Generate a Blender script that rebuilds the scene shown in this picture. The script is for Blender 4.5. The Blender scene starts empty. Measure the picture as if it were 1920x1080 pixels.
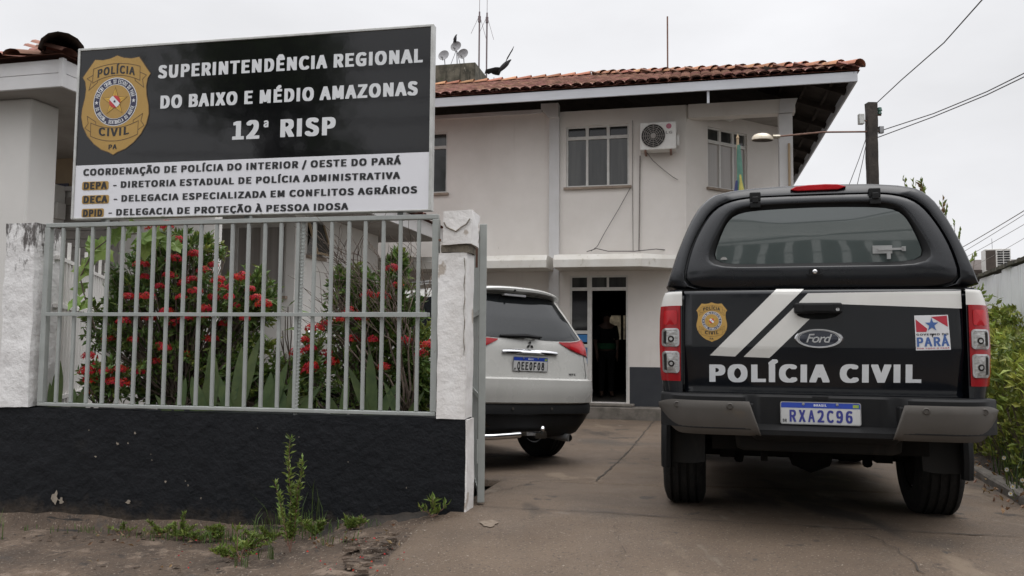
import bpy, bmesh, math, random
from math import sin, cos, tan, pi, radians, sqrt, atan2, floor
from mathutils import Vector, Matrix, noise
random.seed(7)
SC = bpy.context.scene
COL = SC.collection

# ---------------------------------------------------------------- camera, sky, sun, exposure
F_PX, CAM_H, PITCH, ROLL = 1500.0, 1.09, radians(3.86), radians(0.45)
cam_d = bpy.data.cameras.new('camera')
cam_d.sensor_width = 36.0
cam_d.lens = 36.0 * F_PX / 1920.0
cam_d.clip_start = 0.05
cam_d.clip_end = 600
cam = bpy.data.objects.new('camera', cam_d)
CAM_R = Matrix.Rotation(pi / 2 + PITCH, 3, 'X') @ Matrix.Rotation(ROLL, 3, 'Z')
cam.matrix_world = Matrix.Translation((0, 0, CAM_H)) @ CAM_R.to_4x4()
COL.objects.link(cam)
SC.camera = cam

SUN_EL, SUN_AZ = radians(76), radians(130)
world = bpy.data.worlds.new('World')
SC.world = world
world.use_nodes = True
wn = world.node_tree
wn.nodes.clear()
def N(tree, typ, **kw):
    n = tree.nodes.new(typ)
    for k, v in kw.items():
        if k.startswith('_'):
            setattr(n, k[1:], v)
        else:
            n.inputs[k.replace('__', ' ')].default_value = v
    return n
sky = wn.nodes.new('ShaderNodeTexSky')
sky.sky_type = 'NISHITA'
sky.sun_disc = False
sky.sun_elevation = SUN_EL
sky.sun_rotation = SUN_AZ
sky.dust_density = 6.0
sky.air_density = 1.0
hs = wn.nodes.new('ShaderNodeHueSaturation')
hs.inputs['Saturation'].default_value = 0.12
wn.links.new(sky.outputs[0], hs.inputs['Color'])
tc = wn.nodes.new('ShaderNodeTexCoord')
sep = wn.nodes.new('ShaderNodeSeparateXYZ')
wn.links.new(tc.outputs['Generated'], sep.inputs[0])
ramp = wn.nodes.new('ShaderNodeMapRange')          # overcast: the zenith is brighter than the horizon
ramp.inputs['From Min'].default_value = 0.33
ramp.inputs['From Max'].default_value = 0.92
ramp.inputs['To Min'].default_value = 9.9
ramp.inputs['To Max'].default_value = 28.0
ramp.interpolation_type = 'SMOOTHERSTEP'
wn.links.new(sep.outputs['Z'], ramp.inputs['Value'])
cn = wn.nodes.new('ShaderNodeTexNoise')
cn.inputs['Scale'].default_value = 2.2
cn.inputs['Detail'].default_value = 5
cn.inputs['Roughness'].default_value = 0.5
mp = wn.nodes.new('ShaderNodeMapping')
mp.inputs['Scale'].default_value = (1, 1, 2.6)
wn.links.new(tc.outputs['Generated'], mp.inputs[0])
wn.links.new(mp.outputs[0], cn.inputs['Vector'])
cr = wn.nodes.new('ShaderNodeMapRange')
cr.inputs['From Min'].default_value = 0.3
cr.inputs['From Max'].default_value = 0.7
cr.inputs['To Min'].default_value = 0.87
cr.inputs['To Max'].default_value = 1.10
wn.links.new(cn.outputs['Fac'], cr.inputs['Value'])
mul = wn.nodes.new('ShaderNodeMath')
mul.operation = 'MULTIPLY'
wn.links.new(ramp.outputs[0], mul.inputs[0])
wn.links.new(cr.outputs[0], mul.inputs[1])
vs = wn.nodes.new('ShaderNodeVectorMath')
vs.operation = 'SCALE'
vs.inputs[0].default_value = (0.985, 0.99, 1.02)
wn.links.new(mul.outputs[0], vs.inputs['Scale'])
mx = wn.nodes.new('ShaderNodeMix')
mx.data_type = 'RGBA'
mx.clamp_result = False
mx.inputs[0].default_value = 0.86
wn.links.new(hs.outputs[0], mx.inputs['A'])
wn.links.new(vs.outputs[0], mx.inputs['B'])
# sockets of the Mix node in colour mode
for l in list(wn.links):
    if l.to_node == mx:
        wn.links.remove(l)
wn.links.new(hs.outputs[0], mx.inputs[6])
wn.links.new(vs.outputs[0], mx.inputs[7])
bg = wn.nodes.new('ShaderNodeBackground')
bg.inputs['Strength'].default_value = 0.1
wo = wn.nodes.new('ShaderNodeOutputWorld')
wn.links.new(mx.outputs[2], bg.inputs['Color'])
wn.links.new(bg.outputs[0], wo.inputs['Surface'])

sun_d = bpy.data.lights.new('sun', 'SUN')
sun_d.energy = 0.9
sun_d.angle = radians(40)
sun_d.color = (1.0, 0.97, 0.93)
sun = bpy.data.objects.new('sun', sun_d)
# sky.sun_rotation turns clockwise seen from above, from +Y
sdir = Vector((sin(SUN_AZ) * cos(SUN_EL), cos(SUN_AZ) * cos(SUN_EL), sin(SUN_EL)))
sun.rotation_euler = sdir.to_track_quat('Z', 'Y').to_euler()
sun.location = sdir * 40
COL.objects.link(sun)
SC.view_settings.view_transform = 'Standard'
SC.view_settings.look = 'None'
SC.view_settings.exposure = 0.0
SC.view_settings.gamma = 1.0
SC.cycles.max_bounces = 8

# ---------------------------------------------------------------- survey helpers (a pixel ray cut with a plane of the place)
CAM_P = Vector((0, 0, CAM_H))
def ray(px, py):
    return CAM_R @ Vector(((px - 960) / F_PX, -(py - 540) / F_PX, -1.0))
def at(px, py, Y):
    d = ray(px, py)
    return CAM_P + d * (Y / d.y)
class Frame:
    def __init__(s, o, head):
        a = radians(head)
        s.o = Vector(o); s.rz = -a
        s.x = Vector((cos(a), -sin(a), 0)); s.y = Vector((sin(a), cos(a), 0))
    def w(s, l):
        return s.o + s.x * l[0] + s.y * l[1] + Vector((0, 0, l[2]))
    def loc(s, w):
        d = Vector(w) - s.o
        return Vector((d.dot(s.x), d.dot(s.y), d.z))
    def inv(s, px, py, yl=0.0):
        d = ray(px, py)
        t = (yl - (CAM_P - s.o).dot(s.y)) / d.dot(s.y)
        return s.loc(CAM_P + d * t)
FE = Frame((-0.52, 5.2, 0), 11)        # street fence and sign
TR = Frame((1.756, 4.567, 0), 14)      # pickup
BL = Frame((2.12, 14.6, 0), 13)        # main building

# ---------------------------------------------------------------- mesh helpers
class MB:
    def __init__(s):
        s.v = []; s.f = []; s.m = []
    def add(s, vs, fs, mi=0):
        b = len(s.v)
        s.v.extend([tuple(p) for p in vs])
        for f in fs:
            s.f.append(tuple(i + b for i in f)); s.m.append(mi)
    def box(s, x0, x1, y0, y1, z0, z1, mi=0):
        vs = [(x, y, z) for z in (z0, z1) for y in (y0, y1) for x in (x0, x1)]
        s.add(vs, [(0, 2, 3, 1), (4, 5, 7, 6), (0, 1, 5, 4), (2, 6, 7, 3), (0, 4, 6, 2), (1, 3, 7, 5)], mi)
    def bar(s, p, q, w, h=None, mi=0, up=(0, 0, 1)):
        p, q = Vector(p), Vector(q); h = h or w
        d = (q - p).normalized(); u = Vector(up)
        if abs(d.dot(u)) > 0.98: u = Vector((0, 1, 0))
        a = d.cross(u).normalized() * w / 2; b = a.cross(d).normalized() * h / 2
        vs = [c + sa * a + sb * b for c in (p, q) for sa, sb in ((-1, -1), (1, -1), (1, 1), (-1, 1))]
        s.add(vs, [(0, 1, 2, 3), (7, 6, 5, 4), (0, 4, 5, 1), (1, 5, 6, 2), (2, 6, 7, 3), (3, 7, 4, 0)], mi)
    def tube(s, pts, r, n=8, mi=0):
        pts = [Vector(p) for p in pts]; m = len(pts)
        rs = r if isinstance(r, (list, tuple)) else [r] * m
        vs = []; a = None
        for i, p in enumerate(pts):
            d = (pts[min(i + 1, m - 1)] - pts[max(i - 1, 0)]).normalized()
            if a is None:
                u = Vector((0, 0, 1)) if abs(d.z) < 0.9 else Vector((1, 0, 0))
                a = d.cross(u).normalized()
            a = (a - d * a.dot(d)).normalized(); b = d.cross(a)
            for k in range(n):
                t = 2 * pi * k / n
                vs.append(p + (a * cos(t) + b * sin(t)) * rs[i])
        fs = []
        for i in range(m - 1):
            for k in range(n):
                k2 = (k + 1) % n
                fs.append((i * n + k, i * n + k2, (i + 1) * n + k2, (i + 1) * n + k))
        fs.append(tuple(range(n - 1, -1, -1))); fs.append(tuple(range((m - 1) * n, m * n)))
        s.add(vs, fs, mi)
    def prism(s, poly, a0, a1, fn=None, mi=0):
        """closed 2D outline poly [(p,q)] extruded along a from a0 to a1; fn(p,q,a)->xyz (default: xz outline, along y)"""
        fn = fn or (lambda p, q, a: (p, a, q))
        n = len(poly)
        vs = [fn(p, q, a0) for p, q in poly] + [fn(p, q, a1) for p, q in poly]
        fs = [tuple(range(n)), tuple(range(2 * n - 1, n - 1, -1))]
        fs += [(i, i + n, (i + 1) % n + n, (i + 1) % n) for i in range(n)]
        s.add(vs, fs, mi)
    def grid(s, fn, nu, nv, mi=0, closed=False):
        vs = [fn(i / nu, j / nv) for j in range(nv + 1) for i in range(nu + 1)]
        fs = [(j * (nu + 1) + i, j * (nu + 1) + i + 1, (j + 1) * (nu + 1) + i + 1, (j + 1) * (nu + 1) + i)
              for j in range(nv) for i in range(nu)]
        s.add(vs, fs, mi)
    def loops(s, loops, mi=0, cap0=False, cap1=False, mis=None):
        n = len(loops[0]); b = []
        vs = [p for L in loops for p in L]
        base = len(s.v)
        s.add(vs, [], mi)
        for j in range(len(loops) - 1):
            for i in range(n):
                i2 = (i + 1) % n
                s.f.append((base + j * n + i, base + j * n + i2, base + (j + 1) * n + i2, base + (j + 1) * n + i))
                s.m.append(mis[j] if mis else mi)
        if cap0:
            s.f.append(tuple(base + i for i in range(n - 1, -1, -1))); s.m.append(mis[0] if mis else mi)
        if cap1:
            k = base + (len(loops) - 1) * n
            s.f.append(tuple(k + i for i in range(n))); s.m.append(mis[-1] if mis else mi)
    def lathe(s, prof, n=20, fn=None, mi=0):
        """profile [(r,h)] turned round the local axis; fn(x,y,h)->xyz"""
        fn = fn or (lambda x, y, h: (x, y, h))
        L = [[fn(r * cos(2 * pi * k / n), r * sin(2 * pi * k / n), h) for k in range(n)] for r, h in prof]
        s.loops(L, mi, True, True)
    def build(s, name, mats, parent=None, smooth=False, bevel=0, seg=2, fix=True, angle=35):
        me = bpy.data.meshes.new(name)
        me.from_pydata(s.v, [], s.f)
        mats = mats if isinstance(mats, (list, tuple)) else [mats]
        for m in mats: me.materials.append(m)
        if len(mats) > 1: me.polygons.foreach_set('material_index', s.m)
        if fix:
            bm = bmesh.new(); bm.from_mesh(me)
            bmesh.ops.recalc_face_normals(bm, faces=bm.faces)
            bm.to_mesh(me); bm.free()
        if smooth:
            me.polygons.foreach_set('use_smooth', [True] * len(me.polygons))
            if angle: 
                try: me.set_sharp_from_angle(angle=radians(angle))
                except Exception: pass
        me.update()
        o = bpy.data.objects.new(name, me)
        COL.objects.link(o)
        if parent: o.parent = parent
        if bevel:
            b = o.modifiers.new('bevel', 'BEVEL'); b.width = bevel; b.segments = seg
            b.limit_method = 'ANGLE'; b.angle_limit = radians(40); b.harden_normals = False
        return o
def tag(o, label=None, cat=None, group=None, kind=None):
    if label: o['label'] = label
    if cat: o['category'] = cat
    if group: o['group'] = group
    if kind: o['kind'] = kind
    return o
def thing(name, label, cat, loc=(0, 0, 0), rz=0, group=None):
    o = bpy.data.objects.new(name, None)
    COL.objects.link(o)
    o.location = loc; o.rotation_euler = (0, 0, rz)
    return tag(o, label, cat, group)
def copy_tree(o, parent=None):
    c = o.copy(); COL.objects.link(c)
    if parent: c.parent = parent
    for ch in [x for x in o.children]: copy_tree(ch, c)
    return c

# ---------------------------------------------------------------- lettering (a bold sans alphabet as outlines: advance, then closed loops)
GLYPH = {'A':(359,"-23 -13 76 -13 113 105 204 105 241 -13 342 -13 342 15 212 398 107 398 -23 14|134 169 159 249 184 169"),
'B':(385,"28 -13 207 -13 243 -10 277 -1 305 14 328 37 342 65 346 93 345 144 337 171 326 187 309 202 295 209 311 227 319 244 324 268 324 310 320 335 312 351 308 358 287 377 261 389 230 396 200 398 28 398|126 52 126 171 177 169 201 164 221 155 237 141 246 123 246 104 236 84 220 69 201 60 177 54|126 235 126 334 157 333 186 328 204 320 217 308 224 293 225 281 217 263 205 251 188 242 172 238 147 235"),
'C':(375,"251 403 230 405 174 405 143 401 129 399 88 381 53 351 29 315 11 264 5 206 5 179 11 120 27 72 51 35 59 27 86 4 127 -14 171 -20 228 -20 264 -15 287 -7 307 4 325 18 341 35 341 62 315 92 264 92 252 79 235 66 225 60 203 52 189 54 161 68 136 93 120 122 109 160 106 193 109 226 120 263 138 294 163 318 193 332 204 333 231 321 246 310 255 300 306 300 332 331 332 358 320 370 304 382 286 392"),
'D':(401,"28 -13 181 -13 231 -7 275 10 310 38 335 76 350 122 355 171 355 216 350 266 335 311 315 341 308 350 274 376 227 393 179 398 28 398|126 54 126 332 130 332 163 328 194 316 222 294 241 264 252 227 254 183 252 161 241 124 222 93 194 70 161 57"),
'E':(349,"28 -13 305 -13 305 54 126 54 126 169 272 169 272 236 126 236 126 331 300 331 300 398 28 398"),
'F':(330,"28 -13 126 -13 126 160 273 160 273 227 126 227 126 331 300 331 300 398 28 398"),
'G':(402,"259 403 236 405 180 405 140 400 133 399 89 380 85 375 55 352 36 322 33 320 28 312 11 263 5 206 5 179 11 120 28 71 53 34 70 19 90 3 131 -14 177 -20 235 -20 259 -18 279 -14 309 -3 333 11 348 24 348 213 171 213 171 146 253 146 253 71 243 63 215 52 197 53 165 67 137 93 128 111 120 122 109 160 107 181 109 226 121 264 140 295 166 318 198 332 212 333 230 327 243 320 259 308 266 300 317 300 343 331 343 358 329 371 298 391 280 398"),
'H':(422,"28 -13 126 -13 126 169 256 169 256 -13 355 -13 355 398 256 398 256 237 126 237 126 398 28 398"),
'I':(194,"28 -13 126 -13 126 398 28 398"),
'J':(321,"256 398 157 398 157 127 155 102 151 86 142 68 130 57 121 53 108 58 100 64 86 79 79 92 27 92 -5 69 -6 39 13 14 35 -4 54 -13 82 -19 152 -20 184 -16 212 -3 232 16 243 35 253 66 256 99"),
'L':(325,"295 -13 295 54 126 54 126 398 28 398 28 -13"),
'M':(466,"28 -13 122 -13 122 160 171 26 255 27 303 160 303 -13 398 -13 398 398 290 398 214 183 210 190 137 398 28 398"),
'N':(420,"28 -13 124 -13 124 208 232 20 237 14 251 -13 352 -13 352 398 255 398 255 179 128 398 28 398"),
'O':(430,"266 399 222 405 168 405 121 398 84 381 58 357 56 357 50 351 26 313 11 266 5 207 5 180 11 121 26 74 51 34 83 5 124 -14 167 -20 222 -20 266 -14 305 4 336 33 338 33 364 75 379 122 384 173 384 215 379 265 364 312 339 352 306 381|189 53 159 68 133 97 119 124 113 145 109 160 106 195 109 227 118 260 135 293 160 318 185 331 202 332 230 318 254 294 263 278 270 265 281 226 283 184 281 161 272 128 254 92 231 70 231 68 204 54"),
'P':(372,"28 -13 126 -13 126 140 192 140 230 143 241 146 265 153 290 167 314 192 328 225 332 257 332 287 327 324 314 352 293 373 263 388 228 396 195 398 28 398|126 206 126 333 165 331 186 327 207 318 222 304 231 284 231 260 223 240 209 224 190 214 160 207"),
'Q':(430,"393 -101 393 -74 383 -38 329 -38 317 -41 301 -37 285 -30 264 -14 265 -12 289 -5 299 3 320 15 347 45 369 88 380 127 384 172 384 215 379 265 362 316 339 352 312 376 306 381 266 399 222 405 168 405 124 399 84 381 50 351 26 313 15 279 10 260 5 207 5 180 10 126 24 79 44 43 72 13 107 -8 146 -18 159 -44 171 -57 174 -63 198 -84 224 -98 254 -107 286 -110 359 -109 378 -106|188 51 159 66 136 90 119 122 109 159 106 195 109 227 118 260 135 293 160 318 185 331 202 332 230 318 254 294 263 278 270 265 281 226 283 184 281 160 271 123 253 89 231 68 231 66 204 52"),
'R':(374,"28 -13 126 -13 126 150 147 149 239 -13 344 -13 344 14 259 158 259 160 270 163 291 175 311 194 323 214 330 235 333 262 333 292 328 328 315 355 294 375 269 388 236 396 206 398 28 398|126 215 126 333 171 331 190 327 210 318 224 305 232 287 232 267 224 248 210 233 192 223 170 217"),
'S':(353,"234 399 194 405 136 405 107 402 77 392 53 377 33 355 22 332 18 306 18 274 21 251 31 228 41 215 58 199 77 187 153 154 185 138 198 129 198 127 205 121 214 104 214 93 206 77 191 63 178 56 161 51 133 59 111 70 94 82 80 96 28 96 1 64 1 36 29 12 59 -5 82 -13 115 -19 188 -20 224 -16 253 -6 280 11 300 34 311 58 315 83 315 124 313 142 305 164 294 180 277 196 260 207 152 255 140 263 127 276 119 293 126 310 136 321 152 330 162 333 170 333 188 327 214 312 226 301 278 301 302 331 302 358 287 372 271 383"),
'T':(355,"108 -13 207 -13 207 331 323 331 323 398 -9 398 -9 331 108 331"),
'U':(419,"353 398 256 398 256 164 253 129 244 98 230 75 212 60 192 52 187 52 168 60 150 75 136 99 128 127 125 161 125 398 26 398 26 145 31 90 46 45 65 17 94 -5 125 -16 161 -20 218 -20 254 -16 285 -5 312 15 335 48 348 89 353 143"),
'V':(342,"98 -13 205 -13 327 370 327 398 227 398 160 172 153 143 77 398 -24 398 -24 369"),
'X':(341,"-16 -13 86 -13 148 107 214 -13 317 -13 316 17 212 196 309 370 309 398 208 398 153 291 146 301 95 398 -8 398 -8 370 89 198 -16 14"),
'Z':(357,"1 -13 317 -13 317 54 128 54 313 340 314 398 20 398 20 331 187 331 187 329 1 43"),
'Ê':(349,"28 -13 305 -13 305 54 126 54 126 169 272 169 272 236 126 236 126 331 300 331 300 398 263 398 281 412 281 440 221 505 119 505 118 502 59 440 59 412 78 398 28 398|131 398 169 431 173 430 209 399"),
'Í':(194,"28 -13 126 -13 126 398 95 399 181 463 181 490 155 522 103 522 23 447 21 447 21 420 40 399 28 398"),
'É':(349,"28 -13 305 -13 305 54 126 54 126 169 272 169 272 236 126 236 126 331 300 331 300 398 188 398 274 463 274 490 247 522 196 522 114 447 114 419 133 398 28 398"),
'Ç':(375,"126 -146 180 -146 207 -143 232 -137 247 -131 258 -123 270 -105 272 -94 271 -55 267 -46 259 -37 240 -28 243 -19 265 -15 283 -9 299 -1 325 18 341 35 341 62 315 92 264 92 252 79 235 66 225 60 203 52 189 54 161 68 136 93 120 122 109 160 106 193 109 226 120 263 138 294 163 318 193 332 204 333 231 321 246 310 255 300 306 300 332 331 332 358 320 370 304 382 286 392 251 403 230 405 174 405 143 401 129 399 88 381 53 351 29 315 11 264 5 206 5 179 10 126 25 77 49 37 80 8 118 -11 150 -17 140 -36 140 -65 165 -70 180 -79 180 -81 172 -87 160 -91 121 -96 121 -124"),
'Ã':(359,"-23 -13 76 -13 113 105 204 105 241 -13 342 -13 342 15 212 398 107 398 -23 14|134 169 159 249 184 169|287 502 205 503 204 492 200 481 197 479 176 496 157 504 144 506 85 506 73 504 59 498 47 487 39 474 33 456 31 442 31 409 58 406 113 406 114 417 119 430 121 430 138 416 157 406 175 403 232 403 245 405 260 412 272 424 279 435 285 453 287 466"),
'Á':(359,"-23 -13 76 -13 113 105 204 105 241 -13 342 -13 342 15 212 398 177 398 263 463 263 490 236 522 183 521 103 447 103 419 122 398 107 398 105 393 -23 14|134 169 159 249 184 169"),
'À':(359,"342 -13 342 15 212 398 196 398 215 419 215 447 134 522 82 522 55 490 55 463 137 402 140 398 107 398 105 393 -23 14 -23 -13 76 -13 113 105 204 105 241 -13|134 169 159 249 184 169"),
'0':(331,"205 400 173 405 119 405 87 400 58 384 52 378 52 376 33 356 16 319 5 270 1 211 1 177 6 112 15 71 33 30 57 2 88 -15 119 -20 173 -20 207 -14 235 2 248 17 258 29 276 68 287 117 291 177 291 211 287 270 277 315 258 357 234 384|144 53 131 63 119 81 107 113 100 152 98 202 100 235 106 270 117 302 131 323 144 333 148 333 161 323 174 304 185 274 192 235 194 185 192 152 186 117 176 87 161 63 148 53"),
'1':(331,"21 -13 282 -13 282 53 205 53 205 398 117 398 116 396 90 384 61 375 39 371 39 314 107 314 107 53 21 53"),
'2':(331,"-2 -13 290 -13 290 54 151 54 198 105 229 146 254 190 267 226 272 263 272 295 268 326 257 354 245 368 243 373 221 390 193 401 162 405 105 405 84 403 64 398 44 389 22 374 -4 349 -4 322 23 296 75 296 97 319 110 328 130 336 144 330 158 318 167 304 173 285 171 260 164 239 156 219 132 180 100 140 61 101 61 99 -2 42"),
'3':(331,"194 402 165 405 107 405 87 403 67 398 42 387 23 375 5 360 5 332 29 303 81 303 104 323 121 332 136 336 146 332 161 320 169 308 174 293 173 285 166 268 150 251 132 241 106 234 68 231 68 169 112 166 140 159 162 148 177 133 186 114 186 97 177 77 167 65 152 55 132 49 118 53 96 64 77 78 66 90 14 90 -10 60 -10 33 19 7 38 -4 61 -13 84 -18 109 -20 166 -20 196 -17 226 -7 250 8 271 31 283 58 287 86 287 121 284 143 275 165 265 179 248 195 232 203 241 209 257 226 266 242 272 260 274 278 274 312 270 338 259 362 241 381 219 394"),
'4':(331,"154 -13 249 -13 249 93 300 93 300 157 249 157 249 398 145 398 -14 152 -14 93 154 93|103 157 154 233 154 157"),
'5':(331,"270 398 33 398 20 223 20 192 45 176 97 176 109 185 132 195 149 190 167 177 180 159 188 134 188 116 179 88 167 71 150 57 131 49 101 59 76 76 65 88 12 88 3 74 -11 58 -11 31 19 6 39 -5 57 -12 83 -18 108 -20 165 -20 190 -17 224 -5 250 14 270 39 284 72 289 111 289 139 285 176 271 211 253 233 232 248 204 258 176 261 119 261 125 331 270 331"),
'6':(331,"230 401 201 405 144 405 107 399 77 385 59 367 57 367 45 354 24 317 10 267 4 198 4 170 9 110 21 65 42 26 67 1 98 -15 131 -20 185 -20 213 -16 239 -4 262 15 278 38 290 69 294 102 294 136 291 168 281 199 263 224 244 239 218 249 191 252 132 252 108 247 114 274 128 302 150 325 170 335 175 335 193 326 196 322 202 319 209 310 260 310 287 339 287 366 262 387 247 395|154 186 168 180 181 168 191 151 197 127 196 105 190 85 180 68 166 54 158 50 141 58 125 76 113 100 105 129 103 144 110 154 126 170 139 179"),
'7':(331,"79 -13 179 -13 183 60 190 117 203 177 223 232 247 278 292 343 292 398 1 398 1 331 170 331 152 303 127 254 107 200 93 144 84 84 79 20"),
'8':(331,"203 401 175 404 121 404 94 401 69 392 50 379 33 360 21 334 18 313 19 261 24 244 33 227 52 204 40 195 21 175 9 155 2 135 -1 112 -1 80 3 54 15 29 33 11 33 9 59 -7 89 -17 119 -20 175 -20 204 -17 235 -7 261 10 261 12 277 28 289 53 292 74 292 114 290 131 285 147 275 166 268 175 260 182 260 184 243 197 262 221 271 238 277 257 279 304 276 330 266 356 248 378 243 380 230 391|148 45 133 50 114 62 102 76 94 93 93 105 98 121 107 138 126 160 146 152 169 137 183 123 194 101 195 91 188 73 177 60 162 50|147 337 158 333 172 321 179 311 186 293 186 281 183 270 176 255 164 238 154 242 139 252 123 268 114 285 113 298 120 315 130 327 141 335"),
'9':(331,"194 400 161 405 106 405 74 399 52 389 29 369 13 346 2 316 -2 283 -2 250 1 218 11 187 27 163 47 147 74 136 100 133 159 133 184 138 178 112 163 82 142 60 124 52 123 50 112 53 99 60 83 75 31 75 6 47 6 19 17 8 31 -2 60 -15 94 -20 151 -20 184 -15 217 1 246 30 269 73 283 125 288 188 288 230 284 279 271 325 251 360 225 385|136 336 150 329 168 310 181 283 188 258 190 243 182 232 166 216 140 200 134 200 124 205 110 218 101 234 94 264 96 282 102 301 107 310 112 318 125 331"),
'-':(222,"-1 116 184 116 184 178 -1 178"),
'/':(246,"-19 -107 66 -107 67 -105 223 402 223 430 138 430 -18 -75"),
',':(186,"14 -113 65 -113 86 -102 102 -90 123 -66 132 -50 139 -28 141 -9 141 30 137 52 131 64 122 73 112 78 105 79 44 79 30 74 19 64 14 46 14 19 16 8 25 -6 33 -11 50 -15 42 -29 30 -42 18 -51 3 -58 3 -86"),
'a':(336,"231 294 212 302 180 306 129 306 105 304 62 292 18 269 18 241 36 209 87 209 96 216 117 227 145 236 159 229 169 218 178 196 178 193 127 186 81 174 48 159 23 138 10 115 7 97 6 57 8 40 17 16 29 1 45 -10 67 -18 86 -20 155 -19 175 -14 187 -8 189 -8 189 -13 279 -13 279 191 277 218 269 250 256 274 254 274 237 291|118 54 109 63 104 74 105 82 114 97 130 110 155 121 181 127 181 82 167 70 142 54 130 49"),
'o':(358,"219 301 192 305 126 305 99 301 67 287 46 270 39 263 19 233 7 200 2 157 2 128 7 85 21 48 40 21 64 1 74 -5 101 -16 132 -20 187 -20 217 -16 249 -3 273 16 298 49 311 84 316 125 316 160 311 201 297 238 277 266 250 288|157 51 141 59 124 76 113 95 104 124 103 150 104 161 112 188 124 209 141 226 157 234 161 234 177 226 195 208 205 191 215 159 216 137 214 121 207 98 194 75 177 59 161 51"),
}

from mathutils.geometry import tessellate_polygon
_gl = {}
def glyph(ch):
    if ch not in _gl:
        adv, d = GLYPH[ch]; vs = []; L = []
        for part in d.split('|'):
            q = list(map(int, part.split())); L.append([Vector((q[i], q[i + 1], 0)) for i in range(0, len(q), 2)])
        for l in L: vs += [(p.x, p.y) for p in l]
        area = lambda l: sum(l[i - 1].x * l[i].y - l[i].x * l[i - 1].y for i in range(len(l)))
        big = max(L, key=lambda l: abs(area(l))); sg = area(big) > 0; fs = []; idx = []; k = 0
        for l in L: idx.append(k); k += len(l)
        for a, l in enumerate(L):
            if (area(l) > 0) != sg: continue
            inb = lambda p: min(q.x for q in l) < p.x < max(q.x for q in l) and min(q.y for q in l) < p.y < max(q.y for q in l)
            hs_ = [b for b, h in enumerate(L) if (area(h) > 0) != sg and inb(h[0])]
            mp_ = [idx[a] + i for i in range(len(l))] + [idx[b] + i for b in hs_ for i in range(len(L[b]))]
            fs += [tuple(mp_[i] for i in t) for t in tessellate_polygon([l] + [L[b] for b in hs_])]
        _gl[ch] = (adv, vs, fs)
    return _gl[ch]
_txt = {}
def text_shape(s):
    if s in _txt: return _txt[s]
    x = 0; vs = []; fs = []
    for ch in s:
        if ch == ' ': x += 175; continue
        adv, v, f = glyph(ch); b = len(vs)
        vs += [((p[0] + x) / 411, (p[1] + 13) / 411) for p in v]; fs += [tuple(i + b for i in t) for t in f]
        x += adv + 34
    _txt[s] = (vs, fs)
    return _txt[s]
def write(mb, s, x0, x1, zb, cap, fn, mi=0, fat=0.0):
    """s set between x0 and x1, on base line zb with capitals cap high; fn(x,z)->xyz"""
    vs, fs = text_shape(s)
    ax, bx = min(p[0] for p in vs), max(p[0] for p in vs)
    for k, (dx, dz) in enumerate(((0, 0), (-1, .4), (1, .4), (-1, -.4), (1, -.4)) if fat else ((0, 0),)):
        def g_(x, z, k=k, dx=dx, dz=dz):
            p = fn(x0 + fat + (x - ax) / (bx - ax) * (x1 - x0 - 2 * fat) + dx * fat, zb + z * cap + dz * fat); return (p[0], p[1] - .00012 * k, p[2])
        mb.add([g_(x, z) for x, z in vs], fs, mi)
def write_cells(mb, s, x0, x1, zb, cap, fn, mi=0, fill=.72):
    c = (x1 - x0) / len(s)
    for i, ch in enumerate(s):
        vs, fs = text_shape(ch); ax, bx = min(p[0] for p in vs), max(p[0] for p in vs); w = c * fill * (.45 if bx - ax < .3 else 1); xm = x0 + c * (i + .5)
        mb.add([fn(xm + ((x - ax) / (bx - ax) - .5) * w, zb + z * cap) for x, z in vs], fs, mi)
def write_script(mb, s, x0, x1, zb, h, fn, mi=0):
    """slanted handwriting-like lettering from the built-in font"""
    cu = bpy.data.curves.new('lettering', 'FONT'); cu.body = s; cu.size = 1.0; cu.shear = .35; cu.offset = .012; cu.space_character = .9
    ob = bpy.data.objects.new('lettering', cu); COL.objects.link(ob)
    me = bpy.data.meshes.new_from_object(ob.evaluated_get(bpy.context.evaluated_depsgraph_get()))
    vs = [(v.co.x, v.co.y) for v in me.vertices]; fs = [tuple(p.vertices) for p in me.polygons]
    bpy.data.objects.remove(ob); bpy.data.meshes.remove(me); bpy.data.curves.remove(cu)
    ax, bx = min(p[0] for p in vs), max(p[0] for p in vs); az, bz = min(p[1] for p in vs), max(p[1] for p in vs)
    mb.add([fn(x0 + (x - ax) / (bx - ax) * (x1 - x0), zb + (z - az) / (bz - az) * h) for x, z in vs], fs, mi)

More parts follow.
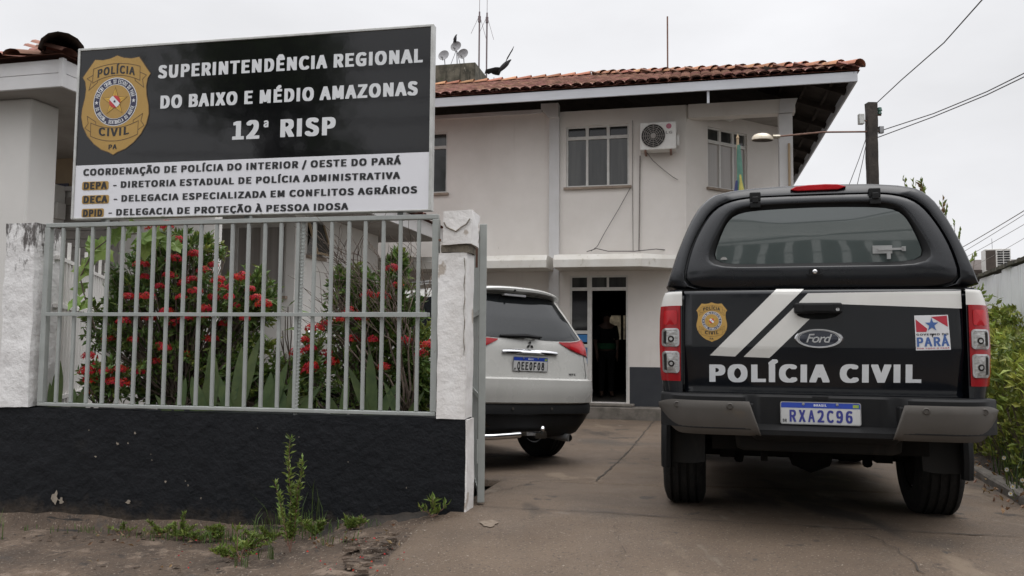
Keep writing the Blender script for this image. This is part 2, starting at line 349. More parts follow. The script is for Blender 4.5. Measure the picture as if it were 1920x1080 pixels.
# ---------------------------------------------------------------- materials
def mat(name, c1, c2=None, rough=0.6, metal=0.0, scale=8.0, bump=0.0, bscale=40.0, spec=0.5, coat=0.0,
        stretch=(1, 1, 1), lo=0.35, hi=0.65, trans=0.0, island=0.0, spots=None, detail=5, rvar=0.0):
    m = bpy.data.materials.new(name); m.use_nodes = True
    t = m.node_tree; p = t.nodes['Principled BSDF']
    p.inputs['Base Color'].default_value = (*c1, 1)
    p.inputs['Roughness'].default_value = rough
    p.inputs['Metallic'].default_value = metal
    p.inputs['Specular IOR Level'].default_value = spec
    p.inputs['Coat Weight'].default_value = coat
    p.inputs['Coat Roughness'].default_value = 0.06
    p.inputs['Transmission Weight'].default_value = trans
    co = t.nodes.new('ShaderNodeTexCoord')
    out = None
    def noise_node(sc, st=(1, 1, 1), det=detail):
        mpn = t.nodes.new('ShaderNodeMapping'); mpn.inputs['Scale'].default_value = st
        t.links.new(co.outputs['Object'], mpn.inputs[0])
        n = t.nodes.new('ShaderNodeTexNoise')
        n.inputs['Scale'].default_value = sc; n.inputs['Detail'].default_value = det
        n.inputs['Roughness'].default_value = 0.6
        t.links.new(mpn.outputs[0], n.inputs['Vector'])
        return n.outputs['Fac']
    def rng(src, a, b, c=0.0, d=1.0):
        r = t.nodes.new('ShaderNodeMapRange')
        r.inputs['From Min'].default_value = a; r.inputs['From Max'].default_value = b
        r.inputs['To Min'].default_value = c; r.inputs['To Max'].default_value = d
        t.links.new(src, r.inputs['Value'])
        return r.outputs[0]
    def mixc(fac, a, b):
        x = t.nodes.new('ShaderNodeMix'); x.data_type = 'RGBA'
        t.links.new(fac, x.inputs[0])
        for i, v in ((6, a), (7, b)):
            if isinstance(v, tuple): x.inputs[i].default_value = (*v, 1)
            else: t.links.new(v, x.inputs[i])
        return x.outputs[2]
    if c2:
        nz = noise_node(scale, stretch)
        out = mixc(rng(nz, lo, hi), c1, c2)
    if spots:
        for (sc, th, w, colr, st) in spots:
            nz2 = noise_node(sc, st, 6)
            out = mixc(rng(nz2, th, th + w), out if out else c1, colr)
    if island:
        ge = t.nodes.new('ShaderNodeNewGeometry')
        h = t.nodes.new('ShaderNodeHueSaturation')
        h.inputs['Color'].default_value = (*c1, 1)
        if out: t.links.new(out, h.inputs['Color'])
        t.links.new(rng(ge.outputs['Random Per Island'], 0, 1, 1 - island, 1 + island), h.inputs['Value'])
        wn_ = t.nodes.new('ShaderNodeTexWhiteNoise'); wn_.noise_dimensions = '1D'
        t.links.new(ge.outputs['Random Per Island'], wn_.inputs['W'])
        t.links.new(rng(wn_.outputs['Value'], 0, 1, 0.5 - island * .06, 0.5 + island * .06), h.inputs['Hue'])
        out = h.outputs[0]
    if out: t.links.new(out, p.inputs['Base Color'])
    if rvar:
        t.links.new(rng(noise_node(scale * 1.7, stretch), 0.3, 0.7, rough - rvar, rough + rvar), p.inputs['Roughness'])
    if bump:
        bn = t.nodes.new('ShaderNodeBump'); bn.inputs['Strength'].default_value = bump
        bn.inputs['Distance'].default_value = 0.02
        t.links.new(noise_node(bscale, stretch if bscale < 0 else (1, 1, 1), 6), bn.inputs['Height'])
        t.links.new(bn.outputs[0], p.inputs['Normal'])
    return m
def leafmat(name, c1, c2, island=0.35, rough=0.45, scale=3.0, spec=0.4):
    m = mat(name, c1, c2, rough=rough, scale=scale, island=island, spec=spec)
    p = m.node_tree.nodes['Principled BSDF']
    p.inputs['Subsurface Weight'].default_value = 0.0
    t = m.node_tree
    tr = t.nodes.new('ShaderNodeBsdfTranslucent'); ms = t.nodes.new('ShaderNodeMixShader')
    ms.inputs[0].default_value = 0.25
    src = p.inputs['Base Color'].links[0].from_socket
    t.links.new(src, tr.inputs['Color'])
    o = t.nodes['Material Output']
    t.links.new(p.outputs[0], ms.inputs[1]); t.links.new(tr.outputs[0], ms.inputs[2])
    t.links.new(ms.outputs[0], o.inputs['Surface'])
    return m

M = {}
M['white_wall'] = mat('white_wall', (.68, .64, .60), (.62, .58, .54), rough=.85, scale=1.3, bump=.06, bscale=60,
                      spots=[(.8, .54, .2, (.70, .66, .625), (1, 1, 1)), (2.0, .62, .2, (.57, .525, .485), (4, 4, .35)), (6, .70, .05, (.40, .36, .32), (2.5, 2.5, .6))])
M['annex_wall'] = mat('annex_wall', (.66, .64, .61), (.60, .58, .55), rough=.85, scale=1.1, bump=.06, bscale=60)
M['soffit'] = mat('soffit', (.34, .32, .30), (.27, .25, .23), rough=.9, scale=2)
M['white_trim'] = mat('white_trim', (.58, .57, .57), (.52, .51, .50), rough=.6, scale=2)
M['canopy_slab'] = mat('canopy_slab', (.62, .60, .56), (.54, .51, .46), rough=.8, scale=2.4, spots=[(4, .6, .12, (.40, .37, .31), (3, 3, 1))])
M['fascia'] = mat('fascia', (.50, .51, .54), (.43, .44, .46), rough=.55, scale=2.0, stretch=(.5, 1, 4))
M['dark_plinth'] = mat('dark_plinth', (.020, .023, .029), (.028, .031, .036), rough=.6, scale=3, bump=.1, bscale=50)
M['black_wall'] = mat('black_wall', (.0052, .0062, .0082), (.0085, .0095, .0118), rough=.7, scale=5, bump=.95, bscale=13, spec=.22,
                      spots=[(30, .74, .02, (.30, .29, .27), (1, 1, 1)), (2.2, .64, .16, (.016, .015, .014), (1, 1, 2.2))])
def base_dirt():
    t = M['black_wall'].node_tree; p = t.nodes['Principled BSDF']; src = p.inputs['Base Color'].links[0].from_socket
    co = t.nodes.new('ShaderNodeTexCoord'); n = t.nodes.new('ShaderNodeTexNoise'); n.inputs['Scale'].default_value = 7; n.inputs['Detail'].default_value = 8; n.inputs['Roughness'].default_value = .7
    t.links.new(co.outputs['Object'], n.inputs['Vector'])
    se = t.nodes.new('ShaderNodeSeparateXYZ'); t.links.new(co.outputs['Object'], se.inputs[0])
    r = t.nodes.new('ShaderNodeMapRange'); r.inputs['From Min'].default_value = .10; r.inputs['From Max'].default_value = -.22; r.inputs['To Min'].default_value = -.35; r.inputs['To Max'].default_value = .28
    t.links.new(se.outputs['Z'], r.inputs['Value'])
    a = t.nodes.new('ShaderNodeMath'); a.operation = 'ADD'; t.links.new(n.outputs['Fac'], a.inputs[0]); t.links.new(r.outputs[0], a.inputs[1])
    r2 = t.nodes.new('ShaderNodeMapRange'); r2.inputs['From Min'].default_value = .42; r2.inputs['From Max'].default_value = .80; t.links.new(a.outputs[0], r2.inputs['Value'])
    x = t.nodes.new('ShaderNodeMix'); x.data_type = 'RGBA'; t.links.new(r2.outputs[0], x.inputs[0]); t.links.new(src, x.inputs[6]); x.inputs[7].default_value = (.055, .042, .031, 1)
    t.links.new(x.outputs[2], p.inputs['Base Color'])
base_dirt()
M['wall_dirt'] = mat('wall_dirt', (.05, .04, .032), (.022, .02, .018), rough=.9, scale=6, bump=.5, bscale=20)
M['old_white'] = mat('old_white', (.74, .725, .71), (.64, .615, .59), rough=.9, scale=5, bump=.5, bscale=16,
                     spots=[(7, .62, .05, (.42, .37, .32), (1, 1, .8)), (2.6, .66, .08, (.30, .26, .22), (4, 4, .6))])
M['mouldy_white'] = mat('mouldy_white', (.74, .73, .72), (.65, .635, .625), rough=.9, scale=5, bump=.6, bscale=18)
M['bare_cement'] = mat('bare_cement', (.20, .17, .13), (.11, .095, .075), rough=.95, scale=20, bump=.5, bscale=50)
M['chip'] = mat('chip', (.30, .26, .21), (.19, .16, .13), rough=.95, scale=30)
M['driveway'] = mat('driveway', (.126, .089, .060), (.076, .053, .036), rough=.78, scale=1.0, bump=.5, bscale=75, rvar=.12, lo=.30, hi=.70,
                    spots=[(.55, .56, .14, (.052, .042, .034), (1, 1, 1)), (85, .60, .06, (.20, .165, .13), (1, 1, 1)), (60, .59, .06, (.045, .034, .026), (1, 1, 1)), (1.6, .60, .05, (.15, .112, .078), (1, .5, 1)), (.9, .58, .07, (.036, .027, .020), (1.2, .3, 1)), (2.4, .62, .03, (.048, .036, .027), (1, 1, 1)),
                           (3.1, .63, .08, (.155, .128, .10), (1, .35, 1)), (9, .68, .05, (.045, .04, .034), (1, 1, 1))])
M['sidewalk'] = mat('sidewalk', (.106, .073, .050), (.052, .036, .025), rough=.9, scale=2.2, bump=1.0, bscale=26, lo=.35, hi=.62,
                    spots=[(4.2, .57, .08, (.165, .122, .09), (1, 1, 1)), (9, .62, .04, (.035, .026, .02), (1, 1, 1)), (60, .60, .05, (.19, .155, .12), (1, 1, 1)), (45, .60, .05, (.03, .024, .02), (1, 1, 1)), (3.4, .63, .06, (.05, .04, .033), (1, 1, 1)),
                           (26, .70, .02, (.22, .19, .16), (1, 1, 1))])
M['soil'] = mat('soil', (.045, .032, .022), (.025, .019, .014), rough=.95, scale=9, bump=.7, bscale=30)
M['ground'] = mat('ground', (.09, .075, .06), (.06, .055, .045), rough=.9, scale=.6)
M['asphalt'] = mat('asphalt', (.05, .05, .05), (.035, .035, .035), rough=.85, scale=2, bump=.3, bscale=120)
M['kerb'] = mat('kerb', (.17, .15, .13), (.10, .09, .075), rough=.9, scale=6, bump=.3, bscale=40)
M['daub'] = mat('daub', (.19, .15, .115), (.14, .108, .08), rough=.95, scale=30)
M['joint'] = mat('joint', (.036, .029, .023), (.06, .048, .038), rough=.95, scale=20)
M['tile'] = None
M['grey_paint'] = mat('grey_paint', (.325, .34, .325), (.28, .295, .28), rough=.42, scale=7, spots=[(14, .70, .03, (.16, .14, .12), (1, 1, .6))])
M['alu'] = mat('alu', (.55, .55, .53), (.42, .42, .40), rough=.4, metal=.5, scale=12, spots=[(10, .66, .04, (.30, .29, .26), (1, 1, 1))])
M['win_frame'] = mat('win_frame', (.60, .59, .56), (.52, .50, .47), rough=.45, scale=8)
M['win_sill'] = mat('win_sill', (.30, .24, .19), (.22, .17, .13), rough=.8, scale=10)
M['glass_dark'] = mat('glass_dark', (.010, .010, .010), (.014, .014, .014), rough=.06, spec=.5, scale=1)
M['glass_grey'] = mat('glass_grey', (.030, .031, .030), (.070, .070, .066), rough=.07, spec=.6, scale=1.1, stretch=(5, 1, .35))
M['glass_curtain'] = mat('glass_curtain', (.36, .335, .31), (.27, .25, .235), rough=.10, spec=.5, scale=1.0, stretch=(9, 1, .2))
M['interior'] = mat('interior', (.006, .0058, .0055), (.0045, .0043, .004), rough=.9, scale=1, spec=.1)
M['int_floor'] = mat('int_floor', (.10, .09, .08), (.08, .072, .065), rough=.5, scale=3)
M['black'] = mat('black', (.006, .006, .0065), (.009, .009, .0095), rough=.5, scale=10, spec=.25)
M['rubber'] = mat('rubber', (.012, .012, .013), (.020, .019, .018), rough=.8, scale=14, bump=.1, bscale=60)
M['red_paint'] = mat('red_paint', (.5, .03, .04), (.42, .025, .03), rough=.4, scale=6)
M['blue_poster'] = mat('blue_poster', (.03, .16, .40), (.035, .18, .43), rough=.4, scale=4)
M['paper'] = mat('paper', (.62, .62, .62), (.56, .56, .57), rough=.5, scale=6)
M['concrete_old'] = mat('concrete_old', (.135, .12, .09), (.055, .05, .036), rough=.95, scale=2.6, bump=.4, bscale=14, lo=.38, hi=.6,
                        spots=[(1.6, .50, .12, (.022, .022, .016), (3.5, 3.5, .35)), (1.0, .55, .12, (.075, .085, .045), (1, 1, 1)), (5, .62, .06, (.24, .22, .18), (2, 2, .5))])
M['pole_concrete'] = mat('pole_concrete', (.055, .045, .038), (.03, .025, .022), rough=.95, scale=7, bump=.5, bscale=25)
M['steel'] = mat('steel', (.30, .30, .31), (.22, .22, .22), rough=.4, metal=.7, scale=8)
M['lamp_metal'] = mat('lamp_metal', (.50, .46, .38), (.36, .31, .24), rough=.28, metal=.75, scale=9)
M['rust'] = mat('rust', (.13, .07, .05), (.20, .11, .08), rough=.8, scale=20)
M['mast'] = mat('mast', (.16, .12, .13), (.12, .09, .09), rough=.6, scale=20)
M['cable'] = mat('cable', (.05, .045, .045), (.08, .07, .065), rough=.7, scale=20)
M['cable_pale'] = mat('cable_pale', (.25, .23, .21), (.18, .16, .15), rough=.7, scale=20)
M['ac_white'] = mat('ac_white', (.66, .65, .62), (.58, .56, .53), rough=.45, scale=4)
M['dish'] = mat('dish', (.26, .255, .26), (.22, .215, .22), rough=.5, scale=6)
M['vulture'] = mat('vulture', (.012, .011, .013), (.022, .02, .022), rough=.8, scale=20)
M['beige'] = mat('beige', (.36, .27, .17), (.31, .23, .15), rough=.85, scale=3)
M['beam_brown'] = mat('beam_brown', (.085, .065, .055), (.055, .043, .037), rough=.9, scale=6, stretch=(1, 1, 1))

def tile_material():
    m = mat('clay_tile', (.27, .145, .11), (.185, .096, .075), rough=.92, spec=.2, scale=5.0, bump=.2, bscale=40, lo=.3, hi=.7,
            spots=[(1.6, .62, .1, (.11, .06, .045), (1, 1, 1)), (6, .64, .06, (.38, .17, .10), (1, 1, 1))], island=.30)
    return m
M['tile'] = tile_material()
M['ridge_tile'] = mat('ridge_tile', (.44, .22, .13), (.32, .145, .09), rough=.9, spec=.2, scale=4, bump=.2, bscale=40, island=.25,
                      spots=[(3, .6, .1, (.10, .07, .055), (1, 1, 1))])
M['tile_dark'] = mat('tile_dark', (.24, .10, .068), (.16, .065, .045), rough=.95, spec=.1, scale=7)
# ================================================================ ground
def sm(a, b, x):
    t = max(0.0, min(1.0, (x - a) / (b - a)))
    return t * t * (3 - 2 * t)
C11, S11 = cos(radians(11)), sin(radians(11))
def fuv(X, Y):
    dx, dy = X + .52, Y - 5.2
    return dx * C11 - dy * S11, dx * S11 + dy * C11
def fxy(u, v):
    return -.52 + u * C11 + v * S11, 5.2 - u * S11 + v * C11
def inside_z(Y):
    Y = min(max(Y, 4.0), 15.5)
    return -.045 * (Y - 5.4) if Y < 8.2 else -.126 - .0235 * (Y - 8.2)
def gz(X, Y):
    u, v = fuv(X, Y)
    zi = inside_z(Y)
    if v >= 0: return zi
    k = sm(-1.45, .35, u)
    base = -.215 + (zi + .215) * k
    return max(base + (.02 + .075 * k) * v, -.40)
def nz(x, y, s=1.0, a=1.0):
    return noise.noise(Vector((x * s, y * s, 3.3))) * a

g = MB(); g.box(-160, 160, -160, 260, -.9, -.46)
tag(g.build('ground', M['ground']), kind='structure')
g = MB()
def fr(u, v):
    X, Y = fxy(-60 + 120 * u, -13 + 9.3 * v); return (X, Y, -.42)
g.grid(fr, 8, 4)
tag(g.build('street', M['asphalt']), kind='structure')

def dbound(v):
    if v < -.25: return -.05 + .03 * sin(v * 9) + (.16 if v < -1.2 else .16 * sm(-.5, -1.2, v))
    if v < 0: return .24 + (v / .25) * .29
    if v < 1.7: return .06
    return -9.0
rows = [-3.75 + i * .075 for i in range(50)] + [i * .1 + .001 for i in range(18)] + [1.72 + i * .3 for i in range(32)]
vs = []; fs = []; n = 90
for v in rows:
    b = dbound(v)
    for i in range(n + 1):
        u = b + (7.5 - b) * (i / n)
        X, Y = fxy(u, v)
        z = gz(X, Y) + nz(X, Y, .9, .008) + nz(X, Y, 4, .003)
        if i == 0 and v < 1.7: z -= .05
        vs.append((X, Y, z))
fs = [(j * (n + 1) + i, j * (n + 1) + i + 1, (j + 1) * (n + 1) + i + 1, (j + 1) * (n + 1) + i) for j in range(len(rows) - 1) for i in range(n)]
g = MB(); g.add(vs, fs)
drive = tag(g.build('driveway', M['driveway'], smooth=True, angle=0), kind='structure')
# worn joints and cracks in the concrete, thin ribbons lying on the driveway
def crack(pts, w=.012, jit=.02, name='joint_line', zoff=.006):
    P = []
    for a, b in zip(pts, pts[1:]):
        L = (Vector(b) - Vector(a)).length; k = max(2, int(L / .06))
        for i in range(k): P.append(Vector(a).lerp(Vector(b), i / k))
    P.append(Vector(pts[-1]))
    P = [p + Vector((random.uniform(-jit, jit), random.uniform(-jit, jit))) for p in P]
    vs = []; fs = []
    for i, p in enumerate(P):
        d = (P[min(i + 1, len(P) - 1)] - P[max(i - 1, 0)]).normalized(); q = Vector((-d.y, d.x))
        ww = w * random.uniform(.35, 1.25) / 2
        for s in (-1, 1):
            c = p + q * ww * s
            vs.append((c.x, c.y, gz(c.x, c.y) + nz(c.x, c.y, .9, .008) + nz(c.x, c.y, 4, .003) + zoff))
    fs = [(2 * i, 2 * i + 1, 2 * i + 3, 2 * i + 2) for i in range(len(P) - 1)]
    m = MB(); m.add(vs, fs)
    return tag(m.build(name, M['joint'], parent=drive), kind='structure')
def gp(px, py):
    p = at(px, py, 5.0)
    for _ in range(12):
        d = ray(px, py); t = (gz(p.x, p.y) - CAM_H) / d.z; p = CAM_P + d * t
    return (p.x, p.y)
crack([gp(1236, 778), gp(1180, 845), gp(1118, 902)], .020, .012)
crack([gp(903, 951), gp(1136, 962), gp(1357, 979), gp(1600, 992), gp(1915, 1008)], .011, .010)
crack([gp(905, 930), gp(1010, 902), gp(1240, 896)], .008, .02)
crack([gp(1620, 1000), gp(1690, 1035), gp(1730, 1078)], .008, .02)
crack([gp(1150, 985), gp(1170, 1020), gp(1160, 1060)], .003, .03)
crack([gp(1230, 840), gp(1120, 850), gp(1040, 838)], .005, .03)
# pale cement daub left on the concrete by the gate
m = MB(); c = gp(917, 983)
m.add([(c[0] + .05 * cos(a) * (1 + .25 * sin(3 * a) + .12 * sin(7 * a)), c[1] + .07 * sin(a) * (1 + .2 * cos(5 * a)), gz(c[0], c[1] + .10 * sin(a)) + nz(c[0], c[1], .9, .008) + .0065) for a in [i * .4 for i in range(16)]], [tuple(range(16))])
tag(m.build('cement_daub', M['daub'], parent=drive), kind='structure')

srows = [-3.8 + i * .08 for i in range(49)]
vs = []; n = 110
for v in srows:
    b = dbound(min(v, -.001)) + .10
    for i in range(n + 1):
        u = -7.0 + (b + 7.0) * (i / n) ** .6
        X, Y = fxy(u, v)
        k = sm(-1.6, -.3, u)
        z = gz(X, Y) - .022 + nz(X, Y, 1.3, .018) + nz(X, Y, 5, .010 + .03 * k) + nz(X + 7, Y * 2.3, 11, .006 + .018 * k)
        z -= .03 * sm(b - .12, b, u) + .008 * sm(-.16, 0.02, v) * sm(-.2, -1, u)
        vs.append((X, Y, z))
fs = [(j * (n + 1) + i, j * (n + 1) + i + 1, (j + 1) * (n + 1) + i + 1, (j + 1) * (n + 1) + i) for j in range(len(srows) - 1) for i in range(n)]
g = MB(); g.add(vs, fs)
walk = tag(g.build('sidewalk', M['sidewalk'], smooth=True, angle=0), kind='structure')
# groove between two sidewalk slabs
m = MB()
pts = [gp(20, 1072), gp(90, 1040), gp(170, 1018)]
P = [Vector(pts[0]).lerp(Vector(pts[1]), t / 8) for t in range(8)] + [Vector(pts[1]).lerp(Vector(pts[2]), t / 8) for t in range(9)]
vs = []
for p in P:
    for s in (-1, 1):
        vs.append((p.x, p.y + s * .012 * random.uniform(.4, 1.3), gz(p.x, p.y) + .004 + nz(p.x, p.y, 1.3, .018)))
m.add(vs, [(2 * i, 2 * i + 1, 2 * i + 3, 2 * i + 2) for i in range(len(P) - 1)])
tag(m.build('joint_line', M['joint'], parent=walk), kind='structure')
g = MB()
def soil(u, v):
    X, Y = fxy(-3.3 + 3.33 * u, .14 + 1.5 * v); return (X, Y, .45 + nz(X, Y, 3, .05) - .1 * sm(.85, 1, v))
g.grid(soil, 40, 20)
g.box(*(-.01, .01), *(0, .01), .4, .41)
tag(g.build('garden_soil', M['soil'], smooth=True, angle=0), kind='structure')
# kerb and bed on the right of the driveway
K = Frame((3.40, 5.26, 0), 21)
g = MB()
def kb(u, v):
    y = -1.2 + 12 * u
    w = K.w((0, y, 0)); z0 = inside_z(w.y)
    prof = [(-.01, -.15), (0, .055), (.015, .07), (.10, .07), (.115, .055), (.12, -.15)]
    i = min(int(v * 5 + .001), 5); p = prof[i]
    q = K.w((p[0] + nz(y, i, 2, .008), y, 0)); return (q.x, q.y, z0 + p[1] + nz(y, i + 9, 3, .008))
g.grid(kb, 70, 5)
tag(g.build('kerb', M['kerb'], smooth=True, angle=30), kind='structure')
g = MB()
def bed(u, v):
    q = K.w((.10 + 1.6 * v, -1.2 + 12 * u, 0)); return (q.x, q.y, inside_z(q.y) + .03 + nz(q.x, q.y, 3, .03))
g.grid(bed, 50, 10)
tag(g.build('planting_bed', M['soil'], smooth=True, angle=0), kind='structure')

# ================================================================ main building
def cells(mb, x0, x1, z0, z1, y0, y1, holes, fn=None, mi=0):
    xs = sorted({x0, x1, *[h[0] for h in holes], *[h[1] for h in holes]}); zs = sorted({z0, z1, *[h[2] for h in holes], *[h[3] for h in holes]})
    for i in range(len(xs) - 1):
        k = 0
        while k < len(zs) - 1:
            cx = (xs[i] + xs[i + 1]) / 2
            inh = lambda j: any(h[0] < cx < h[1] and h[2] < (zs[j] + zs[j + 1]) / 2 < h[3] for h in holes)
            if inh(k): k += 1; continue
            e = k
            while e < len(zs) - 1 and not inh(e): e += 1
            b = MB(); b.box(xs[i], xs[i + 1], y0, y1, zs[k], zs[e])
            mb.add([fn(*p) for p in b.v] if fn else b.v, b.f, mi); k = e
def bldmap(fn):
    return fn
bld = thing('station_building', 'two-storey pale police building with red tiled hip roof and open doorway', 'building', BL.o, BL.rz)
UW = (-1.15, .03, 3.985, 5.15)
LW = (-4.7, -3.49, 3.97, 5.18)
DR = (-1.075, 0.0, 0.0, 2.33)
w = MB()
cells(w, -9.0, -1.46, -.5, 5.47, 0, .2, [LW])
cells(w, -1.46, 1.05, -.5, 5.44, 0, .2, [UW, DR])
R2 = sqrt(.5)
def cant(s, d, z): return (1.05 + s * R2 - d * R2, s * R2 + d * R2, z)
CW = (.56, 1.62, 3.98, 5.13)
cells(w, 0.0, 2.6, -.5, 5.44, 0, .2, [CW], cant)
w.box(2.69, 2.89, 1.86, 9.0, -.5, 5.6)                      # right flank
w.box(-9.0, 2.69, 8.8, 9.0, 2.9, 5.72)                       # rear, upper floor
w.box(1.10, 2.95, -.02, .22, 5.19, 5.439)                     # lintel over the corner balcony
w.build('wall', M['white_wall'], bld)
w = MB()
w.prism([(-1.46, 5.30), (-1.46, -.5), (-1.27, -.5), (-1.27, 5.30)], -.07, -.003)
w.prism([(-1.60, 5.50), (-1.60, 5.47), (-1.46, 5.30), (-1.27, 5.30), (-1.27, 5.56), (-1.60, 5.56)], -.20, -.003)
w.build('column', M['white_trim'], bld)
w = MB()
w.prism([(2.67, 5.17), (2.67, -.5), (2.90, -.5), (2.90, 5.17)], -.03, .20)
w.prism([(2.70, 5.43), (2.67, 5.18), (2.90, 5.18), (2.99, 5.43)], -.06, .21)
w.build('column', M['white_trim'], bld)
w = MB(); w.box(-9.0, -1.62, -.05, -.003, 5.43, 5.50)
w.build('wall_trim', M['white_trim'], bld)
w = MB()
w.add([(1.07, .22, 5.40), (2.9, .22, 5.40), (2.9, 1.8, 5.40)], [(0, 1, 2)]); w.add([(1.07, .22, 5.43), (2.9, .22, 5.43), (2.9, 1.8, 5.43)], [(0, 1, 2)])
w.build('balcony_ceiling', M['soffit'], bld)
# dark dado and step
w = MB()
w.box(.03, 1.05, -.012, -.003, -.05, .655); w.box(-9.0, -1.47, -.012, -.003, -.05, .655)
b = MB(); b.box(.0, 2.6, -.012, -.003, -.05, .655); w.add([cant(*p) for p in b.v], b.f)
w.build('plinth', M['dark_plinth'], bld)
w = MB(); w.box(-9, 1.6, -.38, -.002, -.5, -.055); w.box(-1.3, .12, -.30, -.003, -.05, -.004)
w.build('step', M['kerb'], bld, bevel=.015)
# canopies over the ground floor
def slab(name, poly, z0=2.41, z1=2.65):
    m = MB(); n = len(poly)
    ins = [(x, y + (.10 if y < -.1 else 0)) for x, y in poly]
    m.loops([[(x, y, z0) for x, y in poly], [(x, y, z0 + .14) for x, y in poly], [(x, y, z1) for x, y in ins]], 0, True, True)
    return m.build(name, M['canopy_slab'], bld, bevel=.008)
slab('canopy_slab', [(-9, -.003), (-9, -.8), (-1.37, -.8), (-1.37, -.003)])
slab('canopy_slab', [(-1.25, -.003), (-1.25, -.8), (.30, -.8), (2.2, .75), (2.2, 1.12), (1.10, .03), (1.05, -.003)])

def window(par, x0, x1, z0, z1, cols, zt, glass, top=None, fn=None, y=.06, sill=True, fr=.035, fm='win_frame'):
    """aluminium window of cols tall panes and a row of top lights above zt"""
    fn = fn or (lambda a, b, c: (a, b, c))
    m = MB()
    def bx(a0, a1, b0, b1, c0, c1):
        b = MB(); b.box(a0, a1, b0, b1, c0, c1); m.add([fn(*p) for p in b.v], b.f)
    bx(x0, x0 + fr, y - .03, y + .03, z0, z1); bx(x1 - fr, x1, y - .03, y + .03, z0, z1)
    bx(x0 + fr, x1 - fr, y - .03, y + .03, z0, z0 + fr); bx(x0 + fr, x1 - fr, y - .03, y + .03, z1 - fr, z1)
    if zt: bx(x0 + fr, x1 - fr, y - .035, y + .03, zt - .03, zt + .03)
    cw = (x1 - x0) / cols
    for i in range(1, cols):
        c = x0 + cw * i
        bx(c - .022, c + .022, y - .028, y + .028, z0 + fr, (zt or z1 + fr) - .03 if zt else z1 - fr)
        if zt: bx(c - .03, c + .03, y - .028, y + .028, zt + .03, z1 - fr)
    win = m.build('window', M[fm], par)
    for i in range(cols):
        a0, a1 = x0 + cw * i + .022, x0 + cw * (i + 1) - .022
        p = MB(); b = MB(); b.box(a0, a1, y - .004, y + .004, z0 + fr, (zt - .03) if zt else z1 - fr); p.add([fn(*q) for q in b.v], b.f)
        p.build('pane', M[glass], win)
        if zt and top:
            p = MB(); b = MB(); b.box(a0 + .02, a1 - .02, y - .004, y + .004, zt + .03, z1 - fr); p.add([fn(*q) for q in b.v], b.f)
            p.build('top_light', M[top], win)
    if sill:
        p = MB(); b = MB(); b.box(x0 - .04, x1 + .04, -.06, y + .03, z0 - .045, z0 - .001); p.add([fn(*q) for q in b.v], b.f)
        p.build('sill', M['win_sill'], win)
    return win
window(bld, *UW, 3, 4.92, 'glass_grey', 'glass_dark')
window(bld, *LW, 3, 4.88, 'glass_dark', 'glass_grey')
window(bld, *CW, 3, 4.86, 'glass_curtain', 'glass_grey', cant)
# doorway: side light, top lights, open door leaf inside
m = MB()
for a in ((-1.075, -1.035), (-.745, -.665), (-.035, 0)): m.box(a[0], a[1], .02, .09, 0, 2.33)
m.box(-1.035, -.745, .02, .09, 2.05, 2.11); m.box(-.665, -.035, .02, .09, 2.05, 2.11); m.box(-1.035, -.745, .02, .09, 2.295, 2.33); m.box(-.665, -.035, .02, .09, 2.295, 2.33)
for x in (-.735, -.37): m.box(x - .02, x + .02, .025, .085, 2.11, 2.295)
for z in (1.03, .42, 1.28): m.box(-1.035, -.745, .025, .085, z - .03, z + .03)
door = m.build('door_frame', M['win_frame'], bld)
for a, b in ((-1.035, -.755), (-.715, -.39), (-.35, -.035)):
    p = MB(); p.box(a, b, .05, .058, 2.11, 2.295); p.build('top_light', M['glass_grey'], door)
for a, b in ((1.31, 2.05), (.45, 1.0), (.0, .39)):
    p = MB(); p.box(-1.035, -.745, .05, .058, a, b); p.build('side_light', M['glass_dark'], door)
p = MB(); p.box(-1.10, .03, -.06, .10, -.035, -.001); p.build('threshold', M['canopy_slab'], door)
p = MB(); p.box(-.045, -.01, .12, .86, .01, 2.04); p.box(-.085, -.046, .75, .80, 1.0, 1.03)
p.build('door_leaf', M['black'], bld)
# room behind the doorway
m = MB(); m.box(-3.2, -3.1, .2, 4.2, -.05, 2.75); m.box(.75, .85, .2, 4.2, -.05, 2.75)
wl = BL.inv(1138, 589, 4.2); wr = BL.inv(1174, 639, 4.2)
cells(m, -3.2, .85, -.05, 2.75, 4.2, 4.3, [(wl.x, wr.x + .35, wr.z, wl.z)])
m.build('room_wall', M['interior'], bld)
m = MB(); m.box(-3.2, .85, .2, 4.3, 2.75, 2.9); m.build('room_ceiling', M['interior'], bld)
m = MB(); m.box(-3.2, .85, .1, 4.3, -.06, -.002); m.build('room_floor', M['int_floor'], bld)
def translucent(name, c):
    mm = mat(name, c, tuple(v * .55 for v in c), rough=.9, scale=9)
    t = mm.node_tree; tr = t.nodes.new('ShaderNodeBsdfTranslucent')
    src = t.nodes['Principled BSDF'].inputs['Base Color'].links[0].from_socket
    t.links.new(src, tr.inputs['Color']); t.links.new(tr.outputs[0], t.nodes['Material Output'].inputs['Surface'])
    return mm
M['frosted'] = translucent('frosted', (.95, .88, .74))
bw = MB(); z0, z1, x0, x1 = wr.z, wl.z, wl.x, wr.x + .35
for x in (x0, (x0 + x1) / 2 - .05, (x0 + x1) / 2 + .06, x1): bw.box(x - .025, x + .025, 4.22, 4.28, z0, z1)
bw.box(x0, x1, 4.222, 4.278, z0, z0 + .03); bw.box(x0, x1, 4.222, 4.278, z1 - .03, z1)
bw = bw.build('rear_window', M['black'], bld)
p = MB(); p.box(x0, x1, 4.245, 4.25, z0, z1); p.build('pane', M['frosted'], bw)
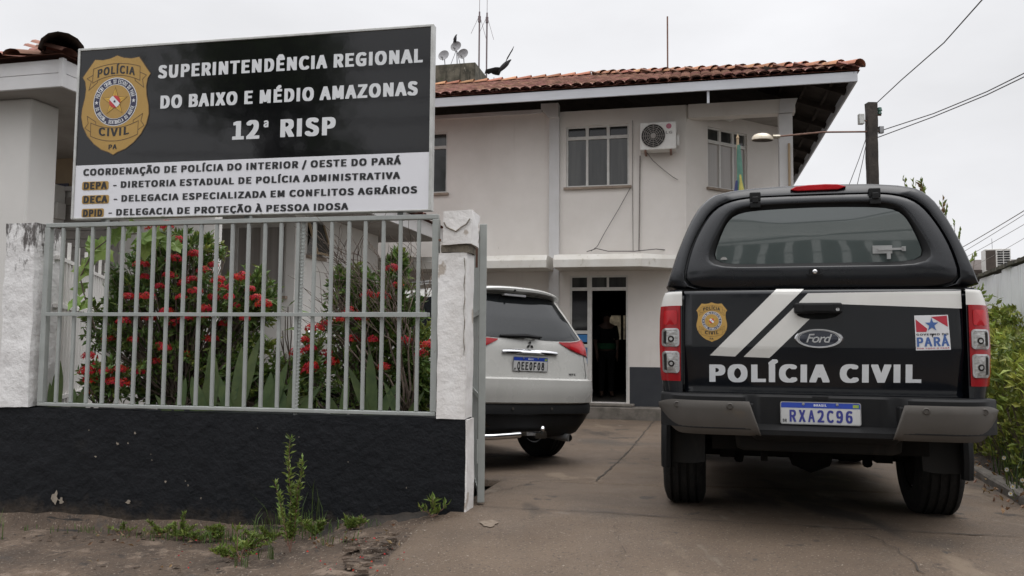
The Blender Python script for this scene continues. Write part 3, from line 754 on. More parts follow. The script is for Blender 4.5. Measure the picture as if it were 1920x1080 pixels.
# blue notices on the side light
def notice(z0, z1, x0, x1, bars):
    p = MB(); p.box(x0, x1, .038, .044, z0, z1)
    t = tag(p.build('notice', M['blue_poster']), bars, 'notice', 'blue notices on the door')
    t.location = BL.o; t.rotation_euler = (0, 0, BL.rz)
    return t
n1 = notice(1.10, 1.235, -1.03, -.75, 'narrow blue notice strip on the glass beside the doorway')
n2 = notice(.70, 1.02, -1.05, -.745, 'larger blue notice with white panels stuck beside the doorway')
p = MB(); p.box(-1.03, -.93, .034, .0375, .80, .94); p.box(-.91, -.80, .034, .0375, .80, .94); p.box(-1.02, -.80, .034, .0375, .745, .765)
p.build('printed_panel', M['paper'], n2)

# roof
PIT, YE, XE, ZE, TR_ = .37, -1.05, 3.84, 5.545, 5.05
def barrel(mb, p0, along, across, up, L, W, rise, n=6, mi=0, taper=.12, cap=False):
    """one clay tile: a half barrel lying from p0 along the slope"""
    vs = []
    for k in (0, 1):
        ww = W * (1 + taper * (.5 - k)); rr = rise * (1 + taper * (.5 - k))
        for i in range(n + 1):
            a = pi * i / n
            vs.append(Vector(p0) + along * (L * k) + across * (-cos(a) * ww / 2) + up * (sin(a) * rr + (-.006 if k else .006)))
    fs = [(i, i + 1, n + 2 + i, n + 1 + i) for i in range(n)]
    if cap: fs.append(tuple(range(n, -1, -1)))
    mb.add(vs, fs, mi)
def tiled_plane(mb, origin, along, across, up, ncols, nrows, clip, W=.185, L=.36):
    for c in range(ncols):
        for r in range(nrows):
            q = Vector(origin) + across * (c + .5) * W + along * (r * L * .92)
            if not clip(q): continue
            j = random.uniform(-.006, .006)
            barrel(mb, q + across * j + up * random.uniform(-.004, .006), along, across, up, L, W * .97, .046, cap=r > 0)
n_ = sqrt(1 + PIT * PIT)
al = Vector((0, 1, PIT)) / n_; upf = Vector((0, -PIT, 1)) / n_
tm = MB()
tiled_plane(tm, (-9.4, YE, ZE + .03), al, Vector((1, 0, 0)), upf, 72, 17, lambda q: q.x < XE - (q.y - YE) and q.y < YE + TR_)
alr = Vector((-1, 0, PIT)) / n_; upr = Vector((PIT, 0, 1)) / n_
tiled_plane(tm, (XE, YE, ZE + .03), alr, Vector((0, 1, 0)), upr, 56, 16, lambda q: (XE - q.x) < (q.y - YE) and (XE - q.x) < (YE + 2 * TR_ - q.y) and q.x > XE - TR_)
roof = tm.build('roof_tiles', M['tile'], bld, smooth=True, angle=0, fix=False)
# sheet the tiles lie on, seen from below at the eaves
m = MB(); zr = ZE + PIT * TR_
hip = (XE - TR_, YE + TR_, zr)
m.add([(-9.4, YE, ZE), (XE, YE, ZE), hip, (-9.4, YE + TR_, zr), (XE, YE + 2 * TR_, ZE), (-9.4, YE + 2 * TR_, ZE)],
      [(0, 1, 2, 3), (1, 4, 2), (3, 2, 4, 5)])
m.build('roof_deck', M['tile_dark'], bld)
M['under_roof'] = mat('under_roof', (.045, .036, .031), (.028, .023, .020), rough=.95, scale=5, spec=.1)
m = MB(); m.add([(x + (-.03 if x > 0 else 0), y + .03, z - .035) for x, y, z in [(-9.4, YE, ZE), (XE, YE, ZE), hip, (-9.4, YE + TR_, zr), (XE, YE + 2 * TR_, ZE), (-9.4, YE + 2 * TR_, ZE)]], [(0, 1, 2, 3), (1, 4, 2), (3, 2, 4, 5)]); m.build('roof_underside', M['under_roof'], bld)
m = MB()
d = Vector((-1, 1, PIT)); dl = d.length; d.normalize(); ac = Vector((1, 1, 0)).normalized(); u = ac.cross(d).normalized()
if u.z < 0: u = -u
k = int(TR_ * dl / .36)
for i in range(k): barrel(m, Vector((XE, YE, ZE + .075)) + d * (i * .36), d, ac, u, .40, .235, .08, 7, taper=.45)
for i in range(20): barrel(m, Vector(hip) + Vector((-.36 * i, 0, .055)), Vector((-1, 0, 0)), Vector((0, 1, 0)), Vector((0, 0, 1)), .40, .235, .08, 7, taper=.45)
m.build('ridge_tiles', M['ridge_tile'], bld, smooth=True, angle=0, fix=False)
m = MB(); m.box(-9.4, 3.80, -1.03, -.99, 5.365, 5.525); m.box(3.765, 3.80, -.988, 9.1, 5.365, 5.525); m.box(1.42, 1.46, -.985, -.90, 5.16, 5.50)
m.build('fascia', M['fascia'], bld)
m = MB()
x = -8.6
while x < 3.7:
    m.bar((x, -.98, 5.44), (x, .5, 5.44 + PIT * 1.48), .06, .11); x += .92
y = -.2
while y < 8.6:
    m.bar((3.76, y, 5.44), (2.4, y, 5.44 + PIT * 1.36), .06, .11); y += 1.1
for dx in (.25, .62, .98): m.bar((3.76 - dx, -1.0 + dx, 5.47 + PIT * dx), (3.76 - dx, 8.8, 5.47 + PIT * dx), .05, .05)
m.bar((3.76, -1.0, 5.46), (2.2, .56, 5.46 + PIT * 1.56), .07, .12)
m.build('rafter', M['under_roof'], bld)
m = MB(); m.lathe([(0, 0), (.07, 0), (.10, .05), (.09, .11), (.04, .14), (0, .145)], 14, lambda a, b, h: (1.85 + a, .62 + b * .9, 5.399 - h))
m.build('ceiling_light', M['annex_wall'], bld, smooth=True)
m = MB(); m.tube([(2.83, -.07, 3.2), (2.83, -.07, 4.62)], .022, 8)
m.build('drain_pipe', M['beige'], bld, smooth=True)

# air conditioner on the wall
a0 = BL.inv(1200, 231, -.33); a1 = BL.inv(1268, 279, -.33)
AX, AZ, AW, AH = a0.x, a1.z, a1.x - a0.x, a0.z - a1.z
ac_o = thing('air_conditioner', 'white outdoor air conditioner unit hung on the upper wall beside the window', 'air conditioner', BL.w((AX, -.05, AZ)), BL.rz)
m = MB(); m.box(0, AW, -.30, -.02, 0, AH); m.build('casing', M['ac_white'], ac_o, bevel=.015)
m = MB(); cx, cz, cr_ = AW * .37, AH * .5, AH * .42
yf = -.304
m.add([(cx + cr_ * cos(t), yf, cz + cr_ * sin(t)) for t in [2 * pi * i / 28 for i in range(28)]], [tuple(range(28))])
m.build('fan_opening', M['black'], ac_o)
m = MB()
for rr in (1.0, .84, .68, .52, .36, .22):
    m.tube([(cx + cr_ * rr * cos(t), yf - .012, cz + cr_ * rr * sin(t)) for t in [2 * pi * i / 28 for i in range(29)]], .005, 5)
for i in range(12): 
    t = 2 * pi * i / 12; m.tube([(cx + cr_ * .2 * cos(t), yf - .012, cz + cr_ * .2 * sin(t)), (cx + cr_ * cos(t), yf - .012, cz + cr_ * sin(t))], .004, 4)
m.lathe([(0, 0), (cr_ * .2, 0), (cr_ * .2, .01), (0, .012)], 14, lambda a, b, h: (cx + a, yf - .008 - h, cz + b))
m.build('fan_guard', M['soffit'], ac_o)
m = MB(); lx, lz, lr = AW * .80, AH * .83, .048
m.add([(lx + lr * cos(t), yf, lz + lr * sin(t)) for t in [2 * pi * i / 24 for i in range(24)]], [tuple(range(24))])
M['pink'] = mat('pink', (.42, .12, .17), (.38, .11, .16), rough=.5)
lg = m.build('logo', M['pink'], ac_o)
m = MB(); write(m, 'LG', lx - .055, lx + .06, AH * .55, .05, lambda a, z: (a, yf - .001, z))
write(m, 'L', lx - .018, lx - .002, lz - .02, .04, lambda a, z: (a, yf - .002, z))
m.build('lettering', M['soffit'], lg)
m = MB()
for x in (AW * .12, AW * .82): m.box(x, x + .035, -.31, -.005, -.05, -.003)
m.build('bracket', M['rust'], ac_o)
m = MB(); m.box(AW, AW + .05, -.2, -.06, AH * .15, AH * .55); m.build('valve_cover', M['ac_white'], ac_o, bevel=.01)

def cable(name, label, pts, r, material, cat='cable', group=None, n=6):
    P = [Vector(p) for p in pts]
    m = MB(); o = P[0].copy(); m.tube([p - o for p in P], r, n)
    t = tag(m.build(name, M[material], smooth=True), label, cat, group); t.location = o
    return t
B_ = lambda px, py, y: tuple(BL.w(BL.inv(px, py, y)))
cable('conduit', 'thin vertical conduit running down the facade below the air conditioner', [B_(1200, 292, -.03), B_(1199, 400, -.03), B_(1198, 470, -.03)], .012, 'cable_pale', 'conduit')
cable('conduit', 'thin vertical cable between the window and the air conditioner', [B_(1186, 226, -.02), B_(1186, 350, -.02), B_(1187, 471, -.02)], .006, 'cable_pale', 'conduit')
cable('cable', 'slack diagonal cable from the window corner down to the canopy', [B_(1182, 352, -.03), B_(1160, 392, -.05), B_(1135, 434, -.06), B_(1120, 462, -.05), B_(1108, 471, -.10)], .006, 'cable')
cable('cable', 'loose cable ends hanging below the air conditioner', [B_(1212, 285, -.15), B_(1224, 301, -.06), B_(1246, 320, -.05), B_(1262, 332, -.05), B_(1271, 337, -.05)], .007, 'cable_pale')
cable('cable', 'looped wire lying on top of the canopy near the pickup', [B_(1100, 472, -.2), B_(1118, 466, -.15), B_(1140, 471, -.2), B_(1190, 471, -.2), B_(1230, 467, -.1), B_(1262, 470, .1)], .008, 'cable')

# person standing in the dark room
def skin_body(name, verts, edges, radii, material, parent, levels=1, root=0):
    me = bpy.data.meshes.new(name); me.from_pydata(verts, edges, [])
    me.materials.append(M[material])
    o = bpy.data.objects.new(name, me); COL.objects.link(o)
    if parent: o.parent = parent
    o.modifiers.new('skin', 'SKIN')
    for i, v in enumerate(me.skin_vertices[0].data):
        r = radii[i]; v.radius = r if isinstance(r, tuple) else (r, r); v.use_root = (i == root); 
    s = o.modifiers.new('smooth', 'SUBSURF'); s.levels = levels; s.render_levels = levels
    return o
M['skin'] = mat('skin', (.10, .055, .04), (.085, .045, .03), rough=.55)
M['dark_cloth'] = mat('dark_cloth', (.008, .008, .009), (.011, .011, .012), rough=.9, scale=20, spec=.1)
M['green_cloth'] = mat('green_cloth', (.008, .09, .035), (.007, .07, .03), rough=.8, scale=15)
pp = BL.inv(1137, 700, 1.5)
per = thing('person', 'person in dark clothes with a green waistband standing inside the dark doorway', 'person', BL.w((pp.x, 1.5, 0)), BL.rz + .3)
V_ = [(0, 0, .92), (0, 0, 1.10), (0, .01, 1.28), (0, 0, 1.42), (0, -.01, 1.50), (0, -.02, 1.60), (0, -.02, 1.68),
      (-.17, 0, 1.39), (-.23, .02, 1.12), (-.20, -.06, .88), (.17, 0, 1.39), (.23, .02, 1.12), (.20, -.06, .88),
      (-.09, 0, .86), (-.10, .0, .48), (-.10, .02, .09), (-.11, -.10, .04), (.09, 0, .86), (.10, -.01, .48), (.10, .02, .09), (.11, -.10, .04)]
E_ = [(0, 1), (1, 2), (2, 3), (3, 4), (4, 5), (5, 6), (3, 7), (7, 8), (8, 9), (3, 10), (10, 11), (11, 12), (0, 13), (13, 14), (14, 15), (15, 16), (0, 17), (17, 18), (18, 19), (19, 20)]
R_ = [(.15, .11), (.14, .10), (.16, .11), (.11, .09), .055, .085, .07, .065, .045, .035, .065, .045, .035, .085, .058, .042, .035, .085, .058, .042, .035]
base = len(V_)
for s, wr_ in ((-1, 9), (1, 12)):
    w0 = Vector(V_[wr_]); pl = w0 + Vector((0, -.02, -.08)); V_.append(tuple(pl)); E_.append((wr_, len(V_) - 1)); R_.append((.036, .02)); pi_ = len(V_) - 1
    for k in range(4):
        V_.append((pl.x + .004 * s, pl.y - .03 + .02 * k, pl.z - .03)); E_.append((pi_, len(V_) - 1)); R_.append(.009)
        V_.append((pl.x, pl.y - .032 + .02 * k, pl.z - (.085, .095, .09, .07)[k])); E_.append((len(V_) - 2, len(V_) - 1)); R_.append(.008)
    V_.append((pl.x - .01 * s, pl.y - .05, pl.z - .01)); E_.append((wr_, len(V_) - 1)); R_.append(.010)
skin_body('body', V_, E_, R_, 'skin', per, 1)
skin_body('shirt', [V_[i] for i in (0, 1, 2, 3, 7, 8, 10, 11)], [(0, 1), (1, 2), (2, 3), (3, 4), (4, 5), (3, 6), (6, 7)], [(.17, .13), (.16, .12), (.18, .13), (.12, .10), .08, .06, .08, .06], 'dark_cloth', per, 1)
skin_body('trousers', [V_[i] for i in (0, 13, 14, 15, 17, 18, 19)], [(0, 1), (1, 2), (2, 3), (0, 4), (4, 5), (5, 6)], [(.165, .12), .10, .075, .06, .10, .075, .06], 'dark_cloth', per, 1)
m = MB(); m.lathe([(.19, 0), (.20, .02), (.20, .10), (.19, .12)], 20, lambda a, b, h: (a, b * .78, .96 + h)); m.build('waistband', M['green_cloth'], per, smooth=True)
m = MB(); m.lathe([(.03, .0), (.09, .02), (.105, .08), (.09, .14), (.05, .17), (0, .175)], 16, lambda a, b, h: (a, b + .01, 1.585 + h)); m.build('hair', M['dark_cloth'], per, smooth=True)

# flag on its pole before the corner window
fp = at(1383, 250, 13.0)
fl = thing('flag', 'furled green and yellow flag on a pale pole by the upper corner window', 'flag', (fp.x, fp.y, inside_z(13)))
zt = fp.z - inside_z(13)
m = MB(); m.tube([(0, 0, -.1), (0, 0, zt - .08)], .022, 8); m.lathe([(.01, 0), (.03, .02), (.018, .05), (0, .10)], 8, lambda a, b, h: (a, b, zt - .10 + h))
m.build('pole', M['beige'], fl, smooth=True)
M['flag_green'] = mat('flag_green', (.085, .19, .14), (.06, .14, .11), rough=.8, scale=12)
M['flag_yellow'] = mat('flag_yellow', (.42, .38, .09), (.34, .30, .08), rough=.8, scale=12)
M['flag_blue'] = mat('flag_blue', (.03, .035, .11), (.035, .045, .13), rough=.8, scale=12)
def fold(i, lo, hi, off, w, material, nm):
    mm = MB(); k = 14; L = []
    for j in range(k + 1):
        t = j / k; z = hi + (lo - hi) * t
        wd = w * (.45 + .9 * t) * (1 - .35 * (t > .93)); ring = []
        for q in range(10):
            a = 2 * pi * q / 10
            ring.append((off * (0.5 + t) + wd * cos(a) * (1 + .25 * sin(3 * a + 5 * t)), -.02 - .02 * i + wd * .7 * sin(a), z))
        L.append(ring)
    mm.loops(L, 0, True, True)
    mm.build(nm, M[material], fl, smooth=True)
fold(0, zt - 1.35, zt - .20, .02, .058, 'flag_green', 'cloth')
fold(1, zt - 1.38, zt - .70, .04, .055, 'flag_yellow', 'cloth_yellow')
fold(2, zt - 1.36, zt - .80, -.075, .036, 'flag_blue', 'cloth_blue')
# ================================================================ front wall, fence, gate, sign
def rough_box(mb, x0, x1, y0, y1, z0, z1, res=.05, amp=.004, sc=9, mi=0, soft=0):
    def disp(p):
        n = noise.noise_vector(Vector(p) * sc)
        n2 = noise.noise_vector(Vector(p) * sc * .3)
        return Vector(p) + n * amp + n2 * amp * 1.5
    def face(o, a, b):
        na = max(1, int(a.length / res)); nb = max(1, int(b.length / res))
        mb.grid(lambda u, v: disp(o + a * u + b * v), na, nb, mi)
    X, Y, Z = Vector((x1 - x0, 0, 0)), Vector((0, y1 - y0, 0)), Vector((0, 0, z1 - z0)); O = Vector((x0, y0, z0))
    face(O, X, Z); face(O + Y, X, Z); face(O, Y, Z); face(O + X, Y, Z); face(O, X, Y); face(O + Z, X, Y)
    # corners are shared points displaced alike, so the sheets meet

wall = thing('front_wall', 'low black painted wall with white gate pillars along the street', 'wall', FE.o, FE.rz)
m = MB(); rough_box(m, -6.5, .235, 0, .17, -.45, .592, .06, .005, 6); m.build('wall_base', M['black_wall'], wall, smooth=True, angle=50)
# dirt splashed and settled along the foot of the wall
m = MB()
def foot(u, v):
    x = -4.2 + 4.2 * u; X, Y = fxy(x, -.01); zb = gz(X, Y)
    return (x, -.012 - .05 * (1 - v) ** 2, zb - .05 + v * (.075 + .05 * nz(x, 1, 2.5) + .03 * nz(x, 5, 9)))
m.grid(foot, 120, 4); m.build('mud_skirt', M['wall_dirt'], wall, smooth=True, angle=0)
# chipped paint
m = MB()
chips = [(-2.73, -.02, .045, .07, 1), (-2.68, -.045, .035, .03, 1), (-2.15, -.03, .03, .018, 0), (-2.25, .365, .02, .02, 0), (-2.17, .37, .008, .008, 0), (-2.12, .44, .012, .012, 0),
         (-1.87, .12, .012, .012, 0), (-1.70, .10, .008, .01, 0), (-1.98, .26, .008, .008, 0), (-2.42, .27, .012, .01, 0), (-1.6, .02, .008, .01, 0), (-2.48, .45, .01, .006, 0), (-.15, .15, .006, .01, 0),
         (-.9, .45, .006, .006, 0), (-1.2, .5, .005, .005, 0), (-.55, .30, .006, .005, 0), (-1.99, .30, .006, .004, 0), (-1.72, .13, .006, .006, 0)]
for cx_, cz_, a, b, big in chips:
    k = 11; m.add([(cx_ + .72 * a * cos(t) * random.uniform(.35, 1.3), -.011, cz_ + .72 * b * sin(t) * random.uniform(.35, 1.35)) for t in [2 * pi * i / k for i in range(k)]], [tuple(range(k))])
m.build('chipped_plaster', M['chip'], wall)
# right pillar: shaft, split cap block, cement ledge, white flank down to the ground
m = MB(); rough_box(m, .045, .232, -.012, .20, .594, 1.665, .035, .0045, 9)
rough_box(m, .2352, .246, .002, .19, -.1, .592, .04, .003, 9)
rp = m.build('pillar', M['old_white'], wall, smooth=True, angle=50); tag(rp, 'peeling white pillar with a cracked cap beside the gate')
m = MB(); rough_box(m, .075, .268, -.03, .19, 1.715, 1.935, .035, .006, 9); m.build('cap_block', M['old_white'], rp, smooth=True, angle=50)
m = MB(); rough_box(m, .066, .245, -.018, .19, 1.672, 1.718, .02, .006, 14); m.build('cement_ledge', M['bare_cement'], rp, smooth=True, angle=50)
m = MB()
vv = [(.085, 1.86), (.10, 1.83), (.13, 1.815), (.165, 1.800), (.20, 1.825), (.235, 1.845), (.258, 1.88)]
m.tube([(x, -.040, z) for x, z in vv], .0045, 5); m.build('plaster_ridge', M['bare_cement'], rp)
m = MB()
vv = [(.222 + .004 * sin(i * 1.7), -.020, 1.0 + i * .045) for i in range(15)]
m.tube(vv, [.0012 + .0022 * abs(sin(i * 2.1)) for i in range(15)], 5); m.build('crack', M['bare_cement'], rp)
m = MB(); rough_box(m, -3.24, -2.985, -.012, .24, .594, 1.92, .035, .008, 9)
lp = m.build('pillar', M['mouldy_white'], wall, smooth=True, angle=50); tag(lp, 'thick white pillar with black mould near its top')
def mould():
    mm = M['mouldy_white']; t = mm.node_tree; p = t.nodes['Principled BSDF']; src = p.inputs['Base Color'].links[0].from_socket
    co = t.nodes.new('ShaderNodeTexCoord'); mp_ = t.nodes.new('ShaderNodeMapping'); mp_.inputs['Scale'].default_value = (9, 9, 3)
    t.links.new(co.outputs['Object'], mp_.inputs[0]); n = t.nodes.new('ShaderNodeTexNoise'); n.inputs['Scale'].default_value = 2.2; n.inputs['Detail'].default_value = 8; n.inputs['Roughness'].default_value = .72
    t.links.new(mp_.outputs[0], n.inputs['Vector'])
    se = t.nodes.new('ShaderNodeSeparateXYZ'); t.links.new(co.outputs['Object'], se.inputs[0])
    r = t.nodes.new('ShaderNodeMapRange'); r.inputs['From Min'].default_value = 1.45; r.inputs['From Max'].default_value = 1.9; r.inputs['To Min'].default_value = -.18; r.inputs['To Max'].default_value = .12
    t.links.new(se.outputs['Z'], r.inputs['Value'])
    a = t.nodes.new('ShaderNodeMath'); a.operation = 'ADD'; t.links.new(n.outputs['Fac'], a.inputs[0]); t.links.new(r.outputs[0], a.inputs[1])
    r2 = t.nodes.new('ShaderNodeMapRange'); r2.inputs['From Min'].default_value = .52; r2.inputs['From Max'].default_value = .62; t.links.new(a.outputs[0], r2.inputs['Value'])
    x = t.nodes.new('ShaderNodeMix'); x.data_type = 'RGBA'; t.links.new(r2.outputs[0], x.inputs[0]); t.links.new(src, x.inputs[6]); x.inputs[7].default_value = (.11, .10, .095, 1)
    t.links.new(x.outputs[2], p.inputs['Base Color'])
mould()

fence = thing('metal_fence', 'grey painted steel bar fence standing on the black wall', 'fence', FE.o, FE.rz)
m = MB(); m.box(-2.93, .028, .015, .055, 1.893, 1.925); m.build('top_rail', M['grey_paint'], fence, bevel=.004)
m = MB(); m.box(-2.93, .028, .01, .055, .608, .632); m.build('bottom_rail', M['grey_paint'], fence, bevel=.004)
m = MB(); m.box(-2.89, -.015, .002, .012, 1.25, 1.276); m.box(-.62, -.03, -.006, .0015, 1.247, 1.279); m.build('middle_rail', M['grey_paint'], fence, bevel=.002)
bar0 = None
for i in range(25):
    x = -2.912 + i * (2.925 / 24)
    e = i in (0, 24)
    if e:
        m = MB(); m.box(x - .022, x + .022, .013, .057, .634, 1.892); m.build('end_post', M['grey_paint'], fence, bevel=.004)
        continue
    if bar0 is None:
        m = MB(); m.box(-.0125, .0125, .020, .041, .633, 1.892); bar0 = m.build('bar', M['grey_paint'], fence, bevel=.005); o = bar0
    else:
        o = bar0.copy(); COL.objects.link(o); o.parent = fence
    o.location = (x + random.uniform(-.003, .003), 0, 0); o.rotation_euler = (0, random.uniform(-.0015, .0015), 0)
m = MB(); m.box(.03, .048, .015, .03, 1.745, 1.76); m.box(.03, .05, .015, .03, .70, .715); m.build('wall_bracket', M['rust'], fence)

# twisted reinforcing bar behind the fence
a = at(570, 408, 5.42); b = at(553, 772, 5.42)
rb = thing('rebar', 'ribbed steel reinforcing bar standing upright behind the fence bars', 'rebar', (b.x, b.y, .42))
m = MB(); dv = Vector((a.x - b.x, 0, 1.5)); m.tube([(0, 0, 0), tuple(dv)], .013, 8)
for i in range(62):
    p = dv * ((i + .5) / 62); m.tube([p + Vector((-.016, .006, -.010)), p + Vector((0, -.017, 0)), p + Vector((.016, .006, .010))], .004, 4)
m.build('ribbed_bar', M['grey_paint'], rb, smooth=True)

# open gate leaf, folded back edge-on behind the pillar
gpost = at(901, 948, 5.45)
gate = thing('gate', 'grey steel gate leaf swung open beside the peeling pillar', 'gate', (gpost.x, gpost.y, inside_z(5.45)), radians(5.6))
m = MB(); m.box(-.024, .024, -.024, .024, .02, 1.895); m.build('front_stile', M['grey_paint'], gate, bevel=.003)
m = MB()
for z in (.06, .70, 1.28, 1.84): m.box(-.018, .018, .025, 1.75, z, z + .035)
m.build('rail', M['grey_paint'], gate)
for i in range(13):
    m = MB(); y = .14 + i * .125; m.box(-.014, .014, y - .014, y + .014, .096, .699); m.box(-.014, .014, y - .014, y + .014, .736, 1.279); m.box(-.014, .014, y - .014, y + .014, 1.316, 1.839)
    m.build('bar', M['grey_paint'], gate)
m = MB(); m.box(-.03, -.0245, -.03, .03, .30, .42); m.tube([(-.03, -.03, .28), (-.03, -.03, .44)], .008, 6); m.build('bolt', M['grey_paint'], gate)
m = MB(); m.box(-.05, -.035, .01, .03, 1.6, 1.9); m.build('hinge', M['rust'], gate)

# ---------------------------------------------------------------- sign board
M['sign_black'] = mat('sign_black', (.0055, .0055, .0065), (.0075, .0075, .0085), rough=.06, scale=2, spec=.5, bump=.06, bscale=1.6)
M['sign_white'] = mat('sign_white', (.72, .72, .75), (.68, .68, .71), rough=.35, scale=2)
M['letter_white'] = mat('letter_white', (.66, .67, .68), (.62, .63, .64), rough=.35, scale=6)
M['letter_black'] = mat('letter_black', (.010, .010, .012), (.014, .014, .016), rough=.35, scale=6)
M['gold'] = mat('gold', (.42, .255, .062), (.37, .22, .052), rough=.4, scale=4)
M['gold_bright'] = mat('gold_bright', (.60, .36, .05), (.55, .33, .045), rough=.4, scale=4)
M['gold_line'] = mat('gold_line', (.07, .042, .016), (.09, .05, .02), rough=.5, scale=4)
M['navy'] = mat('navy', (.025, .024, .06), (.03, .028, .07), rough=.4, scale=4)
M['flag_red'] = mat('flag_red', (.50, .035, .035), (.45, .03, .03), rough=.4, scale=4)
SHIELD = [(.000, .340), (.056, .320), (.117, .312), (.179, .319), (.2255, .257), (.2745, .1915), (.2525, .16), (.2435, .104), (.249, .04), (.2675, -.036), (.2725, -.10), (.256, -.17), (.216, -.242), (.159, -.302), (.097, -.345), (.035, -.367), (.0, -.386)]
SHIELD = SHIELD + [(-x, z) for x, z in SHIELD[-2:0:-1]]
def emblem(name, fn, par, fine=True, st=.0008):
    """gold shield badge; fn(x, z, lift) gives the point on the carrier, x z in shield units (0.55 wide)"""
    MT = ['gold', 'gold_line', 'letter_white', 'navy', 'gold_bright', 'flag_red', 'letter_black']
    m = MB()
    def poly(P, lift, mi):
        c = (sum(p[0] for p in P) / len(P), sum(p[1] for p in P) / len(P)); k = len(P)
        m.add([fn(c[0], c[1], lift)] + [fn(x, z, lift) for x, z in P], [(0, i + 1, (i + 1) % k + 1) for i in range(k)], mi)
    def disc(r, lift, mi, cx=0, cz=0, k=40): poly([(cx + r * cos(2 * pi * i / k), cz + r * sin(2 * pi * i / k)) for i in range(k)], lift, mi)
    def line(P, w, lift, mi):
        for a, b in zip(P, P[1:]):
            a, b = Vector(a), Vector(b); d = (b - a)
            if d.length < 1e-6: continue
            q = Vector((-d.y, d.x)).normalized() * w / 2; e = d.normalized() * w * .4
            m.add([fn(p.x, p.y, lift) for p in (a - e - q, b + e - q, b + e + q, a - e + q)], [(0, 1, 2, 3)], mi)
    poly([(x * 1.022, z * 1.016) for x, z in SHIELD], 0, 1)
    poly(SHIELD, st, 0)
    def arc(x0, z0, xm, zm, x1, z1, k=12):
        return [((1 - t) ** 2 * x0 + 2 * t * (1 - t) * (2 * xm - (x0 + x1) / 2) + t * t * x1, (1 - t) ** 2 * z0 + 2 * t * (1 - t) * (2 * zm - (z0 + z1) / 2) + t * t * z1) for t in [i / k for i in range(k + 1)]]
    lw = .0042
    line(arc(-.190, .251, 0, .282, .190, .251) + arc(.193, .147, 0, .195, -.193, .147) + [(-.190, .251)], lw, st * 2, 1)
    line([(-.192, .205), (-.240, .182), (-.203, .160), (-.221, .095), (-.153, .150), (-.153, .163)], lw, st * 2, 1)
    line([(.192, .208), (.244, .183), (.213, .155), (.226, .094), (.153, .150), (.153, .163)], lw, st * 2, 1)
    line(arc(-.193, -.147, 0, -.191, .193, -.147) + arc(.191, -.245, 0, -.287, -.191, -.245) + [(-.193, -.147)], lw, st * 2, 1)
    for s in (-1, 1): line([(s * .192, -.213), (s * .241, -.183), (s * .214, -.150), (s * .225, -.096), (s * .152, -.141), (s * .152, -.158)], lw, st * 2, 1)
    disc(.178, st * 2, 2); disc(.172, st * 3, 3); disc(.128, st * 4, 2); disc(.124, st * 5, 0)
    def ringtext(s, r, a0, a1, inward, h, bold):
        k = len(s)
        for i, ch in enumerate(s):
            if ch == ' ': continue
            a = a0 + (a1 - a0) * (i + .5) / k
            vs, fs = text_shape(ch)
            w_ = abs(a1 - a0) / k * r * .82
            ax, bx = min(p[0] for p in vs), max(p[0] for p in vs)
            if bx - ax < .2: w_ *= .4
            pts = []
            for x, z in vs:
                t = ((x - ax) / max(bx - ax, 1e-6) - .5) * w_; hh = z * h
                if not inward: rr = r + hh; aa = a - t / r
                else: rr = r + h - hh; aa = a + t / r
                pts.append(fn(rr * cos(aa), rr * sin(aa), st * 5))
            m.add(pts, fs, 2)
    ringtext('POLÍCIA CIVIL DO ESTADO DO PARÁ', .134, radians(180 - 12), radians(12), False, .030, .03)
    ringtext('DO BRASIL, SENTINELA DO NORTE', .136, radians(180 + 14), radians(360 - 14), True, .028, .03)
    def star(cx, cz, R, r, lift, mi, rot=0):
        P = [((R if i % 2 == 0 else r) * sin(rot + pi * i / 5) + cx, (R if i % 2 == 0 else r) * cos(rot + pi * i / 5) + cz) for i in range(10)]
        poly(P, lift, mi)
    star(-.150, -.002, .017, .007, st * 5, 2); star(.150, .002, .017, .007, st * 5, 2)
    star(0, 0, .110, .044, st * 6, 1); star(0, 0, .104, .040, st * 7, 4)
    for i in range(5):
        a = 2 * pi * i / 5; line([(0, 0), (.10 * sin(a), .10 * cos(a))], .0035, st * 8, 0)
    disc(.045, st * 9, 5, k=28)
    d = .7; w_ = .019
    ca, sa = cos(radians(-45)), sin(radians(-45)); L_ = .0408
    poly([(ca * x - sa * z, sa * x + ca * z) for x, z in ((-L_, -w_), (L_, -w_), (.0448, 0), (L_, w_), (-L_, w_), (-.0448, 0))], st * 10, 2)
    star(0, 0, .013, .006, st * 11, 3)
    bend = lambda k: (lambda x, z: fn(x, z - k * x * x, st * 3))
    write(m, 'POLÍCIA', -.153, .150, .207, .058, bend(.95), 6)
    write(m, 'CIVIL', -.124, .122, -.252, .058, bend(-.85), 6)
    write(m, 'PA', -.038, .028, -.347, .035, bend(0), 6)
    return m.build(name, [M[x] for x in MT], par)

SG = thing('sign_board', 'large black and white police station sign board mounted above the fence', 'sign', FE.o, FE.rz)
SX0, SX1, SZ0, SZ1, SPL = -2.72, -.018, 1.948, 3.206, 2.340
YS = .012
m = MB(); m.box(SX0 + .02, SX1 - .02, YS + .002, YS + .05, SPL + .0015, SZ1 - .02); m.build('upper_panel', M['sign_black'], SG)
m = MB(); m.box(SX0 + .02, SX1 - .02, YS + .001, YS + .05, SZ0 + .012, SPL); m.build('lower_panel', M['sign_white'], SG)
m = MB(); m.box(SX0 + .02, SX1 - .02, YS - .006, YS + .055, SZ1 - .018, SZ1)
m.box(SX0 + .02, SX1 - .02, YS - .004, YS + .055, SZ0, SZ0 + .011)
m.box(SX0, SX0 + .0195, YS - .006, YS + .055, SZ0, SZ1); m.box(SX1 - .0195, SX1, YS - .006, YS + .055, SZ0, SZ1)
m.build('frame', M['alu'], SG, bevel=.003)
m = MB()
for x in (-2.5, -1.37, -.25): m.box(x - .02, x + .02, YS + .056, YS + .096, 1.90, SZ1 - .05)
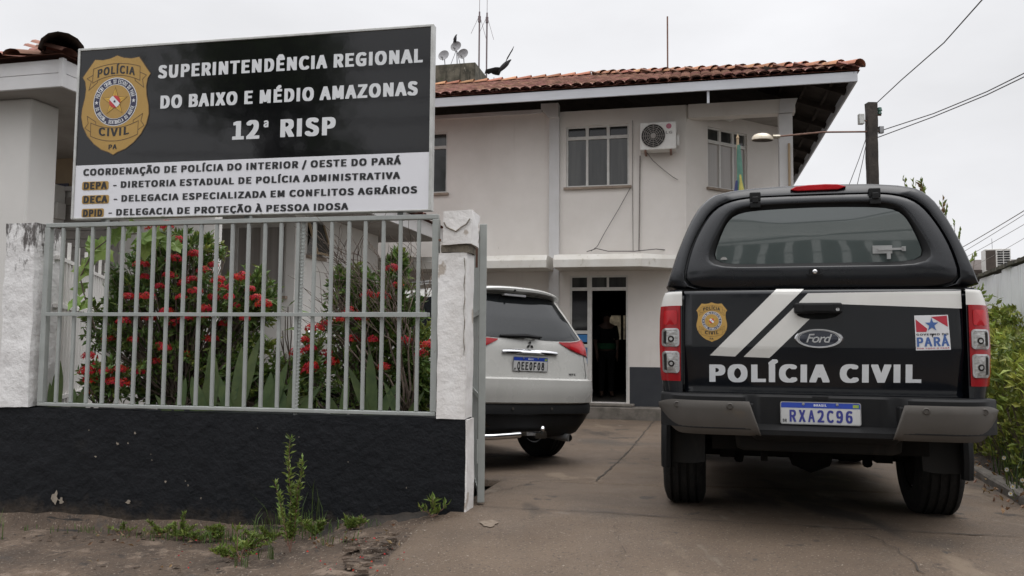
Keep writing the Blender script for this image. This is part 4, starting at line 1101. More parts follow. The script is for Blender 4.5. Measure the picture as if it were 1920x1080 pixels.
m.build('support_post', M['grey_paint'], SG)
fU = lambda l: (lambda x, z: (x, YS + .002 - l, z))
for s_, x0, x1, zb, cp, ft in (('SUPERINTENDÊNCIA REGIONAL', -2.062, -.092, 2.950, .092, .0028), ('DO BAIXO E MÉDIO AMAZONAS', -2.035, -.124, 2.729, .092, .0028)):
    m = MB(); write(m, s_, x0, x1, zb, cp, fU(.002), 0, ft); m.build('white_lettering', M['letter_white'], SG)
m = MB(); write(m, '12', -1.467, -1.262, 2.481, .128, fU(.002), 0, .0038); write(m, 'a', -1.232, -1.196, 2.558, .062, fU(.002)); write(m, 'RISP', -1.106, -.701, 2.484, .122, fU(.002), 0, .0038)
m.build('white_lettering', M['letter_white'], SG)
fL = lambda l: (lambda x, z: (x, YS + .001 - l, z))
m = MB()
write(m, 'COORDENAÇÃO DE POLÍCIA DO INTERIOR / OESTE DO PARÁ', -2.635, -.232, 2.264, .048, fL(.002), 0, .0014)
m.build('black_lettering', M['letter_black'], SG)
for a, b, z, s1, s2, e in ((-2.625, -2.437, 2.164, 'DEPA', '- DIRETORIA ESTADUAL DE POLÍCIA ADMINISTRATIVA', -.236), (-2.622, -2.428, 2.064, 'DECA', '- DELEGACIA ESPECIALIZADA EM CONFLITOS AGRÁRIOS', -.117), (-2.62, -2.465, 1.965, 'DPID', '- DELEGACIA DE PROTEÇÃO À PESSOA IDOSA', -.597)):
    m = MB(); write(m, s1, a, b, z, .050, fL(.004), 0, .0014)
    write(m, s2, b + (.05), e, z + .003, .046, fL(.002), 0, .0014)
    m.build('black_lettering', M['letter_black'], SG)
m = MB()
for a, b, z in ((-2.64, -2.424, 2.157), (-2.636, -2.416, 2.057), (-2.634, -2.453, 1.9605)):
    rr = .014; pts = []
    for cx_, cz_, q in ((b - rr, z + .062 - rr, 0), (a + rr, z + .062 - rr, 1), (a + rr, z + rr, 2), (b - rr, z + rr, 3)):
        pts += [(cx_ + rr * cos(pi / 2 * (q + t / 4)), cz_ + rr * sin(pi / 2 * (q + t / 4))) for t in range(5)]
    m.add([(x, YS - .001, zz) for x, zz in pts], [tuple(range(len(pts)))])
m.build('gold_patch', M['gold'], SG)
emblem('emblem', lambda x, z, l: (-2.398 + x, YS - .0005 - l, 2.796 + z), SG)

# ================================================================ annex house behind the garden
Frame.invx = lambda s, px, py, xl: (lambda d: s.loc(CAM_P + d * ((xl - (CAM_P - s.o).dot(s.x)) / d.dot(s.x))))(ray(px, py))
AN = Frame((-3.06, 11.2, 0), 13)
an = thing('annex_house', 'single-storey white annex behind the flowering shrubs with curtained windows', 'building', AN.o, AN.rz)
q0 = AN.inv(342, 553, 0); q1 = AN.inv(534, 555, 0)
AW0 = (q0.x, q1.x, q1.z, 2.75)
s0 = AN.invx(576, 478, 0); s1 = AN.invx(604, 484, 0)
ys0, ys1, zs0 = s0.y, s1.y, s0.z
w = MB(); cells(w, -5.2, 0, -.5, 3.0, 0, .18, [AW0])
cells(w, .18, 3.0, -.5, 3.0, 0, .18, [(ys0, ys1, zs0, zs0 + .75)], lambda a, b, c: (-b, a, c))
w.box(-5.2, -.18, 2.82, 3.0, -.5, 3.0)
w.build('wall', M['annex_wall'], an)
window(an, *AW0, 4, None, 'glass_curtain', None, y=.07, fr=.05)
window(an, ys0, ys1, zs0, zs0 + .75, 1, zs0 + .6, 'glass_grey', 'glass_grey', lambda a, b, c: (.0 - b, a, c), y=.08, fr=.03)
m = MB(); m.add([(.01, ys0 + .02, zs0 + .5), (.01, ys1 - .02, zs0 + .5), (.16, ys1 - .02, zs0 + .03), (.16, ys0 + .02, zs0 + .03)], [(0, 1, 2, 3)])
sash = m.build('awning_sash', M['glass_grey'], an)
m = MB(); m.bar((.16, ys0, zs0 + .03), (.16, ys1, zs0 + .03), .03); m.bar((.01, ys1, zs0 + .5), (.16, ys1, zs0 + .03), .03); m.bar((.01, ys0, zs0 + .5), (.16, ys0, zs0 + .03), .03)
m.build('sash_frame', M['beige'], sash)
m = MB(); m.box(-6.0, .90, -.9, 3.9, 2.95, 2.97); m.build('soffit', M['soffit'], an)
m = MB(); m.box(-6.0, .93, -.93, -.901, 2.93, 3.17); m.box(.901, .93, -.90, 3.9, 2.93, 3.17); m.build('fascia', M['white_trim'], an)
tm = MB(); ns = sqrt(1 + .35 ** 2)
tiled_plane(tm, (-6, -1.0, 3.22), Vector((0, 1, .35)) / ns, Vector((1, 0, 0)), Vector((0, -.35, 1)) / ns, 34, 7, lambda q: q.x < 1.0 - (q.y + 1.0))
tiled_plane(tm, (1.0, -1.0, 3.22), Vector((-1, 0, .35)) / ns, Vector((0, 1, 0)), Vector((.35, 0, 1)) / ns, 24, 7, lambda q: (1.0 - q.x) < q.y + 1.0)
tm.build('roof_tiles', M['tile'], an, smooth=True, angle=0, fix=False)
m = MB(); m.add([(-6, -1, 3.19), (1, -1, 3.19), (-1.45, 1.45, 4.05), (-6, 1.45, 4.05), (1, 3.9, 3.19), (-6, 3.9, 3.19)], [(0, 1, 2, 3), (1, 4, 2), (3, 2, 4, 5)]); m.build('roof_deck', M['tile_dark'], an)

PO = Frame((-4.48, 7.3, 0), 13)
po = thing('porch', 'white tiled porch with a thick pillar at the far left behind the fence', 'porch', PO.o, PO.rz)
m = MB(); m.box(-.55, 0, 0, .34, -.5, 3.32); m.build('pillar', M['annex_wall'], po, bevel=.02)
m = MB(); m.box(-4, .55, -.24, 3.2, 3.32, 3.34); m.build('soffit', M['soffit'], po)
m = MB()
for z in (3.305, 3.43): m.box(-4, .58, -.27, -.241, z, z + .122); m.box(.551, .58, -.24, 3.2, z, z + .122)
m.box(.545, .59, -.28, -.235, 3.30, 3.56)
m.build('fascia', M['white_trim'], po, bevel=.004)
tm = MB()
tiled_plane(tm, (-3.7, -.33, 3.60), Vector((0, 1, .35)) / ns, Vector((1, 0, 0)), Vector((0, -.35, 1)) / ns, 21, 6, lambda q: q.x < .62 - (q.y + .33) - .05)
tiled_plane(tm, (.62, -.33, 3.60), Vector((-1, 0, .35)) / ns, Vector((0, 1, 0)), Vector((.35, 0, 1)) / ns, 17, 6, lambda q: (.62 - q.x) < q.y + .33)
tm.build('roof_tiles', M['tile'], po, smooth=True, angle=0, fix=False)
m = MB(); d = Vector((-1, 1, .35)).normalized(); ac = Vector((1, 1, 0)).normalized(); u = d.cross(ac) * -1
u = u if u.z > 0 else -u
for i in range(6): barrel(m, Vector((.66, -.37, 3.58)) + d * (i * .36), d, ac, u, .42, .30, .13, 7, taper=.4)
M['tile_mouldy'] = mat('tile_mouldy', (.085, .062, .052), (.045, .035, .03), rough=.95, scale=6, spec=.15)
m.build('ridge_tiles', M['tile_mouldy'], po, smooth=True, angle=0, fix=False)
m = MB(); m.add([(-4, -.33, 3.58), (.62, -.33, 3.58), (-1.2, 1.5, 4.2), (-4, 1.5, 4.2), (.62, 3.3, 3.58), (-4, 3.3, 3.58)], [(0, 1, 2, 3), (1, 4, 2), (3, 2, 4, 5)]); m.build('roof_deck', M['tile_dark'], po)
m = MB(); m.box(-4, .5, 2.2, 2.35, 2.95, 3.32); m.build('back_wall', M['beige'], po)
m = MB(); m.box(-4, .5, 2.2, 2.35, -.5, 2.90); m.build('lower_wall', M['annex_wall'], po)
m = MB(); m.box(-4, .5, 2.12, 2.35, 2.901, 2.949); m.build('ledge', M['white_trim'], po)
pd = PO.inv(97, 330, 2.19); 
m = MB(); 
for i in range(26): m.box(pd.x + .04, pd.x + .95, 2.165, 2.195, .1 + i * .105, .1 + i * .105 + .098)
m.box(pd.x, pd.x + .035, 2.15, 2.199, 0, 2.85); m.box(pd.x + .955, pd.x + 1.0, 2.15, 2.199, 0, 2.85)
dr_ = m.build('door', M['soffit'], po)
pq = PO.inv(103, 345, 2.16); pr = PO.inv(127, 353, 2.16)
m = MB(); m.box(pq.x, pq.x + .20, 2.150, 2.1645, pr.z, pq.z); m.build('door_plaque', M['navy'], dr_)
pf = PO.inv(66, 380, 2.0)
ac2 = copy_tree(ac_o); ac2['label'] = 'air conditioner unit on the porch wall mostly hidden by the thick pillar'; ac2['group'] = None; del ac2['group']
ac2.location = PO.w((pf.x - .35, 2.18, pf.z - .28)); ac2.rotation_euler = (0, 0, PO.rz)

# side railing of the garden
p0 = Vector((-3.40, 5.95, .40)); p1 = Vector((-4.15, 8.2, .40))
sf = thing('side_railing', 'old grey picket railing along the left side of the garden', 'fence', p0, -atan2(p1.x - p0.x, p1.y - p0.y))
LN = (p1 - p0).length
m = MB()
for z in (.22, .92, 1.28): m.box(-.014, .014, 0, LN, z, z + .03)
m.build('rail', M['annex_wall'], sf)
for i in range(20):
    y = .06 + i * (LN - .1) / 19; m = MB(); m.box(-.012, .012, y - .012, y + .012, 0, .219); m.box(-.012, .012, y - .012, y + .012, .251, .919); m.box(-.012, .012, y - .012, y + .012, .951, 1.279 if i % 3 else 1.45)
    m.build('picket', M['annex_wall'], sf)
# ================================================================ pickup
M['car_black'] = mat('car_black', (.0036, .0046, .0068), (.005, .006, .0084), rough=.18, scale=1.5, spec=.38, coat=.28, rvar=.06)
M['canopy_black'] = mat('canopy_black', (.0045, .0054, .0076), (.0062, .0072, .0094), rough=.28, scale=2.2, spec=.42, coat=.15, rvar=.06)
M['car_white'] = mat('car_white', (.60, .59, .56), (.55, .54, .51), rough=.35, scale=3, coat=.2, spots=[(5, .66, .1, (.45, .43, .38), (1, 1, 3))])
M['plastic_black'] = mat('plastic_black', (.0075, .0078, .0085), (.011, .011, .0112), rough=.55, spec=.2, scale=6, bump=.05, bscale=150)
M['plastic_dusty'] = mat('plastic_dusty', (.009, .0088, .0085), (.015, .013, .011), rough=.7, spec=.2, scale=5, spots=[(3, .6, .15, (.030, .025, .020), (2, 2, .5))])
M['bumper_grey'] = mat('bumper_grey', (.080, .072, .064), (.066, .060, .053), rough=.45, spec=.35, metal=.2, scale=3, spots=[(4, .62, .15, (.085, .07, .055), (1, 1, 2))])
M['lens_red'] = mat('lens_red', (.29, .006, .010), (.23, .005, .008), rough=.16, scale=4, spec=.35, coat=.1)
M['lens_dark_red'] = mat('lens_dark_red', (.10, .004, .007), (.13, .005, .008), rough=.16, scale=8, spec=.35, coat=.1)
M['lens_bright_red'] = mat('lens_bright_red', (.42, .010, .016), (.34, .008, .012), rough=.16, scale=8, spec=.35, coat=.1)
M['reflector_grey'] = mat('reflector_grey', (.40, .40, .385), (.18, .17, .16), rough=.16, metal=.35, scale=26, stretch=(1, 1, 3), coat=.9)
M['chrome'] = mat('chrome', (.62, .62, .63), (.50, .50, .51), rough=.14, metal=1.0, scale=5)
M['chrome_dull'] = mat('chrome_dull', (.48, .48, .48), (.38, .38, .38), rough=.28, metal=.8, scale=8)
M['emblem_dark'] = mat('emblem_dark', (.016, .019, .030), (.02, .024, .036), rough=.2, scale=5, coat=.5)
M['car_glass'] = mat('car_glass', (.055, .068, .066), (.062, .075, .073), rough=.02, spec=1.0, scale=1, coat=.7)
M['plate_white'] = mat('plate_white', (.50, .50, .49), (.44, .44, .43), rough=.4, scale=6)
M['plate_blue'] = mat('plate_blue', (.020, .055, .34), (.018, .048, .30), rough=.35, scale=6)
M['plate_ink'] = mat('plate_ink', (.03, .035, .19), (.035, .04, .22), rough=.4, scale=6)
M['plate_green'] = mat('plate_green', (.12, .30, .06), (.3, .34, .06), rough=.4, scale=40)
M['sticker_blue'] = mat('sticker_blue', (.05, .11, .30), (.045, .10, .27), rough=.4, scale=6)
M['sticker_red'] = mat('sticker_red', (.40, .025, .045), (.36, .022, .04), rough=.4, scale=6)
M['sticker_white'] = mat('sticker_white', (.60, .60, .61), (.55, .55, .56), rough=.4, scale=6)
M['tread'] = mat('tread', (.009, .009, .009), (.016, .0145, .013), rough=.85, spec=.25, scale=30, bump=.4, bscale=60)
M['rim'] = mat('rim', (.30, .30, .31), (.24, .24, .25), rough=.35, metal=.8, scale=6)
M['under'] = mat('under', (.006, .0055, .005), (.010, .0085, .007), rough=.9, spec=.15, scale=6)

tk = thing('pickup_truck', 'black police pickup with white stripes and a hard canopy parked in the gateway', 'pickup truck', TR.o, TR.rz)
tk.rotation_euler = (-radians(1.1), 0, TR.rz)
# ---- body from its side outline, wheel arches cut in
def arch(cy, cz, r, a0=180, a1=0, k=12):
    return [(cy + r * cos(radians(a0 + (a1 - a0) * i / k)), cz + r * sin(radians(a0 + (a1 - a0) * i / k))) for i in range(k + 1)]
side = [(.10, 1.405), (.10, .80), (.30, .62), (.50, .56)] + arch(1.0, .42, .47, 165, 15) + [(1.52, .48), (3.62, .46)] + arch(4.22, .42, .47, 170, 10) + \
       [(4.85, .50), (5.15, .52), (5.25, .75), (5.15, 1.02), (4.85, 1.13), (4.05, 1.22), (3.85, 1.40), (1.80, 1.42), (1.72, 1.405)]
m = MB(); m.prism(side, -.882, .882, lambda p, q, a: (a * (1 - .06 * max(0, q - 1.25) / .2), p, q))
body = m.build('body', M['car_black'], tk, bevel=.045, seg=3)
m = MB(); m.box(-.60, .60, .18, 5.0, .46, .80); m.box(-.84, -.60, 1.55, 3.6, .38, .55); m.box(.60, .84, 1.55, 3.6, .38, .55); m.box(-.70, .70, 1.55, 3.7, .27, .379); m.box(-.599, .599, 3.7, 4.9, .30, .459); m.build('chassis', M['under'], tk)  # chassis; outer and low boxes are added unseen, to darken the ground beneath
for s in (-1, 1):
    for cy in (1.0, 4.22):
        m = MB(); m.tube([(s * .890, p, q) for p, q in arch(cy, .42, .475, 195, -15, 16)], .036, 8); m.build('wheel_arch_trim', M['plastic_black'], tk, smooth=True)
    m = MB(); m.box(s * .8835 - .001, s * .8835 + .001, .2, 3.75, 1.19, 1.26); m.build('side_stripe', M['car_white'], tk)
    m = MB(); m.bar((s * .90, 1.62, .42), (s * .90, 3.5, .42), .10, .05); m.build('side_step', M['plastic_black'], tk)
# cab
m = MB()
L = []
for z, hw, y0, y1 in ((1.405, .80, 1.80, 3.86), (1.45, .79, 1.82, 3.80), (1.70, .69, 1.95, 3.25), (1.78, .65, 2.02, 3.02), (1.82, .56, 2.12, 2.85)):
    L.append([(hw * cx, (y0 + y1) / 2 + (y1 - y0) / 2 * cy, z) for cx, cy in ((1, -.92), (1, .92), (.9, 1), (-.9, 1), (-1, .92), (-1, -.92), (-.9, -1), (.9, -1))])
m.loops(L, 0, False, True); m.build('cab', M['car_black'], tk, smooth=True, bevel=.01)
m = MB(); m.add([(-.68, 3.80, 1.47), (.68, 3.80, 1.47), (.58, 3.27, 1.70), (-.58, 3.27, 1.70)], [(0, 1, 2, 3)]); m.build('windscreen', M['car_glass'], tk)
for s in (-1, 1):
    m = MB(); m.add([(s * .792, 2.0, 1.47), (s * .792, 3.6, 1.47), (s * .70, 3.1, 1.70), (s * .70, 2.08, 1.70)], [(0, 1, 2, 3)]); m.build('side_window', M['car_glass'], tk)
    m = MB(); m.lathe([(0, 0), (.08, .01), (.10, .05), (.09, .11), (0, .13)], 12, lambda a, b, h: (s * (.93 + a * 1.1), 3.45 - h, 1.46 + b)); m.build('wing_mirror', M['car_black'], tk, smooth=True)
    m = MB(); m.box(s * .55 - .25, s * .55 + .25, 5.12, 5.22, .86, 1.0); m.build('headlight', M['reflector_grey'], tk, bevel=.03)
# ---- wheels
def wheel(par, cx, cy, r, w, rimr, dz=0):
    prof = [(rimr, -w / 2 + .02), (rimr + .02, -w / 2), (r - .07, -w / 2 - .006), (r - .022, -w / 2 + .012), (r - .004, -w / 2 + .035)]
    gz_ = [-.30, -.10, .10, .30]
    for gk in gz_:
        c = gk * w
        prof += [(r, c - .009), (r - .011, c - .007), (r - .011, c + .007), (r, c + .009)]
    prof += [(r - .004, w / 2 - .035), (r - .022, w / 2 - .012), (r - .07, w / 2 + .006), (rimr + .02, w / 2), (rimr, w / 2 - .02)]
    m = MB(); fn = lambda a, b, h: (cx + h, cy + a, r + b + dz)
    m.loops([[fn(rr * cos(2 * pi * k / 48), rr * sin(2 * pi * k / 48), h) for k in range(48)] for rr, h in prof])
    t = m.build('tyre', M['tread'], par, smooth=True, angle=40)
    m = MB(); s = 1 if cx > 0 else -1
    fn = lambda a, b, h: (cx + s * h, cy + a, r + b + dz)
    m.lathe([(0, .06), (.05, .065), (.07, .04), (rimr * .75, .05), (rimr * .96, w * .36), (rimr, w * .45), (rimr - .005, -.10), (rimr * .9, -.10), (.1, -.04), (0, -.04)], 30, fn)
    m.build('rim', M['rim'], t, smooth=True)
    m = MB(); m.lathe([(0, -.085), (rimr * .93, -.085), (rimr * .93, -.11), (0, -.115)], 24, fn); m.build('brake_drum', M['under'], t)
    return t
for s in (-1, 1):
    for cy in (1.0, 4.22): wheel(tk, s * .785, cy, .385, .265, .215, 0 if cy < 2 else -.045)
# ---- tailgate
def tgy(x, z):
    y = .006 + .022 * (x / .757) ** 2
    if z < 1.07: y += .048 * ((1.07 - z) / .27)
    else: y += .012 * ((z - 1.07) / .335) ** 2
    if z > 1.385: y += 1.2 * (z - 1.385) ** 2 * 40 * .4
    if z < .815: y -= .006
    return y
zs = [.80, .81, .818, .85, .90, .95, 1.0, 1.05, 1.066, 1.074, 1.09, 1.15, 1.2, 1.25, 1.3, 1.35, 1.38, 1.39, 1.398, 1.405]
m = MB(); nx = 40; hw = .757
vs = []
for z in zs:
    for i in range(nx + 1):
        x = -hw + 2 * hw * i / nx
        e = .010 if i in (0, nx) else 0
        vs.append((x, tgy(x, z) + e, z))
fs = [(j * (nx + 1) + i, j * (nx + 1) + i + 1, (j + 1) * (nx + 1) + i + 1, (j + 1) * (nx + 1) + i) for j in range(len(zs) - 1) for i in range(nx)]
m.add(vs, fs)
n1_ = nx + 1
edge = [vs[i] for i in range(n1_)] + [vs[j * n1_ + nx] for j in range(1, len(zs))] + [vs[(len(zs) - 1) * n1_ + i] for i in range(nx - 1, -1, -1)] + [vs[j * n1_] for j in range(len(zs) - 2, 0, -1)]
m.loops([edge, [(x, .085, z) for x, y, z in edge]])
tg = m.build('tailgate', M['car_black'], tk, smooth=True, angle=45, fix=True)
def patch(mb, q, nu, nv, surf, lift, mi=0):
    """quad q = 4 (x,z) corners laid on surf(x,z)->y"""
    a, b, c, d = [Vector(p) for p in q]
    def f(u, v):
        p = (a * (1 - u) + b * u) * (1 - v) + (d * (1 - u) + c * u) * v
        return (p.x, surf(p.x, p.y) - lift, p.y)
    mb.grid(f, nu, nv, mi)
tp = lambda px, py: (lambda v: (v.x, v.z))(TR.inv(px, py, .008))
m = MB()
patch(m, [tp(1331, 666.3), tp(1378.6, 668.4), tp(1509, 540.5), tp(1457, 540.5)], 4, 24, tgy, .0016)
m.build('stripe', M['car_white'], tg)
m = MB()
patch(m, [tp(1394.6, 669), tp(1443.5, 671), tp(1529, 588), tp(1480, 585.5)], 4, 16, tgy, .0016)
patch(m, [tp(1480, 585.4), tp(1529, 588), tp(1546, 571), tp(1498.5, 567)], 4, 4, tgy, .0016)
patch(m, [tp(1498.5, 567), (.752, tp(1806, 577.5)[1]), (.752, tp(1806, 543.5)[1]), tp(1516, 549)], 24, 6, tgy, .0016)
m.build('stripe', M['car_white'], tg)
m = MB(); write(m, 'POLÍCIA CIVIL', -.613, .538, .866, .099, lambda x, z: (x, tgy(x, z + .0143 * (x + .613)) - .0018, z + .0143 * (x + .613)), 0, .0042)
m.build('lettering', M['letter_white'], tg)
bw = .176 / .545
bc = tp(1334.5, 602)
emblem('badge', lambda x, z, l: (bc[0] + x * bw, tgy(bc[0] + x * bw, bc[1] + z * bw + .003) - .0015 - l * .6, bc[1] + z * bw + .003), tg)
# state sticker
c0, c1, c2, c3 = tp(1720, 657), tp(1786.5, 655.5), tp(1781.5, 589.5), tp(1717, 591)
def st(u, v, l):
    x = (c3[0] * (1 - u) + c2[0] * u) * (1 - v) + (c0[0] * (1 - u) + c1[0] * u) * v
    z = (c3[1] * (1 - u) + c2[1] * u) * (1 - v) + (c0[1] * (1 - u) + c1[1] * u) * v
    return (x, tgy(x, z) - .0015 - l * .0006, z)
m = MB()
SM = ['sticker_white', 'sticker_red', 'sticker_blue', 'letter_black']
def sp(P, l, mi): m.add([st(u, v, l) for u, v in P], [tuple(range(len(P)))], mi)
sp([(0, 0), (.5, 0), (1, 0), (1, .5), (1, 1), (.5, 1), (0, 1), (0, .5)], 0, 0)
sp([(.03, .11), (.36, .385), (.33, .475), (.03, .475)], 1, 1); sp([(.49, .05), (.965, .02), (.965, .345)], 1, 1)
ctr = (.50, .275)
m.add([st(ctr[0], ctr[1], 2)] + [st(ctr[0] + (.205 if i % 2 == 0 else .08) * sin(pi * i / 5), ctr[1] - (.205 if i % 2 == 0 else .08) * cos(pi * i / 5), 2) for i in range(10)], [(0, i + 1, (i + 1) % 10 + 1) for i in range(10)], 2)
write(m, 'GOVERNO DO', .03, .965, 0, .055, lambda x, z: st(x, .578 - z, 1), 3)
write(m, 'PARÁ', .035, .965, 0, .265, lambda x, z: st(x, .895 - z, 1), 2)
write(m, 'POR TODO O PARÁ', .03, .965, 0, .032, lambda x, z: st(x, .965 - z, 1), 1)
m.build('sticker', [M[x] for x in SM], tg)
# handle
m = MB(); m.box(-.134, .124, -.032, .02, 1.266, 1.328); h = m.build('handle', M['plastic_black'], tg, bevel=.012, seg=3)
m = MB(); m.box(-.085, .07, -.036, -.0325, 1.280, 1.316); m.build('pull', M['black'], h, bevel=.004)
m = MB(); m.lathe([(0, 0), (.010, 0), (.010, .004), (0, .005)], 12, lambda a, b, q: (.097 + a, -.0325 - q, 1.288 + b)); m.build('lock', M['chrome'], h)
m = MB(); m.lathe([(.0, 0), (.9, 0), (1, -.004), (1.0, -.006)], 28, lambda a, b, q: (-.005 + a * .115, tgy(0, 1.25) - .0022 - q * .0, 1.2655 + min(b, 0) * .032)); m.build('grip_shade', M['plastic_black'], tg)  # flat dark half oval; shade of the hand hollow put into its colour
# oval badge
fx = lambda k: (lambda a, b, q: (-.003 + a * .131 * k, tgy(0, 1.123) - q, 1.1235 + b * .0565 * k))
m = MB(); m.lathe([(1, 0), (1.0, .006), (.95, .012), (.86, .012), (.83, .008)], 40, fx(1)); oval = m.build('oval_badge', M['chrome'], tg, smooth=True)
m = MB(); m.lathe([(.83, .0065), (.80, .0085), (0, .0095)], 40, fx(1)); m.build('badge_field', M['emblem_dark'], oval, smooth=True)
m = MB(); write_script(m, 'Ford', -.072, .070, 1.100, .050, lambda x, z: (x, tgy(0, 1.123) - .0105, z)); m.build('script', M['chrome'], oval)
# ---- quarter panels, with the white band over the lights
def wid(z):
    T_ = [(.78, .880), (.864, .893), (.95, .902), (1.1, .906), (1.25, .903), (1.317, .897), (1.36, .888), (1.40, .872), (1.42, .85)]
    for (a, b), (c, d) in zip(T_, T_[1:]):
        if z <= c: return b + (d - b) * max(0, (z - a)) / (c - a)
    return T_[-1][1]
def qy(a, z):
    t = max(0, (a - .768) / (wid(z) - .768)); return .012 + .022 * t + .075 * t ** 3.2
for s in (-1, 1):
    m = MB(); zz = [.79, .83, .864, .95, 1.05, 1.15, 1.25, 1.316, 1.318, 1.35, 1.38, 1.40, 1.413]
    vs = []; 
    for z in zz:
        for i in range(13):
            u = i / 12; a = .768 + (wid(z) - .768) * u
            vs.append((s * a, qy(a, z) + (.03 if z > 1.41 else 0), z))
        for y in (.30, .6): vs.append((s * (wid(z) + .002), y, z))
    k = 15
    for j in range(len(zz) - 1):
        for i in range(k - 1): m.add([vs[j * k + i], vs[j * k + i + 1], vs[(j + 1) * k + i + 1], vs[(j + 1) * k + i]], [(0, 1, 2, 3)], 1 if 1.317 < (zz[j] + zz[j + 1]) / 2 < 1.402 else 0)
    qp = m.build('quarter_panel', [M['car_black'], M['car_white']], tk)
    qp.data.polygons.foreach_set('use_smooth', [True] * len(qp.data.polygons))
    bm = bmesh.new(); bm.from_mesh(qp.data); bmesh.ops.remove_doubles(bm, verts=bm.verts, dist=1e-5); bmesh.ops.recalc_face_normals(bm, faces=bm.faces); bm.to_mesh(qp.data); bm.free()
    # lamp cluster
    def ls(u, v, l, s=s):
        z = .867 + (1.315 - .867) * v
        a = .778 + (wid(z) + .002 - .778) * u
        return (s * a, qy(a, z) - .010 - l, z)
    def rr_loop(u0, u1, v0, v1, r, l, k=5):
        P = []
        for cu, cv, q in ((u1 - r, v1 - r * .27, 0), (u0 + r, v1 - r * .27, 1), (u0 + r, v0 + r * .27, 2), (u1 - r, v0 + r * .27, 3)):
            for t in range(k):
                an_ = pi / 2 * (q + t / (k - 1)); P.append((cu + r * cos(an_), cv + r * .27 * sin(an_)))
        return P
    m = MB(); G = [[ls(i / 12, j / 16, .004 * min(1, 6 * min(i / 12, 1 - i / 12 + .15, j / 16, 1 - j / 16))) for i in range(13)] for j in range(17)]
    m.grid(lambda u, v: G[round(v * 16)][round(u * 12)], 12, 16)
    ed = [ls(i / 12, 0, 0) for i in range(13)] + [ls(1, j / 16, 0) for j in range(1, 17)] + [ls(i / 12, 1, 0) for i in range(11, -1, -1)] + [ls(0, j / 16, 0) for j in range(15, 0, -1)]
    m.loops([ed, [(x, y + .02, z) for x, y, z in ed]])
    lt = m.build('tail_light', M['lens_red'], tk, smooth=True, angle=50)
    def lay(m, P, cu, cv, l, mi=0):
        m.loops([[ls(cu + (u - cu) * k, cv + (v - cv) * k, l) for u, v in P] for k in (1, .8, .6, .4, .2, .02)], mi, False, True)
    m = MB(); lay(m, rr_loop(.16, .80, .745, .94, .12, 0), .48, .84, .0075); m.build('upper_reflector', M['lens_bright_red'], lt)
    for v0, v1 in ((.455, .70), (.105, .395)):
        m = MB(); A = rr_loop(.05, .88, v0, v1, .16, 0); Bp = rr_loop(.12, .80, v0 + .022, v1 - .022, .12, 0)
        m.loops([[ls(u, v, .003) for u, v in A], [ls(u, v, .013) for u, v in A], [ls(u, v, .013) for u, v in Bp], [ls(u, v, .007) for u, v in Bp]])
        fr = m.build('lamp_bezel', M['chrome_dull'], lt)
        vm = (v0 + v1) / 2
        m = MB(); lay(m, Bp, .46, vm, .0085)
        cx_, cv_ = .44, vm - .02
        m.add([ls(cx_ + .15 * cos(t), cv_ + .042 * sin(t), .0105) for t in [2 * pi * i / 14 for i in range(14)]], [tuple(range(14))], 1)
        m.add([ls(cx_ + .08 * cos(t), cv_ + .022 * sin(t), .0115) for t in [2 * pi * i / 14 for i in range(14)]], [tuple(range(14))], 0)
        m.add([ls(u, v, .0098) for u, v in ((.66, v0 + .03), (.78, v0 + .05), (.78, v1 - .05), (.66, v1 - .03))], [(0, 1, 2, 3)], 1)
        m.build('clear_lamp', [M['reflector_grey'], M['plastic_dusty']], lt)
# ---- canopy
def lean(z):
    y = .03 + .12 * (z - 1.42) / .6
    if z < 1.50: y += .028 * ((1.50 - z) / .08) ** 2
    return y
OUT = [(0, 1.415), (.872, 1.415), (.868, 1.455), (.852, 1.50), (.818, 1.63), (.776, 1.755), (.735, 1.86), (.69, 1.945), (.645, 2.002), (.59, 2.039), (.49, 2.062), (.345, 2.077), (.1, 2.085), (0, 2.086)]
HAT = [(0, 1.420), (.757, 1.420), (.755, 1.49), (.741, 1.585), (.717, 1.683), (.682, 1.771), (.642, 1.85), (.598, 1.917), (.542, 1.964), (.46, 1.99), (.37, 2.001), (.11, 2.004), (0, 2.004)]
SEA = [(0, 1.55), (.565, 1.55), (.60, 1.562), (.618, 1.59), (.616, 1.63), (.591, 1.70), (.556, 1.775), (.522, 1.846), (.487, 1.903), (.435, 1.928), (.345, 1.941), (.146, 1.946), (0, 1.947)]
GLA = [(0, 1.572), (.56, 1.572), (.582, 1.582), (.588, 1.604), (.577, 1.65), (.55, 1.735), (.522, 1.81), (.49, 1.868), (.440, 1.900), (.33, 1.911), (.148, 1.918), (0, 1.92)]
def relean(P):
    o = []
    for x, z in P:
        k = (4.567 + .03 + .12 * (z - 1.42) / .6) / (4.567 + .03 + .22 * (z - 1.42) / .6); o.append((x * k, CAM_H + (z - CAM_H) * k))
    return o
OUT, HAT, SEA, GLA = relean(OUT), relean(HAT), relean(SEA), relean(GLA)
CZ = 1.715
